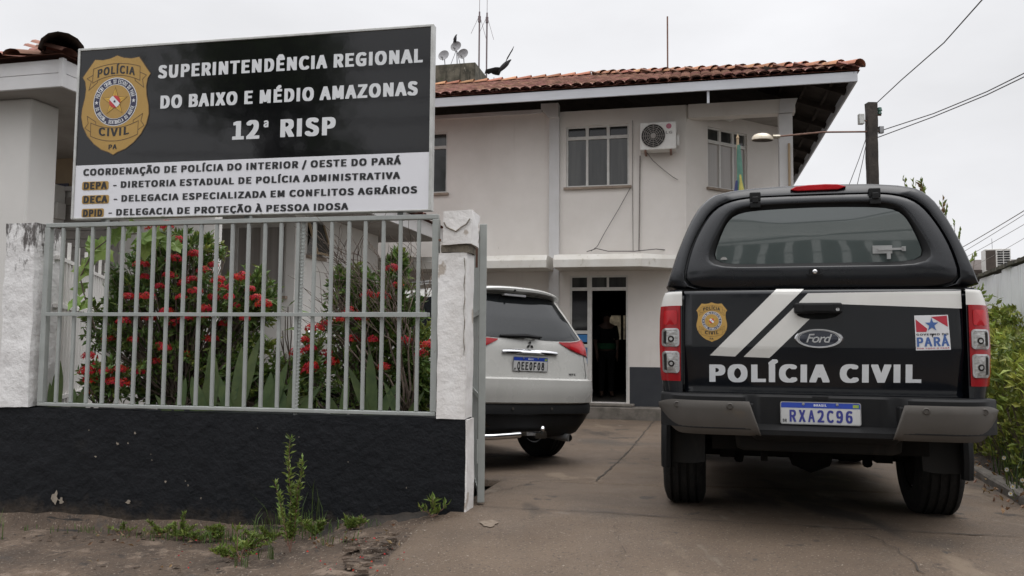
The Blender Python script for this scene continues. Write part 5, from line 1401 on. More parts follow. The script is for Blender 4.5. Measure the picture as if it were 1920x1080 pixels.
def radial(half, k=112, smooth_=2):
    P = half + [(-x, z) for x, z in half[-2:0:-1]]
    out = []
    for i in range(k):
        a = 2 * pi * (i + .5) / k; d = (cos(a), sin(a)); best = None
        for (x0, z0), (x1, z1) in zip(P, P[1:] + P[:1]):
            ex, ez = x1 - x0, z1 - z0; den = d[0] * ez - d[1] * ex
            if abs(den) < 1e-9: continue
            t = (x0 * ez - (z0 - CZ) * ex) / den; u = (x0 * d[1] - (z0 - CZ) * d[0]) / den
            if t > 0 and -1e-6 <= u <= 1 + 1e-6: best = t if best is None else max(best, t)
        out.append((d[0] * best, CZ + d[1] * best))
    # round the corners a little by averaging neighbours
    for _ in range(smooth_): out = [((out[i - 1][0] + 2 * out[i][0] + out[(i + 1) % k][0]) / 4, (out[i - 1][1] + 2 * out[i][1] + out[(i + 1) % k][1]) / 4) for i in range(k)]
    return out
ro, rh, rs, rg = radial(OUT, 112, 0), radial(HAT), radial(SEA), radial(GLA)
def Lp(R, k, off=None, yc=None): return [(x * k, (lean(z) + off) if yc is None else yc, CZ + (z - CZ) * k) for x, z in R]
m = MB()
m.loops([Lp(ro, .985, yc=1.70), Lp(ro, 1.0, yc=1.62), Lp(ro, 1.004, yc=.8), Lp(ro, 1, .12), Lp(ro, .996, .075), Lp(ro, .985, .035), Lp(ro, .965, .008), Lp(rh, 1.026, .002), Lp(rh, 1.014, .006), Lp(rh, 1.010, .05), Lp(rh, .985, .052)], 0, True, False)
cano = m.build('canopy', M['canopy_black'], tk, smooth=True, angle=60)
m = MB()
m.loops([Lp(rh, .99, .05), Lp(rh, .996, .012), Lp(rh, .990, .0), Lp(rh, .978, -.006), Lp(rs, 1.05, -.009), Lp(rs, 1.012, -.006), Lp(rs, 1.0, .0), Lp(rg, 1.015, .014), Lp(rg, 1.0, .05)], mis=[0, 0, 0, 0, 0, 1, 1, 1])
hatch = m.build('canopy_hatch', [M['canopy_black'], M['plastic_black']], tk, smooth=True, angle=60)
m = MB()
gly = lambda z: lean(1.57) + .030 + (z - 1.57) * .10
def gl_fill(k): return [(x * k, gly(CZ + (z - CZ) * k) - .002 * (1 - k * k), CZ + (z - CZ) * k) for x, z in rg]
m.loops([gl_fill(1.0), gl_fill(.66), gl_fill(.33)], 0); n_g = len(rg)
b = len(m.v); m.v.append((0, gly(CZ) - .002, CZ))
for i in range(n_g): m.f.append((b - n_g + i, b - n_g + (i + 1) % n_g, b)); m.m.append(0)
gls = m.build('rear_glass', M['car_glass'], hatch, smooth=True, angle=0)
for cx_ in (-.334, .338):
    m = MB(); z = 1.952
    m.box(cx_ - .030, cx_ + .030, lean(z) - .028, lean(z) + .05, z - .04, z + .0); m.box(cx_ - .032, cx_ + .032, lean(z + .03) - .020, lean(z) + .06, z + .003, z + .060); m.box(cx_ - .018, cx_ + .018, lean(z) - .034, lean(z) - .0, z - .01, z + .03)
    m.build('hinge', M['plastic_black'], hatch, bevel=.006)
m = MB(); zb = 2.027
P = [(-.15, -.004), (-.12, .014), (-.05, .021), (.05, .023), (.12, .019), (.168, .004), (.12, -.012), (-.11, -.014)]
m.prism([(.02 + x, zb + z) for x, z in P], lean(zb) - .012, lean(zb) + .03)
m.build('brake_light', M['lens_bright_red'], cano, bevel=.005)
m = MB(); z = 1.512
m.lathe([(.013, 0), (.013, .005), (.008, .008), (0, .008)], 14, lambda a, b, q: (-.013 + a, lean(z) - .018 - q, z + b)); m.build('lock', M['chrome'], hatch)
m = MB(); m.box(-.055, .03, lean(z) - .017, lean(z), z - .022, z - .012); m.box(-.04, .015, lean(z) - .016, lean(z), z - .012, z + .018); m.build('lock_plate', M['plastic_black'], hatch)
m = MB(); z = 1.64; yl = lambda z: gly(z) - .012
m.box(.31, .415, yl(z) - .003, yl(z), 1.618, 1.665); m.bar((.335, yl(z) - .008, 1.64), (.475, yl(z) - .008, 1.643), .012); m.box(.465, .485, yl(z) - .014, yl(z), 1.63, 1.656); m.box(.385, .405, yl(z) - .01, yl(z), 1.585, 1.618)
m.build('barrel_bolt', M['chrome_dull'], hatch)
m = MB(); m.add([(-.522 + .020 * cos(t), gly(1.6) - .006, 1.597 + .018 * sin(t)) for t in [pi * i / 10 for i in range(11)]] , [tuple(range(11))]); m.build('decal', M['reflector_grey'], gls)
for s in (-1, 1):
    m = MB(); P = [(.35, 1.52), (1.5, 1.52), (1.45, 1.88), (.55, 1.90)]
    wx = lambda z: s * (1.004 * (.852 - (z - 1.5) * .325) + .003)
    m.add([(wx(z), y, z) for y, z in P], [(0, 1, 2, 3)]); m.build('canopy_window', M['car_glass'], cano)
m = MB(); m.box(-.80, .80, .09, 1.7, 1.406, 1.42); m.build('canopy_gasket', M['black'], cano)
# ---- rear bumper
def bcurve(a): return -.19 + (.19 * ((a - .58) / .32) ** 2.5 if a > .58 else 0)
m = MB(); L = []
for i in range(61):
    x = -.893 + 1.786 * i / 60; a = abs(x); yb = bcurve(a); k = sm(.335, .43, a); yu = -.06 + (yb + .06) * k
    zl = .588 + .13 * max(0, (a - .72) / .18) ** 2 if a > .36 else .565
    L.append([(x, .14, .80), (x, yu + .014, .800), (x, yu, .788), (x, yu, .635), (x, yb + .004 if k < .5 else yb, .612), (x, yb + .006, zl + .02), (x, yb + .05, zl - .015), (x, .14, zl - .03)])
m.loops(L, 0, True, True); bump_ = m.build('bumper', M['plastic_black'], tk, smooth=True, angle=40)
for s in (-1, 1):
    def top(a): return min(.765, .578 + (a - .335) * (.187 / .062)) if a < .40 else .766 - .02 * max(0, (a - .8) / .1) ** 2
    def bot(a): return .575 + (.13 * max(0, (a - .76) / .14) ** 2)
    m = MB(); ns_ = 28
    def cf(u, v):
        a = .336 + (.908 - .336) * u; z = bot(a) + (top(a) - bot(a)) * v
        e = 0 if 0 < u < 1 and 0 < v < 1 else .010
        return (s * a, bcurve(a) - .014 + e + .03 * (1 - v) ** 3, z)
    m.grid(cf, ns_, 8); pc = m.build('bumper_corner', M['bumper_grey'], bump_, smooth=True, angle=0)
    for a in ((.795, .502) if s < 0 else (.50, .80)):
        m = MB(); z = .738; m.lathe([(.0185, .0), (.0185, .003), (.014, .006), (.013, .002), (0, .002)], 16, lambda p, q, h: (s * a + p, bcurve(a) - .0145 - h, z + q)); m.build('parking_sensor', M['bumper_grey'], pc, smooth=True)
    m = MB(); m.box(s * .385 - .012, s * .385 + .012, -.185, -.10, .66, .755); m.build('bumper_rib', M['plastic_black'], bump_, bevel=.008)
m = MB(); m.box(-.05, .035, -.062, -.02, .775, .799); m.build('latch_box', M['black'], bump_, bevel=.004)
# plate
def number_plate(par, x0, x1, z0, z1, y, text, flag=True, ink='plate_ink'):
    w_, h_ = x1 - x0, z1 - z0
    m = MB()
    def rr(a0, a1, b0, b1, r): 
        P = []
        for cx_, cz_, q in ((a1 - r, b1 - r, 0), (a0 + r, b1 - r, 1), (a0 + r, b0 + r, 2), (a1 - r, b0 + r, 3)): P += [(cx_ + r * cos(pi / 2 * (q + t / 4)), cz_ + r * sin(pi / 2 * (q + t / 4))) for t in range(5)]
        return P
    m.prism(rr(x0, x1, z0, z1, .012), y, y + .006); pl = m.build('number_plate', M['chrome_dull'], par)
    m = MB(); P = rr(x0 + .005, x1 - .005, z0 + .005, z1 - .005, .008); m.add([(x, y - .0008, z) for x, z in P], [tuple(range(len(P)))]); m.build('plate_face', M['plate_white'], pl)
    zb = z1 - h_ * .27
    m = MB(); m.add([(x, y - .0016, z) for x, z in ((x0 + .005, zb), (x1 - .005, zb), (x1 - .005, z1 - .01), (x1 - .012, z1 - .005), (x0 + .012, z1 - .005), (x0 + .005, z1 - .01))], [tuple(range(6))]); m.build('plate_band', M['plate_blue'], pl)
    m = MB(); write(m, 'BRASIL', x0 + w_ * .42, x0 + w_ * .58, zb + h_ * .075, h_ * .10, lambda x, z: (x, y - .0024, z)); m.build('country_lettering', M['letter_white'], pl)
    m = MB(); write_cells(m, text, x0 + w_ * .10, x0 + w_ * .91, z0 + h_ * .11, h_ * .53, lambda x, z: (x, y - .0024, z)); m.build('lettering', M[ink], pl)
    m = MB(); write(m, 'BR', x0 + w_ * .03, x0 + w_ * .08, z0 + h_ * .10, h_ * .13, lambda x, z: (x, y - .0024, z)); m.build('lettering', M['letter_black'], pl)
    m = MB(); m.add([(x, y - .0024, z) for x, z in ((x1 - w_ * .10, z1 - h_ * .23), (x1 - w_ * .025, z1 - h_ * .23), (x1 - w_ * .025, z1 - h_ * .09), (x1 - w_ * .10, z1 - h_ * .09))], [(0, 1, 2, 3)]); m.build('flag_mark', M['plate_green'], pl)
    for fx_ in (.29, .71):
        m = MB(); m.lathe([(.008, 0), (.007, .004), (0, .005)], 10, lambda a, b, q: (x0 + w_ * fx_ + a, y - .001 - q, z1 - h_ * .10 + b)); m.build('screw', M['chrome_dull'], pl)
    return pl
pa_, pb_ = TR.inv(1463, 752, -.08), TR.inv(1616, 799, -.08)
number_plate(bump_, pa_.x, pb_.x, pb_.z - .003, pa_.z - .003, -.082, 'RXA2C96')
# ---- underside
m = MB(); m.prism([(-.47, .57), (.44, .57), (.43, .485), (.38, .47), (-.42, .47), (-.46, .485)], .06, .09); m.build('skid_panel', M['plastic_dusty'], tk, bevel=.01)
for s in (-1, 1):
    m = MB(); 
    def mf(u, v): return (s * (.645 + .26 * u), .585 + .03 * sin(pi * u) - .05 * (1 - v), .32 + .36 * v + (.015 * (u - .5) ** 2 * 4 if v == 0 else 0))
    m.grid(mf, 8, 8)
    m.grid(lambda u, v: (mf(u, v)[0], mf(u, v)[1] + .012, mf(u, v)[2]), 8, 8); m.build('mud_flap', M['plastic_dusty'], tk, smooth=True, angle=0)
    m = MB(); m.tube([(s * .50, .25, .52), (s * .50, .7, .44), (s * .50, 1.0, .42), (s * .50, 1.35, .44), (s * .50, 1.7, .56)], .03, 6); m.box(s * .50 - .05, s * .50 + .05, .9, 1.1, .33, .44); m.build('leaf_spring', M['under'], tk)
    m = MB(); m.tube([(s * .42, 1.05, .30), (s * .36, .8, .66)], .032, 8); m.build('shock_absorber', M['under'], tk)
m = MB(); m.tube([(-.66, 1.0, .385), (.66, 1.0, .385)], .05, 10); m.lathe([(0, -.16), (.10, -.12), (.15, 0), (.10, .12), (0, .16)], 14, lambda a, b, h: (.05 + h, 1.0 + a, .385 + b)); m.build('rear_axle', M['under'], tk, smooth=True)
m = MB(); m.lathe([(.20, -.10), (.34, -.11), (.375, -.05), (.375, .05), (.34, .11), (.20, .10)], 30, lambda a, b, h: (a, .68 + b, .60 + h)); m.build('spare_wheel', M['tread'], tk, smooth=True)
m = MB(); m.tube([(.42, 1.9, .40), (.30, 1.9, .40)], .08, 10); m.box(.20, .45, 1.3, 2.0, .33, .47); m.tube([(.36, 1.3, .40), (.38, .7, .46), (.5, .25, .50)], .03, 8); m.build('exhaust', M['under'], tk)
m = MB(); m.box(-.60, -.48, 1.9, 2.2, .36, .50); m.box(-.30, -.26, .5, .56, .36, .5); m.build('tow_hook', M['under'], tk)
# ================================================================ white SUV
M['suv_white'] = mat('suv_white', (.48, .475, .45), (.44, .435, .41), rough=.28, scale=2, coat=.4, spec=.5, rvar=.05)
M['suv_glass'] = mat('suv_glass', (.009, .0105, .0115), (.014, .0155, .0165), rough=.07, spec=.38, stretch=(1, 1, 6), scale=1)
SUV_H = -34.75
sv = thing('suv', 'white seven-seat SUV parked at an angle behind the gate pillar', 'suv', (.174, 7.609, inside_z(7.6) - .015), radians(34.75))
sv.rotation_euler = (0, radians(2.4), radians(34.75))
LEV = [(.62, .875, .00, 4.60), (.635, .89, -.025, 4.64), (.75, .90, -.035, 4.66), (.85, .893, -.025, 4.66), (.866, .885, .02, 4.66), (1.0, .885, .045, 4.60), (1.06, .883, .055, 4.42), (1.12, .878, .065, 4.05),
       (1.18, .870, .075, 3.66), (1.25, .845, .10, 3.50), (1.45, .760, .215, 3.02), (1.62, .685, .325, 2.62), (1.69, .635, .385, 2.42), (1.73, .56, .45, 2.2), (1.75, .42, .60, 1.95), (1.757, .15, .9, 1.6)]
def lv(z, k):
    for a, b in zip(LEV, LEV[1:]):
        if z <= b[0]: t = max(0, (z - a[0]) / (b[0] - a[0])); return a[k] + (b[k] - a[k]) * t
    return LEV[-1][k]
RX, RY = .42, .27
def sy(x, z):
    W, R = lv(z, 1), lv(z, 2); rx = min(RX, W * .6); t = (abs(x) - (W - rx)) / rx
    return R + (RY * (1 - sqrt(max(0, 1 - min(t, 1) ** 2))) if t > 0 else 0) + .012 * (x / W) ** 2
def plan(z):
    W, R, Fy = lv(z, 1), lv(z, 2), lv(z, 3); P = []
    for i in range(45):
        x = W * sin(pi / 2 * (-1 + 2 * i / 44)); P.append((x, sy(x, z), z))
    ye = sy(W, z)
    for i in range(1, 13): P.append((W, ye + (Fy - .35 - ye) * i / 12, z))
    for i in range(1, 14):
        t = pi / 2 * i / 14; P.append((W * cos(t) ** .6, Fy - .35 + .35 * sin(t) ** .8, z))
    for i in range(14, 0, -1):
        t = pi / 2 * (i - .5) / 14; P.append((-W * cos(t) ** .6, Fy - .35 + .35 * sin(t) ** .8, z))
    for i in range(12, 0, -1): P.append((-W, ye + (Fy - .35 - ye) * i / 12, z))
    return P
zs = sorted({*[l[0] for l in LEV], .69, .80, .93, 1.22, 1.35, 1.54})
m = MB(); m.loops([plan(z) for z in zs], 0, True, True); sb = m.build('body', M['suv_white'], sv, smooth=True, angle=28)
def strip(mb, xt, top, bot, x0, x1, surf, lift, nu=16, nv=6, mi=0):
    def f(u, v):
        x = x0 + (x1 - x0) * u; z = bot(x) + (top(x) - bot(x)) * v; return (x, surf(x, z) - lift, z)
    mb.grid(f, nu, nv, mi)
def lin(T):
    def f(x):
        for (a, b), (c, d) in zip(T, T[1:]):
            if x <= c: return b + (d - b) * max(0, min(1, (x - a) / (c - a)))
        return T[-1][1]
    return f
m = MB()
def rw(u, v):
    s = -1 + 2 * u; zb = 1.232 + .022 * max(0, 1 - abs(s) / .22) + .03 * abs(s) ** 4; z = zb + (1.668 - zb - .012 * s * s) * v; hw = .700 - .195 * v - .02 * (v > .97)
    return (s * hw, sy(s * hw, z) - .006, z)
m.grid(rw, 30, 14); m.build('rear_window', M['suv_glass'], sv, smooth=True, angle=0)
for s in (-1, 1):
    m = MB()
    tp_ = lin([(.36, 1.222), (.5, 1.226), (.62, 1.240), (.72, 1.262), (.80, 1.262), (.855, 1.23), (.89, 1.155)]); bt_ = lin([(.36, 1.212), (.42, 1.185), (.5, 1.150), (.58, 1.125), (.70, 1.105), (.80, 1.090), (.885, 1.075)])
    W_ = lambda z: lv(z, 1)
    def lf(u, v):
        x = .36 + (.872 - .36) * u ** .8; z = bt_(x) + (tp_(x) - bt_(x)) * v; x = min(x, W_(z) - .0005); return (s * (x + .004), sy(x, z) - .009, z)
    m.grid(lf, 22, 6)
    def lf2(u, v): 
        z0, z1 = bt_(.872), tp_(.872); z = z0 + (z1 - z0) * v; return (s * (W_(z) + .006), sy(W_(z), z) - .02 + .24 * u * (1 - .3 * v), z)
    m.grid(lf2, 4, 4)
    lt = m.build('tail_light', M['lens_red'], sv, smooth=True, angle=0)
    m = MB(); m.grid(lambda u, v: (lambda x: (lambda z: (s * x, sy(x, z) - .013, z))(bt_(x) + .012 + (tp_(x) - bt_(x) - .03) * v))(.50 + .28 * u), 8, 4); m.build('reflector', M['lens_bright_red'], lt, smooth=True, angle=0)
    m = MB(); P = [(.55, 1.29), (2.95, 1.29), (2.55, 1.60), (1.6, 1.63), (.75, 1.62)]
    for a, b in ((.55, 1.05), (1.12, 1.95), (2.02, 3.02)):
        def sw(u, v):
            z = 1.285 + .335 * v; y = a + (b - a) * u
            if a < .6: y += .16 * v * (1 - u)
            if b > 3: y -= .48 * v * u
            return (s * (lv(z, 1) + .005), y, z)
        m.grid(sw, 6, 5)
    m.build('side_window', M['suv_glass'], sv, smooth=True, angle=0)
    for cy in (.90, 3.75):
        m = MB(); m.prism([(cy + .43 * cos(t), .36 + .43 * sin(t)) for t in [radians(-10) + radians(200) * i / 18 for i in range(19)]], .868, .9065, lambda p, q, a: (s * a, p, q)); m.build('wheel_arch', M['under'], sv)
        wheel(sv, s * .80, cy, .37, .25, .22)
    m = MB(); m.tube([(s * .56, .75, 1.74), (s * .57, .95, 1.79), (s * .57, 2.0, 1.80), (s * .56, 2.25, 1.755)], .018, 8); m.build('roof_rail', M['chrome_dull'], sv, smooth=True)
    m = MB(); m.lathe([(0, -.06), (.07, -.04), (.095, 0), (.08, .05), (0, .075)], 14, lambda a, b, h: (s * (.98 + a * 1.2), 3.17 + h, 1.20 + b)); m.build('wing_mirror', M['chrome'], sv, smooth=True)
    m = MB(); m.bar((s * .89, 1.6, .40), (s * .89, 3.4, .40), .12, .06); m.build('side_step', M['plastic_black'], sv)
    m = MB(); m.grid(lambda u, v: (s * (.62 + .10 * u), .055 + .18 * u * u, .455 + .09 * v + .03 * u), 4, 3); m.build('bumper_reflector', M['lens_dark_red'], sv)
    m = MB(); m.box(s * .62 - .22, s * .62 + .22, 4.36, 4.62, .88, 1.0); m.build('headlight', M['reflector_grey'], sv, bevel=.05)
    for y in (1.08, 1.99):
        m = MB(); m.box(s * .8855, s * .8875, y, y + .006, .66, 1.22); m.build('door_gap', M['black'], sv)
m = MB()
def ws(u, v): 
    z = 1.28 + .36 * v; s = -1 + 2 * u; return (s * (lv(z, 1) - .10), lv(z, 3) + .012 - .10 * s * s, z)
m.grid(ws, 10, 6); m.build('windscreen', M['suv_glass'], sv, smooth=True, angle=0)
# spoiler, high strip, wiper
m = MB(); L = []
for i in range(25):
    x = -.555 + 1.11 * i / 24; a = abs(x) / .555; t = 1.752 - .050 * a ** 2.5; yb = .245 + .11 * a ** 3
    L.append([(x, .62, t - .012), (x, .42, t), (x, yb + .03, t - .008), (x, yb, t - .026), (x, yb + .004, t - .05 + .012 * a), (x, yb + .05, t - .072 + .018 * a), (x, .5, t - .07)])
m.loops(L, 0, True, True); m.build('roof_spoiler', M['suv_white'], sv, smooth=True, angle=40)
m = MB(); m.box(-.17, .09, .285, .34, 1.652, 1.674); m.build('high_brake_light', M['sticker_white'], sv, bevel=.005)
m = MB(); m.lathe([(.0, 0), (.012, 0), (.010, .03), (0, .04)], 8, lambda a, b, h: (-.075 + a, .27 - h, 1.705 + b)); m.build('washer_nozzle', M['black'], sv)
m = MB(); m.tube([(.09, .06, 1.255), (-.05, .065, 1.262), (-.33, .09, 1.252)], [.016, .022, .010], 8); m.tube([(-.34, .10, 1.246), (.02, .075, 1.272), (.15, .085, 1.258)], .009, 6); m.build('wiper', M['black'], sv, smooth=True)
# lower hatch pressing
m = MB()
def pr(u, v):
    s = -1 + 2 * u; z = .905 + .175 * v; hw = .46 - .10 * v; x = s * hw; e = min(1, 5 * min(u, 1 - u), 5 * min(v, 1 - v) + .0); return (x, sy(x, z) - .003 + .022 * e, z)
m.grid(pr, 24, 10); 
m = MB(); L = []
for i in range(21):
    s = -1 + i / 10; x = .0 + s * .325; h = .022 * (1 - .55 * abs(s) ** 3); y = sy(x, 1.11) - .004
    L.append([(x, y, 1.112 + h), (x, y - .022 * (1 - .5 * s * s), 1.112 + h * .3), (x, y - .030 * (1 - .5 * s * s), 1.105), (x, y - .018, 1.098 - h * .4), (x, y, 1.096 - h * .3)])
m.loops(L, 0, True, True); m.build('chrome_garnish', M['chrome'], sv, smooth=True, angle=60)
m = MB()
for a in (90, 210, 330):
    d = Vector((cos(radians(a)), sin(radians(a)))); q = Vector((-d.y, d.x))
    P = [d * .003, d * .024 + q * .0135, d * .046, d * .024 - q * .0135]
    m.prism([(p.x, 1.176 + p.y) for p in P], sy(0, 1.18) - .012, sy(0, 1.18) - .003)
m.build('maker_badge', M['chrome'], sv)
for c in [sv.children[-1]]: pass
number_plate(sv, -.218, .190, .925, 1.062, .022, 'QEE0F08', ink='letter_black')
m = MB(); write(m, 'HPE', .46, .55, .898, .022, lambda x, z: (x, sy(x, z) - .004, z)); m.build('lettering', M['letter_black'], sv)
m = MB(); write(m, 'P', -.57, -.53, .90, .03, lambda x, z: (x, sy(x, z) - .004, z)); m.build('lettering', M['letter_black'], sv)
# hatch shut lines
m = MB(); pts = [(.60, 1.12), (.615, 1.0), (.62, .90), (.60, .868)]
for s in (-1, 1): m.tube([(s * x * 1.18, sy(x * 1.18, z) - .001, z) for x, z in pts], .003, 5)
m.build('shut_line', M['black'], sv)
# black lower bumper
m = MB(); L = []
for z, W, R in ((.621, .875, .0), (.60, .872, -.012), (.53, .862, -.02), (.515, .855, .00), (.42, .84, .01), (.34, .80, .05), (.30, .72, .10)):
    P = []
    for i in range(33):
        x = W * sin(pi / 2 * (-1 + i / 16)); t = (abs(x) - (W - .4)) / .4; P.append((x, R + (.25 * (1 - sqrt(max(0, 1 - min(1, t) ** 2))) if t > 0 else 0), z + (.10 * max(0, abs(x) / W - .78) / .22 if z < .5 else 0)))
    P += [(W, .62, z), (-W, .62, z)]; L.append(P)
m.loops(L, 0, True, True); lb = m.build('lower_bumper', M['plastic_black'], sv, smooth=True, angle=40)
for x in (-.23, .225):
    m = MB(); m.lathe([(.013, 0), (.013, .004), (0, .005)], 12, lambda a, b, h: (x + a, -.022 - h, .578 + b)); m.build('parking_sensor', M['bumper_grey'], lb)
m = MB(); m.box(-.66, .66, .6, 4.3, .34, .63); m.build('chassis', M['under'], sv)
m = MB(); m.tube([(-.80, .10, .315), (-.45, -.03, .325), (-.16, -.05, .34)], .030, 10); m.box(-.26, .14, -.06, .0, .332, .37); m.box(-.04, .09, -.13, -.05, .31, .36); m.tube([(.04, -.13, .35), (.04, -.13, .39)], .012, 8)
m.lathe([(0, -.027), (.016, -.02), (.026, 0), (.016, .02), (0, .027)], 12, lambda a, b, h: (.04 + a, -.13 + b, .402 + h)); m.build('tow_bar', M['chrome'], sv, smooth=True, angle=40)
m = MB(); m.tube([(.40, .30, .31), (.46, .12, .295), (.49, .02, .292)], .038, 12); m.build('exhaust_pipe', M['steel'], sv, smooth=True)
m = MB(); m.lathe([(0, 0), (.03, 0)], 12, lambda a, b, h: (.492 + a, .018, .292 + b)); m.build('exhaust_opening', M['black'], sv)
# ================================================================ planting behind the fence
M['leaf'] = leafmat('leaf', (.14, .21, .05), (.078, .13, .033), .45)
M['leaf_young'] = leafmat('leaf_young', (.20, .23, .045), (.12, .17, .036), .30)
M['leaf_vine'] = leafmat('leaf_vine', (.22, .32, .07), (.16, .25, .055), .25)
M['leaf_hedge'] = leafmat('leaf_hedge', (.30, .33, .06), (.15, .19, .04), .45)
M['leaf_weed'] = leafmat('leaf_weed', (.17, .22, .045), (.09, .14, .03), .40)
M['leaf_dry'] = leafmat('leaf_dry', (.22, .13, .06), (.15, .09, .05), .4)
M['blade'] = leafmat('blade', (.115, .155, .058), (.065, .100, .042), .25, rough=.4, scale=9)
M['grass'] = leafmat('grass', (.09, .14, .035), (.06, .10, .025), .35)
M['blossom'] = leafmat('blossom', (.56, .010, .014), (.40, .007, .010), .30, rough=.55)
M['petal_white'] = mat('petal_white', (.62, .62, .60), (.56, .56, .50), rough=.6)
M['daisy_eye'] = mat('daisy_eye', (.55, .36, .04), (.5, .3, .03), rough=.7)
M['twig'] = mat('twig', (.17, .13, .10), (.10, .075, .06), rough=.9, scale=20)
M['bark'] = mat('bark', (.09, .07, .055), (.05, .04, .032), rough=.95, scale=14, bump=.3)
rnd = random.Random(11)
def rv(r=rnd):
    while True:
        v = Vector((r.uniform(-1, 1), r.uniform(-1, 1), r.uniform(-1, 1)))
        if .05 < v.length < 1: return v.normalized()
def leaf(mb, p, d, L, w, fold=.25, droop=.15, up=None):
    d = d.normalized(); u = up or rv(); a = d.cross(u)
    if a.length < .05: a = d.cross(Vector((1, 0, 0)))
    a.normalize(); nrm = a.cross(d)
    t = p + d * L - nrm * L * droop; m_ = p + d * L * .5
    mb.add([p, m_ + a * w / 2 + nrm * w * fold, t, m_ - a * w / 2 + nrm * w * fold, m_ - nrm * 0], [(0, 4, 1), (4, 2, 1), (0, 3, 4), (4, 3, 2)])
def twig(mb, p, q, r0, r1, k=4, jit=.02):
    P = [Vector(p).lerp(Vector(q), i / k) + (rv() * jit if 0 < i < k else Vector()) for i in range(k + 1)]
    mb.tube(P, [r0 + (r1 - r0) * i / k for i in range(k + 1)], 5)
    return P
def shrub(name, label, base, lobes, ntip, flowers, leafm='leaf', group=None, size=.056):
    """flowering shrub: stems fan out from the base, whorls of leaves at the tips, red flower heads"""
    t = thing(name, label, 'shrub', base, 0, group); B0 = Vector(base)
    st_, fo, yo, fl_ = MB(), MB(), MB(), MB()
    for i in range(ntip):
        c, r = lobes[i % len(lobes)]
        v = rv(); rad = rnd.random() ** .45
        p = Vector(c) + Vector((v.x * r[0], v.y * r[1], v.z * r[2])) * rad - B0
        if p.z < .02: continue
        q = Vector((p.x * .25, p.y * .25, max(0, p.z * .35)))
        if i % 2 == 0: twig(st_, q, p, .006, .0025, 3)
        if i % 9 == 0: twig(st_, (rnd.uniform(-.1, .1), rnd.uniform(-.05, .05), 0), q, .012, .007, 3)
        out = (p + B0 - Vector(c)); out.z += .06; out = out.normalized() if out.length > .01 else Vector((0, 0, 1))
        dst = yo if rnd.random() < .22 and rad > .7 else fo
        for k in range(rnd.randint(7, 12)):
            d = (out * .8 + rv() * 1.0 + Vector((0, 0, .25))); leaf(dst, p - out * rnd.uniform(0, .07), d, size * rnd.uniform(.7, 1.5), size * rnd.uniform(.32, .5))
    for f in flowers:
        p = Vector(f) - B0; R = rnd.uniform(.042, .072)
        for k in range(60):
            v = rv(); v.z = abs(v.z) * .8 + .05; v.y = -abs(v.y) if rnd.random() < .7 else v.y
            c = p + v * R * rnd.uniform(.75, 1.05); a = v.cross(rv()).normalized(); b_ = a.cross(v).normalized(); s = rnd.uniform(.010, .019)
            for e in (a, b_):
                h = (a if e is b_ else b_) * s * .38
                fl_.add([c - e * s, c + h, c + e * s, c - h], [(0, 1, 2, 3)])
        for k in range(6): leaf(fo, p - Vector((0, 0, R * .6)), rv() + Vector((0, 0, .2)), size * 1.2, size * .45)
    st_.build('stem', M['twig'], t, smooth=True, angle=0)
    fo.build('foliage', M[leafm], t, fix=False); yo.build('young_foliage', M['leaf_young'], t, fix=False)
    if flowers: fl_.build('blossom', M['blossom'], t, fix=False)
    return t
W3 = lambda px, py, y: at(px, py, y)
FA = [(265, 500), (270, 523), (328, 490), (290, 432), (312, 427), (360, 527), (366, 550), (384, 512), (400, 562), (440, 577), (385, 582), (312, 590), (232, 606), (205, 640), (300, 650), (310, 656), (350, 667), (292, 682), (455, 522), (470, 545), (480, 562), (495, 575), (350, 600), (410, 530), (430, 560), (340, 560), (275, 560), (250, 640), (262, 700), (395, 640), (318, 520), (345, 535), (300, 540), (420, 545), (445, 525), (380, 595), (330, 610), (420, 610), (280, 600), (365, 480), (330, 455), (240, 560), (460, 600), (400, 500)]
FB = [(690, 556), (716, 560), (735, 507), (640, 602), (612, 610), (655, 590), (678, 600), (760, 642), (772, 646), (612, 667), (622, 682), (720, 692), (800, 652), (790, 667), (660, 640), (745, 540), (700, 640)]
FC = [(168, 672), (164, 700), (196, 700), (170, 716), (168, 738), (230, 722), (226, 697), (182, 690), (208, 720)]
FD = [(585, 690), (572, 640), (582, 657), (590, 620), (578, 700), (560, 665)]
def fpos(L, y0, y1): return [tuple(W3(px, py, rnd.uniform(y0, y1))) for px, py in L]
GR = 'red-flowered shrubs behind the fence'
shrub('ixora_shrub', 'tallest red-flowered shrub behind the left half of the fence', tuple(W3(340, 770, 6.25)),
      [(tuple(W3(300, 520, 6.25)), (.42, .28, .30)), (tuple(W3(400, 570, 6.25)), (.42, .28, .28)), (tuple(W3(310, 650, 6.2)), (.52, .28, .36)), (tuple(W3(430, 680, 6.25)), (.44, .25, .34)), (tuple(W3(480, 560, 6.3)), (.20, .18, .26)), (tuple(W3(330, 470, 6.3)), (.42, .22, .18)), (tuple(W3(220, 600, 6.2)), (.26, .2, .34))], 1150, fpos(FA, 5.92, 6.15), group=GR)
shrub('ixora_shrub', 'red-flowered shrub tangled with bare twigs beside the right gate pillar', tuple(W3(690, 770, 6.05)),
      [(tuple(W3(690, 620, 6.05)), (.42, .28, .34)), (tuple(W3(740, 570, 6.05)), (.26, .22, .30)), (tuple(W3(680, 710, 6.0)), (.46, .25, .30)), (tuple(W3(745, 500, 6.05)), (.08, .08, .14)), (tuple(W3(660, 540, 6.1)), (.20, .18, .18)), (tuple(W3(760, 660, 6.0)), (.24, .2, .34))], 850, fpos(FB, 5.75, 5.95), group=GR)
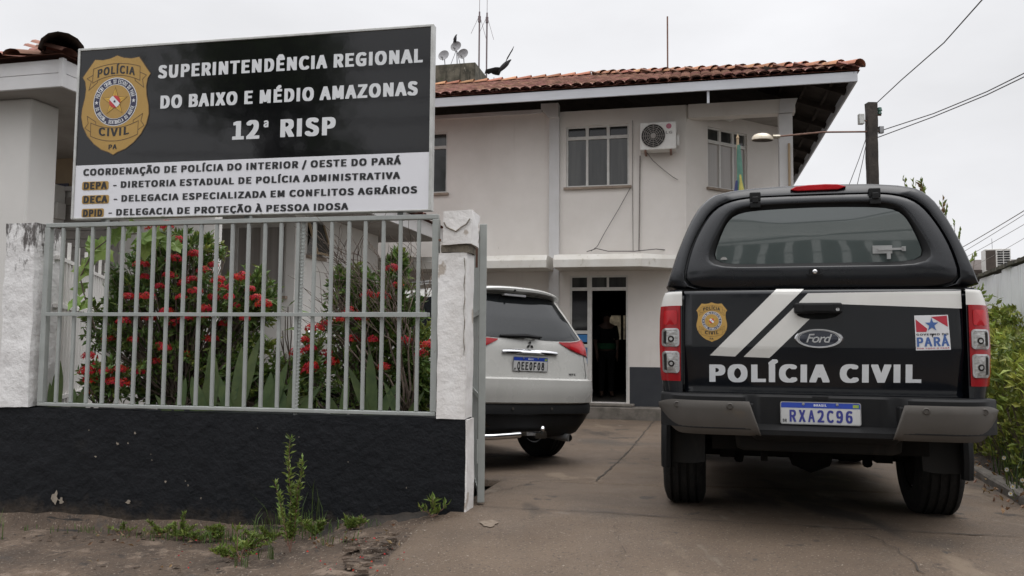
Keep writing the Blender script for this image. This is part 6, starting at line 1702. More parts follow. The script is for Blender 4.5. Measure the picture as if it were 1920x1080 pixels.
shrub('ixora_shrub', 'small low shrub with red heads near the left end of the fence', tuple(W3(190, 770, 5.95)),
      [(tuple(W3(195, 715, 5.95)), (.20, .14, .18))], 60, fpos(FC, 5.8, 5.95), group=GR)
shrub('ixora_shrub', 'slim red-flowered shrub just right of the upright rebar', tuple(W3(585, 770, 5.8)),
      [(tuple(W3(585, 690, 5.8)), (.12, .12, .30))], 60, fpos(FD, 5.66, 5.8), group=GR)

shrub('green_shrub', 'low dense green shrub without flowers behind the sword leaves', tuple(W3(500, 775, 6.3)),
      [(tuple(W3(440, 715, 6.35)), (.40, .16, .24)), (tuple(W3(540, 720, 6.35)), (.36, .16, .22)), (tuple(W3(300, 730, 6.3)), (.40, .14, .16)), (tuple(W3(780, 720, 6.15)), (.16, .14, .22))], 420, [], size=.07)
# sword-leaved plants along the foot of the fence
def sword(base, blades, label, nm='sword_plant'):
    t = thing(nm, label, 'plant', base, 0, 'sword-leaved plants behind the fence'); m = MB()
    for (dx, dy, h, w, bend) in blades:
        k = 8; L = []
        for i in range(k + 1):
            s = i / k; ww = w * (.55 + 1.1 * s - 1.65 * s ** 3) if s < 1 else 0
            c = Vector((dx * (s + bend * s * s), dy * s, h * (s - .22 * bend * s * s)))
            side_ = Vector((1, rnd.uniform(-.05, .05) + dy, 0)).normalized()
            L.append((c - side_ * max(ww, .002) / 2, c + Vector((0, .012 * (1 - s), 0)), c + side_ * max(ww, .002) / 2))
        vs = [p for tr_ in L for p in tr_]
        m.add(vs, [(3 * i + j, 3 * i + j + 1, 3 * i + j + 4, 3 * i + j + 3) for i in range(k) for j in range(2)])
    m.build('blade', M['blade'], t, smooth=True, angle=0)
for (px, lab, bl) in ((100, 'single broad dark green sword leaf at the far left of the fence', [(.02, .02, .50, .10, .1), (-.05, .05, .35, .07, .3)]),
                      (142, 'pair of sword leaves just right of the far left blade', [(.06, .0, .36, .09, .3), (-.03, .03, .30, .07, .2)]),
                      (330, 'sword-leaved clump under the middle of the tallest shrub', [(-.10, .02, .30, .08, .6), (.05, 0, .40, .08, .2), (.20, .03, .32, .08, .5)]),
                      (385, 'wide sword-leaved clump with the broadest blades behind the fence', [(.05, 0, .55, .13, .15), (-.08, 0, .42, .12, .3), (.22, .03, .48, .09, .7), (.02, .05, .7, .08, .1)]),
                      (440, 'tall sword-leaved clump leaning right in the middle of the fence', [(.12, .02, .72, .09, .3), (-.14, 0, .58, .09, .5), (.30, .02, .50, .08, .8), (.02, .04, .62, .10, .1)]),
                      (500, 'arching sword-leaved clump just left of the rebar', [(-.30, .02, .34, .08, .9), (.10, 0, .55, .09, .4), (.02, 0, .44, .11, .1), (.24, .02, .40, .07, .8)]),
                      (545, 'sword leaves growing right at the foot of the rebar', [(.02, .02, .50, .10, .2), (.14, 0, .38, .08, .5), (-.10, .02, .44, .08, .3)]),
                      (640, 'short sword leaves under the right shrub', [(-.08, 0, .32, .08, .4), (.03, .02, .44, .07, .2)]),
                      (700, 'sharp sword leaves in front of the right shrub', [(-.14, 0, .52, .08, .35), (-.03, 0, .62, .09, .15), (.12, .02, .40, .09, .4)]),
                      (755, 'low sword leaves close to the right gate pillar', [(.10, 0, .34, .06, .5), (-.10, .02, .40, .07, .4)])):
    b = W3(px, 775, 5.66 if px > 300 else 5.88); sword((b.x, b.y, .44), bl, lab)

# climbing vine with lobed leaves at the left
P = [W3(px, py, y) for px, py, y in ((180, 620, 5.95), (160, 560, 5.85), (150, 520, 5.82), (175, 470, 5.8), (215, 440, 5.82), (260, 438, 5.9), (310, 440, 5.95))]
vine = thing('vine', 'pale green vine with lobed leaves climbing at the left end of the fence', 'vine', P[0])
m = MB(); m.tube([p - P[0] for p in P], .005, 6); m.build('stem', M['twig'], vine, smooth=True)
def lobed(mb, c, R, n, rot):
    n = n.normalized(); a = n.cross(Vector((0, 0, 1))); a = a.normalized() if a.length > .1 else Vector((1, 0, 0)); b_ = n.cross(a)
    k = 15; vs = [c]
    for i in range(k):
        t = 2 * pi * i / k + rot; r = R * (1 if i % 3 == 0 else .62) * (.45 if i == 0 else 1)
        vs.append(c + a * r * cos(t) + b_ * r * sin(t) + n * rnd.uniform(-.12, .12) * R)
    mb.add(vs, [(0, i + 1, (i + 1) % k + 1) for i in range(k)])
m = MB()
for px, py, r in ((192, 470, .10), (176, 462, .08), (160, 505, .085), (148, 512, .07), (152, 540, .06), (168, 490, .07), (140, 565, .07), (160, 570, .06), (215, 442, .07), (240, 437, .075), (268, 448, .085), (288, 445, .09), (315, 455, .07), (250, 425, .06), (330, 462, .06), (205, 448, .05), (272, 470, .07)):
    lobed(m, W3(px, py, rnd.uniform(5.75, 5.9)) - P[0], r * 1.25, Vector((rnd.uniform(-.6, .6), -1, rnd.uniform(.1, .9))), rnd.uniform(0, 6))
m.build('foliage', M['leaf_vine'], vine, fix=False)
# broad-leaved plant in front of the annex wall
b = W3(548, 770, 6.3); bp_ = thing('broadleaf_plant', 'thin broad-leaved plant between the two largest red-flowered shrubs', 'plant', b)
m = MB(); f = MB()
for px, py, qx, qy in ((535, 585, 500, 555), (540, 575, 560, 558), (545, 590, 575, 580), (520, 600, 515, 560), (530, 620, 560, 615), (510, 640, 480, 620)):
    p, q = W3(px, py, 6.2) - b, W3(qx, qy, 6.15) - b; twig(m, (0, 0, 0), p, .006, .004, 4); leaf(f, p, q - p, (q - p).length * 1.1, .06, .15, .2, Vector((0, -.4, 1)))
m.build('stem', M['twig'], bp_); f.build('foliage', M['leaf'], bp_, fix=False)
# bare twigs
b = W3(765, 772, 5.75); bs = thing('bare_shrub', 'leafless dry twigs spreading beside the right gate pillar', 'shrub', b)
m = MB(); rt = random.Random(5)
def grow(p, d, L, r, depth):
    if p.x + d.x * L > .16: d = Vector((-abs(d.x), d.y, d.z))
    q = p + d * L; k = 4
    P = [p.lerp(q, i / k) + (Vector((rt.uniform(-1, 1), rt.uniform(-1, 1), rt.uniform(-1, 1))) * L * .05 if i else Vector()) for i in range(k + 1)]
    m.tube(P, [r * (1 - .4 * i / k) for i in range(k + 1)], 5)
    if depth == 0: return
    for i in range(rt.randint(2, 3)):
        nd = (d + Vector((rt.uniform(-1, 1), rt.uniform(-.5, .5), rt.uniform(-.45, .55))) * .85).normalized(); grow(P[rt.randint(2, k)], nd, L * rt.uniform(.55, .9), r * .62, depth - 1)
for d in ((-.35, .1, 1), (.1, 0, 1), (-.8, 0, 1.1), (-.2, -.1, 1.2),  (-.1, .15, 1), (.08, .05, 1.0), (-.6, .1, .8)): grow(Vector((rt.uniform(-.05, .05), 0, 0)), Vector(d).normalized(), .60, .0095, 3)
m.build('branches', M['twig'], bs, smooth=True, angle=0)

# ---------------------------------------------------------------- weeds on the pavement
def weed(px, py, h, label, n=60, mat_='leaf_weed', size=.035, spread=.06, Y=None, tips=None, nm='weed', group='weeds along the foot of the wall'):
    x, y = gp(px, py); z = gz(x, y) - .01
    t = thing(nm, label, 'weed', (x, y, z), 0, group); s_, f = MB(), MB()
    for (dx, hh) in (tips or [(0, 1)]):
        P = twig(s_, (0, 0, 0), (dx, rnd.uniform(-.01, .01), h * hh), .004, .0015, 6, .008)
        for i in range(int(n * hh)):
            u = .15 + .85 * rnd.random(); k = int(u * 5.99); p = P[k].lerp(P[k + 1], u * 6 - k if u * 6 - k < 1 else 1)
            d = rv(); d.z = abs(d.z) + .3; leaf(f, p, d, size * rnd.uniform(.6, 1.3), size * .3)
    s_.build('stem', M['rust'] if tips else M['twig'], t); f.build('foliage', M[mat_], t, fix=False)
    return t
weed(545, 985, .66, 'tallest weed with upright leafy stems against the black wall', 150, size=.042, tips=[(-.02, 1), (.06, .82), (-.10, .60), (.02, .5), (.05, .62)])
weed(450, 990, .22, 'slender weed with a star of pointed leaves left of the tallest weed', 9, size=.085, tips=[(-.03, 1), (.05, .6)])
weed(540, 975, .22, 'broad pointed leaves in front of the tallest weed', 10, size=.09, tips=[(-.03, 1)])
weed(812, 968, .14, 'small leafy seedling at the right end of the black wall', 26, size=.055, tips=[(0, 1), (.08, .6), (-.09, .5)])
weed(338, 1008, .18, 'bushy low weed under the middle of the black wall', 160, size=.03, tips=[(.02, .9), (-.06, .5), (.10, .5), (.15, .3), (-.12, .3), (.05, .4)])
weed(462, 1032, .10, 'creeping pale weed on the pavement below the tallest weed', 80, size=.035, tips=[(-.08, .7), (.10, .8), (.05, 1), (.16, .6), (-.15, .4)])
for k_, (px, py, lab) in enumerate(((300, 1003, 'low ground weed left of the bushy low weed'), (372, 1012, 'low ground weed just right of the bushy low weed'), (415, 1010, 'low ground weed in the dirt left of the slender weed'), (500, 1012, 'low ground weed between the slender weed and the tallest weed'), (590, 1002, 'low ground weed just right of the tallest weed'), (655, 992, 'low ground weed where the pavement starts to rise'), (435, 1045, 'low ground weed lowest on the pavement'))):
    weed(px, py, rnd.uniform(.06, .11), lab, 70, size=rnd.uniform(.028, .04), tips=[(rnd.uniform(-.16, .16), rnd.uniform(.3, 1)) for _ in range(6)])
weed(230, 996, .06, 'flat scrap of weed at the foot of the wall on the left', 50, size=.03, tips=[(-.12, .5), (.10, .5), (0, 1)])
def grassblades(mb, x, y, z, h, n, spread=.05, w=.006):
    for i in range(n):
        a = rnd.uniform(0, 2 * pi); p = Vector((x + rnd.uniform(-spread, spread), y + rnd.uniform(-spread * .4, spread * .4), z - .01)); hh = h * rnd.uniform(.5, 1.15); d = Vector((cos(a), sin(a) * .6, 0)) * hh * rnd.uniform(.1, .6); q = Vector((-sin(a), cos(a), 0)) * w / 2
        m1 = p + d * .35 + Vector((0, 0, hh * .6)); tip = p + d + Vector((0, 0, hh * rnd.uniform(.75, 1)))
        mb.add([p - q, p + q, m1 + q * .8, m1 - q * .8, tip], [(0, 1, 2, 3), (3, 2, 4)])
m = MB()
for px, py, h, n, sp in [(0, 955, .22, 5, .03), (560, 990, .30, 16, .10), (600, 985, .42, 9, .08), (520, 1000, .26, 12, .08), (480, 1010, .12, 24, .15), (430, 1010, .10, 22, .15), (380, 1005, .08, 26, .18), (500, 1045, .12, 14, .05), (455, 1060, .10, 10, .05), (640, 985, .10, 16, .10), (690, 985, .06, 14, .12), (300, 1005, .06, 20, .15), (180, 995, .05, 16, .15), (570, 1010, .14, 18, .12), (350, 1008, .09, 40, .25), (450, 1015, .12, 50, .25), (540, 1000, .18, 40, .25), (620, 992, .12, 30, .18), (250, 1000, .05, 30, .3), (120, 990, .05, 24, .3)]:
    x, y = gp(px, py); grassblades(m, x, y, gz(x, y), h, n, sp)
tag(m.build('grass', M['grass'], fix=False), kind='stuff')
m = MB()
for i in range(420):
    px, py = rnd.choice([(rnd.uniform(20, 860), rnd.uniform(990, 1078)), (rnd.uniform(900, 1900), rnd.uniform(965, 1078)), (rnd.uniform(640, 880), rnd.uniform(985, 1060))]); x, y = gp(px, py); s = rnd.uniform(.003, .009)
    c = Vector((x, y, gz(x, y) + .006)); m.add([c + Vector((rnd.uniform(-1, 1), rnd.uniform(-1, 1), rnd.uniform(-.3, .5))) * s for _ in range(4)], [(0, 1, 2), (0, 2, 3), (0, 3, 1), (1, 3, 2)])
tag(m.build('gravel', M['chip']), kind='stuff')
m = MB()
for i in range(170):
    if i < 120: px = rnd.uniform(640, 850); py = 985 + (870 - px) * .10 + rnd.random() ** 1.3 * 75
    else: px, py = rnd.uniform(30, 640), rnd.uniform(985, 1012)
    x, y = gp(px, min(py, 1076)); s = rnd.uniform(.008, .034) if i < 120 else rnd.uniform(.006, .016); k = 7
    if fuv(x, y)[0] > -.02 or fuv(x, y)[1] > -.03: continue
    c = Vector((x, y, gz(x, y) - .012)); ring = [Vector((cos(2 * pi * q / k) * rnd.uniform(.6, 1.2) * s * 1.5, sin(2 * pi * q / k) * rnd.uniform(.6, 1.2) * s, 0)) for q in range(k)]; hh = s * rnd.uniform(.3, .7)
    m.loops([[c + v for v in ring], [c + v * .82 + Vector((0, 0, hh + rnd.uniform(-.2, .2) * hh)) for v in ring]], 0, False, True)
tag(m.build('rubble', M['sidewalk']), kind='stuff')
m = MB()
for i in range(70):
    px, py = rnd.uniform(150, 760), rnd.uniform(985, 1030); x, y = gp(px, py)
    if fuv(x, y)[1] > -.03: continue
    leaf(m, Vector((x, y, gz(x, y) + .01)), Vector((rnd.uniform(-1, 1), rnd.uniform(-1, 1), rnd.uniform(0, .3))), rnd.uniform(.025, .05), .016)
tag(m.build('dead_leaves', M['leaf_dry'], fix=False), kind='stuff')
m = MB()
for i in range(46):
    px, py = rnd.uniform(330, 760), rnd.uniform(1010, 1078); x, y = gp(px, py); c = Vector((x, y, gz(x, y) + .008)); leaf(m, c, Vector((rnd.uniform(-1, 1), rnd.uniform(-1, 1), .1)), .016, .010)
tag(m.build('fallen_petals', M['blossom'], fix=False), kind='stuff')

# ================================================================ right side: hedge, daisies, wall, neighbour
hg = thing('hedge', 'yellow-green leafy hedge between the pickup and the white wall', 'hedge', K.o, K.rz)
f, st_ = MB(), MB(); rh_ = random.Random(21)
for i in range(3500):
    y = rh_.uniform(.2, 7.0); top = .95 + .45 * noise.noise(Vector((y * .9, 2, 0))) + .16 * max(0, y - 1)
    top = min(top, 1.72)
    x = .18 + .85 * rh_.random() ** .8; zz = top * rh_.random() ** .55; 
    x = max(.12, x - .10 * (zz > .5)); p = Vector((x + .10 * noise.noise(Vector((y * 2, zz * 2, 1))), y, inside_z(5.3 + y) + zz))
    if i % 6 == 0: twig(st_, (x * .5 + .3, y, inside_z(5.3 + y)), p, .007, .003, 3)
    for k in range(7):
        d = Vector((rh_.uniform(-1, .5), rh_.uniform(-1, .6), rh_.uniform(-.2, 1.1))); leaf(f, p + rv() * .03, d, rh_.uniform(.05, .12), rh_.uniform(.026, .044))
st_.build('stem', M['twig'], hg); f.build('foliage', M['leaf_hedge'], hg, fix=False)
m = MB()
for i in range(44):
    y = rnd.uniform(-.6, 2.4); q = K.w((rnd.uniform(.10, .5), y, 0)); grassblades(m, q.x, q.y, inside_z(q.y) + .05, rnd.choice([.2, .3, .35, .75 if y > .5 else .4]), 8, .08, .009)
tag(m.build('grass', M['grass'], fix=False), kind='stuff')
for i, (px, py, Y, lab) in enumerate(((1881, 858, 6.1, 'highest white daisy beside the hedge'), (1886, 880, 6.0, 'white daisy just below the highest daisy by the hedge'), (1897, 912, 5.7, 'white daisy above the lowest ones near the kerb'), (1893, 925, 5.6, 'lowest white daisy over the kerb'), (1915, 900, 5.7, 'rightmost white daisy in the grass by the kerb'))):
    p = W3(px, py, Y); z0 = inside_z(Y) + .05; t = thing('daisy', lab, 'flower', (p.x + .03, p.y, z0), 0, 'daisies by the kerb'); h = p.z - z0
    m = MB(); m.tube([(0, 0, 0), (-.02, 0, h * .6), (-.03, 0, h)], .003, 5); m.build('stem', M['leaf_weed'], t)
    m = MB()
    for k in range(9):
        a = 2 * pi * k / 9; d = Vector((cos(a), -.35, sin(a))); leaf(m, Vector((-.03, -.004, h)), d, .020, .011, .05, 0, Vector((0, -1, 0)))
    m.build('petals', M['petal_white'], t, fix=False)
    m = MB(); m.lathe([(0, 0), (.006, 0), (.004, .004), (0, .006)], 8, lambda a, b, q: (-.03 + a, -.012 - q, h + b)); m.build('eye', M['daisy_eye'], t)
m = MB()
for i in range(120):
    q = K.w((rnd.gauss(.02, .14), rnd.uniform(-.8, 3), 0)); leaf(m, Vector((q.x, q.y, inside_z(q.y) + .03 + .02 * rnd.random() + (.06 if (Vector(q) - K.o).dot(K.x) > 0 else 0))), rv(), .05, .022)
tag(m.build('fallen_leaves', M['leaf_dry'], fix=False), kind='stuff')

K2 = Frame((5.98, 9.35, 0), 20.9)
M['wall_panels'] = mat('wall_panels', (.76, .77, .79), (.68, .69, .71), rough=.85, scale=1.5, bump=.15, bscale=30,
                       spots=[(3.2, .63, .06, (.42, .40, .38), (1, 2.6, .10)), (7, .69, .05, (.32, .30, .28), (1, 3, .25))])
bw_ = thing('boundary_wall', 'tall white panelled wall with dark drips behind the hedge', 'wall', K2.o, K2.rz)
m = MB(); y = -4.0; i = 0
while y < 9.5:
    m.box(0, .10, y + .006, y + .50, -.5, 2.06 + .02 * sin(i * 2.3)); y += .51; i += 1
m.build('panels', M['wall_panels'], bw_, bevel=.006)
m = MB(); m.box(.02, .09, -4, 9.5, -.5, 2.0); m.build('core', M['concrete_old'], bw_)
m = MB(); rough_box(m, -.03, .13, -4, 9.5, 2.085, 2.13, .06, .012, 8); m.build('coping', M['concrete_old'], bw_, smooth=True, angle=50)
nh = thing('neighbour_house', 'neighbouring house with a low brown roof rising beyond the white wall', 'building', (0, 0, 0))
c = at(1846, 505, 21)
m = MB(); m.box(c.x - 2, c.x + 9, 21.5, 28, -.4, 3.05); m.build('wall', M['concrete_old'], nh)
m = MB(); zz = at(1880, 500, 21).z
m.add([(c.x - 2.6, 20.9, zz - .1), (c.x + 10, 20.9, zz - .1), (c.x + 10, 25, zz + .75), (c.x - 1.0, 25, zz + .55), (c.x - 2.6, 20.9, zz - .22), (c.x + 10, 20.9, zz - .22)], [(0, 1, 2, 3), (4, 5, 1, 0)]); m.build('roof', M['beam_brown'], nh)
a0, a1 = at(1848, 508, 20.5), at(1892, 466, 20.5)
cu = thing('condenser', 'boxy louvred condenser unit standing on the neighbouring roof above the white wall', 'condenser', (a0.x, 20.5, a0.z - .02), -.35)
w_ = a1.x - a0.x; h_ = a1.z - a0.z
m = MB(); m.box(0, w_ * .92, 0, .5, 0, h_); m.build('casing', M['ac_white'], cu, bevel=.01)
m = MB(); m.box(w_ * .02, w_ * .38, -.006, -.002, h_ * .06, h_ * .94); m.build('coil_panel', M['beam_brown'], cu)
m = MB()
for i in range(8):
    for k in (0, 1): m.box(w_ * (.44 + .235 * k), w_ * (.64 + .24 * k), -.008, -.002, h_ * (.10 + .105 * i), h_ * (.165 + .105 * i))
m.build('louvres', M['black'], cu)
m = MB(); m.tube([(w_ * .3, .1, h_), (w_ * .29, .1, h_ + .28)], .006, 5); m.build('antenna', M['steel'], cu)

# spindly shrub whose shoots show over the pickup
sh = thing('spindly_shrub', 'spindly shrub whose leafy shoots show over the pickup canopy', 'shrub', (5.15, 9.65, inside_z(9.6)))
s_, f, f2 = MB(), MB(), MB(); o = Vector(sh.location)
for px, py, Y, n, dry in ((1712, 342, 9.5, 4, 0), (1728, 343, 9.5, 9, 0), (1727, 352, 9.5, 7, 1), (1768, 378, 9.6, 6, 1), (1774, 392, 9.6, 3, 0), (1800, 433, 9.7, 3, 0), (1828, 478, 9.9, 9, 0), (1695, 336, 9.5, 3, 0), (1790, 420, 9.6, 4, 0)):
    p = W3(px, py, Y) - o; twig(s_, (p.x * .3, p.y * .3, 0), p, .012, .003, 5, .03)
    d0 = (p - Vector((0, 0, p.z * .75))).normalized()
    for k in range(n * 2): leaf(f2 if dry and k % 3 else f, p - d0 * rnd.uniform(-.02, .18), d0 + rv() * .5, rnd.uniform(.06, .105), .03)
for i in range(320):
    v = rv(); p = Vector((v.x * .7, v.y * .7, 1.35 + v.z * .75)); leaf(f, p, v + rv() * .7, .12, .045)
s_.build('stem', M['twig'], sh); f.build('foliage', M['leaf_young'], sh, fix=False); f2.build('dry_foliage', M['leaf_dry'], sh, fix=False)

# ================================================================ pole, street lamp, wires
pt = at(1633, 193, 12.0)
up = thing('utility_pole', 'dark weathered concrete service pole right of the tiled roof', 'utility pole', (pt.x, 12.0, inside_z(12)))
zt = pt.z - inside_z(12)
m = MB(); rough_box(m, -.072, .072, -.06, .06, -.2, zt, .07, .006, 9); m.build('shaft', M['pole_concrete'], up, smooth=True, angle=50)
def dz(px, py): p = at(px, py, 12.0); return p.x - pt.x, p.z - inside_z(12)
m = MB(); a, b = dz(1610, 233), dz(1619, 214); m.box(a[0], b[0], -.04, .04, a[1], b[1]); m.build('junction_box', M['alu'], up, bevel=.006)
m = MB(); a = dz(1619, 226); m.tube([(a[0], 0, a[1]), (-.06, 0, a[1] - .01)], .012, 6); a = dz(1646, 216); m.tube([(.07, 0, a[1]), (a[0] + .05, 0, a[1])], .012, 6); a = dz(1646, 246); m.tube([(.07, 0, a[1]), (a[0] + .03, 0, a[1])], .012, 6); m.build('insulator_pin', M['rust'], up)
M['green_glass'] = mat('green_glass', (.05, .12, .09), (.04, .10, .08), rough=.2)
m = MB(); a = dz(1649, 208); m.lathe([(0, -.06), (.035, -.05), (.025, -.01), (.04, .0), (.03, .05), (0, .06)], 12, lambda p, q, h: (a[0] + p, q, a[1] + h)); m.build('insulator', M['green_glass'], up, smooth=True)
m = MB(); a, b = dz(1648, 250), dz(1656, 237); m.box(a[0], b[0], -.03, .03, a[1], b[1]); m.build('meter_clamp', M['steel'], up, bevel=.006)
m = MB(); a = dz(1625, 247); b = dz(1455, 259); m.tube([(a[0], 0, a[1]), ((a[0] + b[0]) / 2, -.05, (a[1] + b[1]) / 2 + .03), (b[0], -.1, b[1])], .014, 8); m.build('lamp_arm', M['rust'], up, smooth=True)
m = MB(); c = dz(1425, 262); R_ = .165
L = []
for zf, rf in ((-.045, .92), (-.035, 1.0), (.0, .96), (.035, .80), (.06, .55), (.07, .2)): L.append([(c[0] + R_ * rf * cos(t) * (1.05 if cos(t) < 0 else 1), -.12 + .10 * rf * sin(t), c[1] + zf) for t in [2 * pi * i / 24 for i in range(24)]])
m.loops(L, 0, False, True); m.tube([(c[0] + .15, -.12, c[1] + .02), (b[0] + .02, -.1, b[1])], .03, 8); lh = m.build('lamp_head', M['lamp_metal'], up, smooth=True, angle=40)
m = MB(); m.lathe([(0, -.05), (.6, -.048), (.93, -.040)], 24, lambda p, q, h: (c[0] + R_ * p, -.12 + .10 * q, c[1] + h)); m.build('lamp_glass', M['beam_brown'], lh, smooth=True)
def wire(label, pts, r=.010, sag=.0, group='overhead wires', mat_='cable'):
    P = [Vector(p) for p in pts]
    if len(P) == 2: P = [P[0].lerp(P[1], i / 12) - Vector((0, 0, sag * 4 * (i / 12) * (1 - i / 12))) for i in range(13)]
    return cable('overhead_wire', label, P, r, mat_, 'wire', group)
wire('wire climbing steeply from the pole top out of view', [at(1645, 192, 12), at(1690, 150, 10.5), at(1770, 80, 9), at(1850, -10, 7.5), at(1905, -75, 6.8)], .007)
wire('upper of two wires running right from the pole', [at(1655, 244, 12), at(1750, 213, 11), at(1850, 172, 10), at(1935, 130, 9.2), at(2080, 55, 8)], .007)
wire('lower of two wires running right from the pole', [at(1645, 258, 12), at(1750, 219, 11), at(1850, 178, 10), at(1935, 137, 9.2), at(2080, 64, 8)], .007)
for i, (a, b, rr, lab) in enumerate((((1700, 518), (1930, 389), .012, 'highest thick wire above the condenser'), ((1700, 530), (1930, 396), .008, 'second wire down above the condenser'), ((1700, 537), (1930, 415), .007, 'third wire down passing behind the condenser'), ((1780, 518), (1930, 441), .006, 'lowest thin wire right of the condenser'))):
    wire(lab, [at(*a, 24), at(*b, 13)], rr * .65, .05, 'wires over the neighbouring house', 'cable_pale')
wire('loose service drop hanging left of the pole', [at(1623, 262, 12), at(1610, 300, 12.1), at(1590, 352, 12.3), at(1575, 395, 12.4)], .005)
wire('second service drop hanging close to the pole', [at(1624, 270, 12), at(1617, 305, 12), at(1606, 352, 12.2), at(1598, 395, 12.3)], .005)

# ================================================================ water tower, dishes, masts, birds
TWF = Frame((-1.576, 32, 0), 13)
tw = thing('water_tower', 'mouldy concrete water tower rising behind the tiled roof', 'tower', TWF.o, TWF.rz)
m = MB(); m.box(-5, 0, 0, 2.6, -.4, 12.48); m.build('tank', M['concrete_old'], tw)
m = MB()
for x in (.12, .50): m.tube([(x, 2.62, 3), (x, 2.62, 12.7)], .02, 5)
for i in range(30): m.tube([(.12, 2.62, 3.2 + i * .32), (.50, 2.62, 3.2 + i * .32)], .014, 5)
m.build('ladder', M['rust'], tw)
m = MB()
for i in range(9): m.tube([(.31 + .34 * sin(t), 2.62 - .42 * (1 - cos(t)) * .5 * 1.0, 5.6 + i * .85) for t in [-pi / 2 + pi * k / 10 for k in range(11)]], .014, 5)
m.build('safety_hoop', M['steel'], tw)
def mast(px0, py0, px1, py1, Y, wtop, label):
    a, b = at(px0, py0, Y), at(px1, py1, Y); b.x = a.x
    t = thing('antenna_mast', label, 'antenna', (a.x, Y, a.z - 1)); h = b.z - a.z + 1
    m = MB(); m.tube([(0, 0, 0), (0, 0, h)], .034, 8); m.build('pole', M['mast'], t, smooth=True)
    m = MB(); m.tube([(0, 0, h), (.0, 0, h + wtop)], .012, 6); m.build('whip', M['mast'], t)
    m = MB(); m.box(-.06, .06, -.05, .05, h - .45, h - .2); m.tube([(-.02, 0, h - .2), (-.35, 0, h - .95)], .008, 4); m.tube([(.02, 0, h - .2), (.30, 0, h - 1.2)], .008, 4); m.build('clamp', M['mast'], t)
mast(898, 128, 898, 22, 33, 1.6, 'left of two tall whip antenna masts beside the water tower')
mast(912, 150, 912, 24, 34, 1.6, 'right of two tall whip antenna masts beside the water tower')
def lrod():
    a, b = at(1252, 150, 19), at(1252, 31, 19)
    t = thing('lightning_rod', 'lone thin reddish rod standing on the tiled roof', 'rod', (a.x, 19, a.z - .5)); m = MB(); m.tube([(0, 0, 0), (0, 0, b.z - a.z + .5)], .019, 8); m.build('rod', M['rust'], t, smooth=True)
    m = MB(); m.box(-.06, .06, -.06, .06, 0, .3); m.build('base', M['rust'], t)
lrod()
def dish(px, py, r, label, ztop, Y=32.6, tall=0):
    c = at(px, py, Y); t = thing('satellite_dish', label, 'satellite dish', (c.x, Y, 12.48), 0, 'satellite dishes on the water tower'); h = c.z - 12.48
    n = Vector((-.28, -.9, .30)).normalized(); a = n.cross(Vector((0, 0, 1))).normalized(); b_ = a.cross(n)
    fn = lambda x, y, q: tuple(Vector((0, 0, h)) + a * x + b_ * y * 1.05 + n * q)
    m = MB(); m.lathe([(0, -.06), (r * .5, -.045), (r * .85, -.01), (r, .02), (r * .98, .025), (r * .8, -.0), (r * .4, -.035), (0, -.045)], 24, fn); m.build('reflector', M['dish'], t, smooth=True)
    m = MB(); m.tube([fn(0, -r, 0), fn(-.05, -r * 1.1, .25)], .016, 6); m.tube([fn(-.05, -r * 1.05, .2), fn(-.05, -r * 1.28, .30)], .04, 8); m.build('feed_arm', M['steel'], t, smooth=True)
    m = MB(); m.tube([(.02, .08, h - .02), (.06, .10, 0)], .022, 6)
    if tall: m.tube([(.02, .08, h - .1), (-.25, .0, 0)], .014, 6); m.tube([(.02, .08, h - .1), (.22, .3, 0)], .014, 6)
    m.build('stand', M['steel'], t)
dish(832, 104, .235, 'lowest satellite dish at the left on the water tower', 0)
dish(855, 87, .235, 'raised satellite dish with a black bird perched on it', 0, tall=1)
dish(868, 101, .235, 'right-hand satellite dish low on the water tower', 0)
c = at(853.5, 77, 32.55)
vt = thing('perched_vulture', 'black bird perched on top of the raised satellite dish', 'bird', (c.x, 32.55, c.z))
skin_body('body', [(0, 0, .0), (-.01, 0, .09), (.01, 0, .17), (.03, -.01, .235), (.055, -.03, .26), (.085, -.05, .25), (-.05, .05, .02), (-.08, .09, -.04), (.0, .0, -.05), (.03, .0, -.05), (.04, 0, -.02)],
          [(0, 1), (1, 2), (2, 3), (3, 4), (4, 5), (0, 6), (6, 7), (0, 8), (0, 10), (10, 9)], [.062, .075, .06, .03, .028, .010, .04, .022, .012, .012, .016], 'vulture', vt, 1)
c = at(943, 123, 30)
vf = thing('flying_vulture', 'black bird flying low over the tiled roof with wings spread', 'bird', c)
S_ = 30 / 1500
q = lambda dx, dy, y=0: Vector((dx * S_, y, -dy * S_))
skin_body('body', [q(-9, 14), q(-3, 6), q(3, 0), q(9, -6), q(13, -10), q(16, -12)], [(0, 1), (1, 2), (2, 3), (3, 4), (4, 5)], [.035, .09, .11, .08, .045, .018], 'vulture', vf, 1, root=2)
def wing(root, mid, tip, wd):
    m = MB(); fe = 6
    vs = []
    for i in range(9):
        t = i / 8; p = root.lerp(mid, t * 2) if t < .5 else mid.lerp(tip, t * 2 - 1); w_ = wd * (1 - .55 * t * t) * (1 if i % 2 == 0 or t < .6 else .75)
        vs += [p + Vector((0, 0, .012)), p + Vector((-.35 * w_, .15, -.75 * w_)), p + Vector((0, .01, -.012)) ]
    fs = [(3 * i + j, 3 * i + (j + 1) % 3, 3 * i + 3 + (j + 1) % 3, 3 * i + 3 + j) for i in range(8) for j in range(3)]
    m.add(vs, fs); m.build('wing', M['vulture'], vf, smooth=True, angle=0)
wing(q(3, -1), q(8, -12, -.2), q(21, -29, -.5), .36)
wing(q(-1, 4), q(-14, 7, -.2), q(-32, 17, -.5), .34)

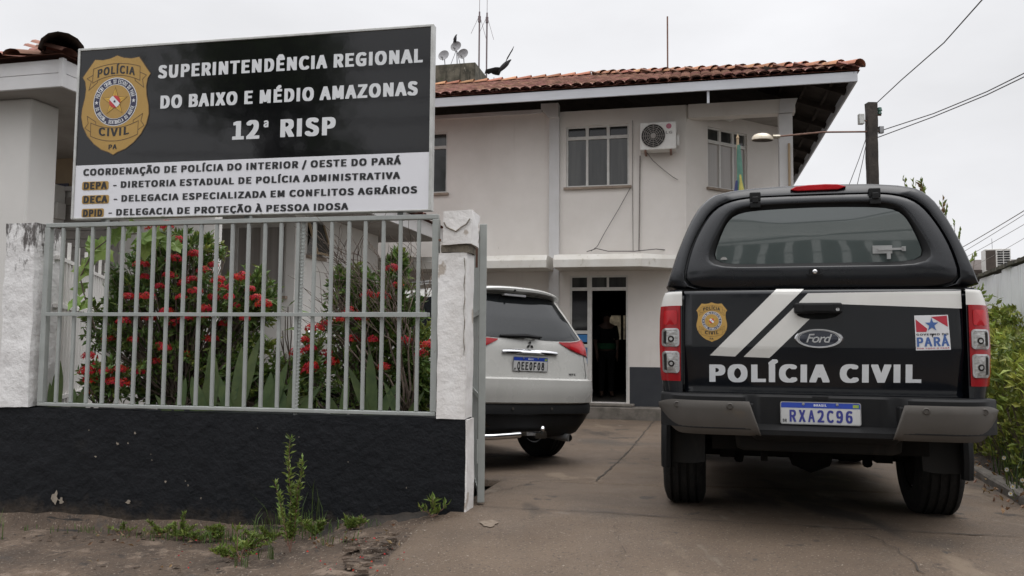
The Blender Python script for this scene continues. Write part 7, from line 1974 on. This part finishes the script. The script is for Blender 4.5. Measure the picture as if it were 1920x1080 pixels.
# ================================================================ across the street (seen mirrored in the sign and the pickup glass)
M['opp_wall'] = mat('opp_wall', (.74, .74, .71), (.66, .66, .63), rough=.85, scale=.8, spots=[(2, .6, .1, (.26, .25, .23), (2, 2, .4))])
ob = thing('opposite_building', 'pale building with tall grille panels across the street mirrored in the pickup rear glass', 'building', (1.0, -10.5, 0), -radians(12))
m = MB(); m.box(-9, 12, -6, 0, -.4, 8.2); m.build('wall', M['opp_wall'], ob)
PW = .66
m = MB()
for i in range(24): x = -4.3 + i * PW; m.box(x - .10, x + .10, .003, .10, 5.0, 7.3)
m.box(-4.5, 12, .003, .12, 7.302, 7.5); m.box(-4.5, 12, .003, .12, 4.8, 4.998); m.build('pilaster', M['opp_wall'], ob)
for i in range(23):
    x = -4.3 + i * PW; m = MB()
    for k in range(7): m.box(x + .13 + k * .065, x + .145 + k * .065, .02, .035, 5.0, 7.3)
    for k in range(28): m.box(x + .11, x + .55, .0355, .045, 5.05 + k * .08, 5.068 + k * .08)
    m.build('grille', M['concrete_old'], ob)
m = MB()
for i in range(23): x = -4.3 + i * PW; m.box(x + .101, x + PW - .101, .004, .012, 5.0, 7.3)
m.build('grille_recess', M['black'], ob)
def tree(label, x, y, h, cr, n, seed):
    r = random.Random(seed); t = thing('street_tree', label, 'tree', (x, y, -.4), 0, 'trees across the street')
    m = MB(); m.tube([(0, 0, 0), (.1, 0, h * .35), (0, .1, h * .6)], [.22, .17, .10], 10)
    cl = []
    for i in range(9):
        a = r.uniform(0, 2 * pi); q_ = Vector((cos(a) * cr * r.uniform(.2, .8), sin(a) * cr * r.uniform(.2, .8), h * r.uniform(.55, .95))); m.tube([(0, .05, h * .45), (q_.x * .5, q_.y * .5, q_.z * .8), tuple(q_)], [.09, .06, .02], 7); cl.append(q_)
    m.build('trunk', M['bark'], t, smooth=True)
    f = MB()
    for i in range(n):
        c = r.choice(cl); v = Vector((r.gauss(0, 1), r.gauss(0, 1), r.gauss(0, .8))) * cr * .30; leaf(f, c + v, Vector((r.uniform(-1, 1), r.uniform(-1, 1), r.uniform(-1, .4))), .34, .17)
    f.build('crown', M['leaf'], t, fix=False)
tree('dark leafy tree across the street mirrored in the sign board', -12.2, -8.0, 11.0, 2.3, 3400, 3)
for i in range(4):
    z = 5.3 + .5 * i + .1 * (i % 2)
    wire(('lowest', 'second lowest', 'second highest', 'highest')[i] + ' street cable mirrored in the pickup rear glass', [(-14, -4.5 + .3 * i, z + .3), (16, -6.5 + .2 * i, z)], .02, .5, 'cables along the street')
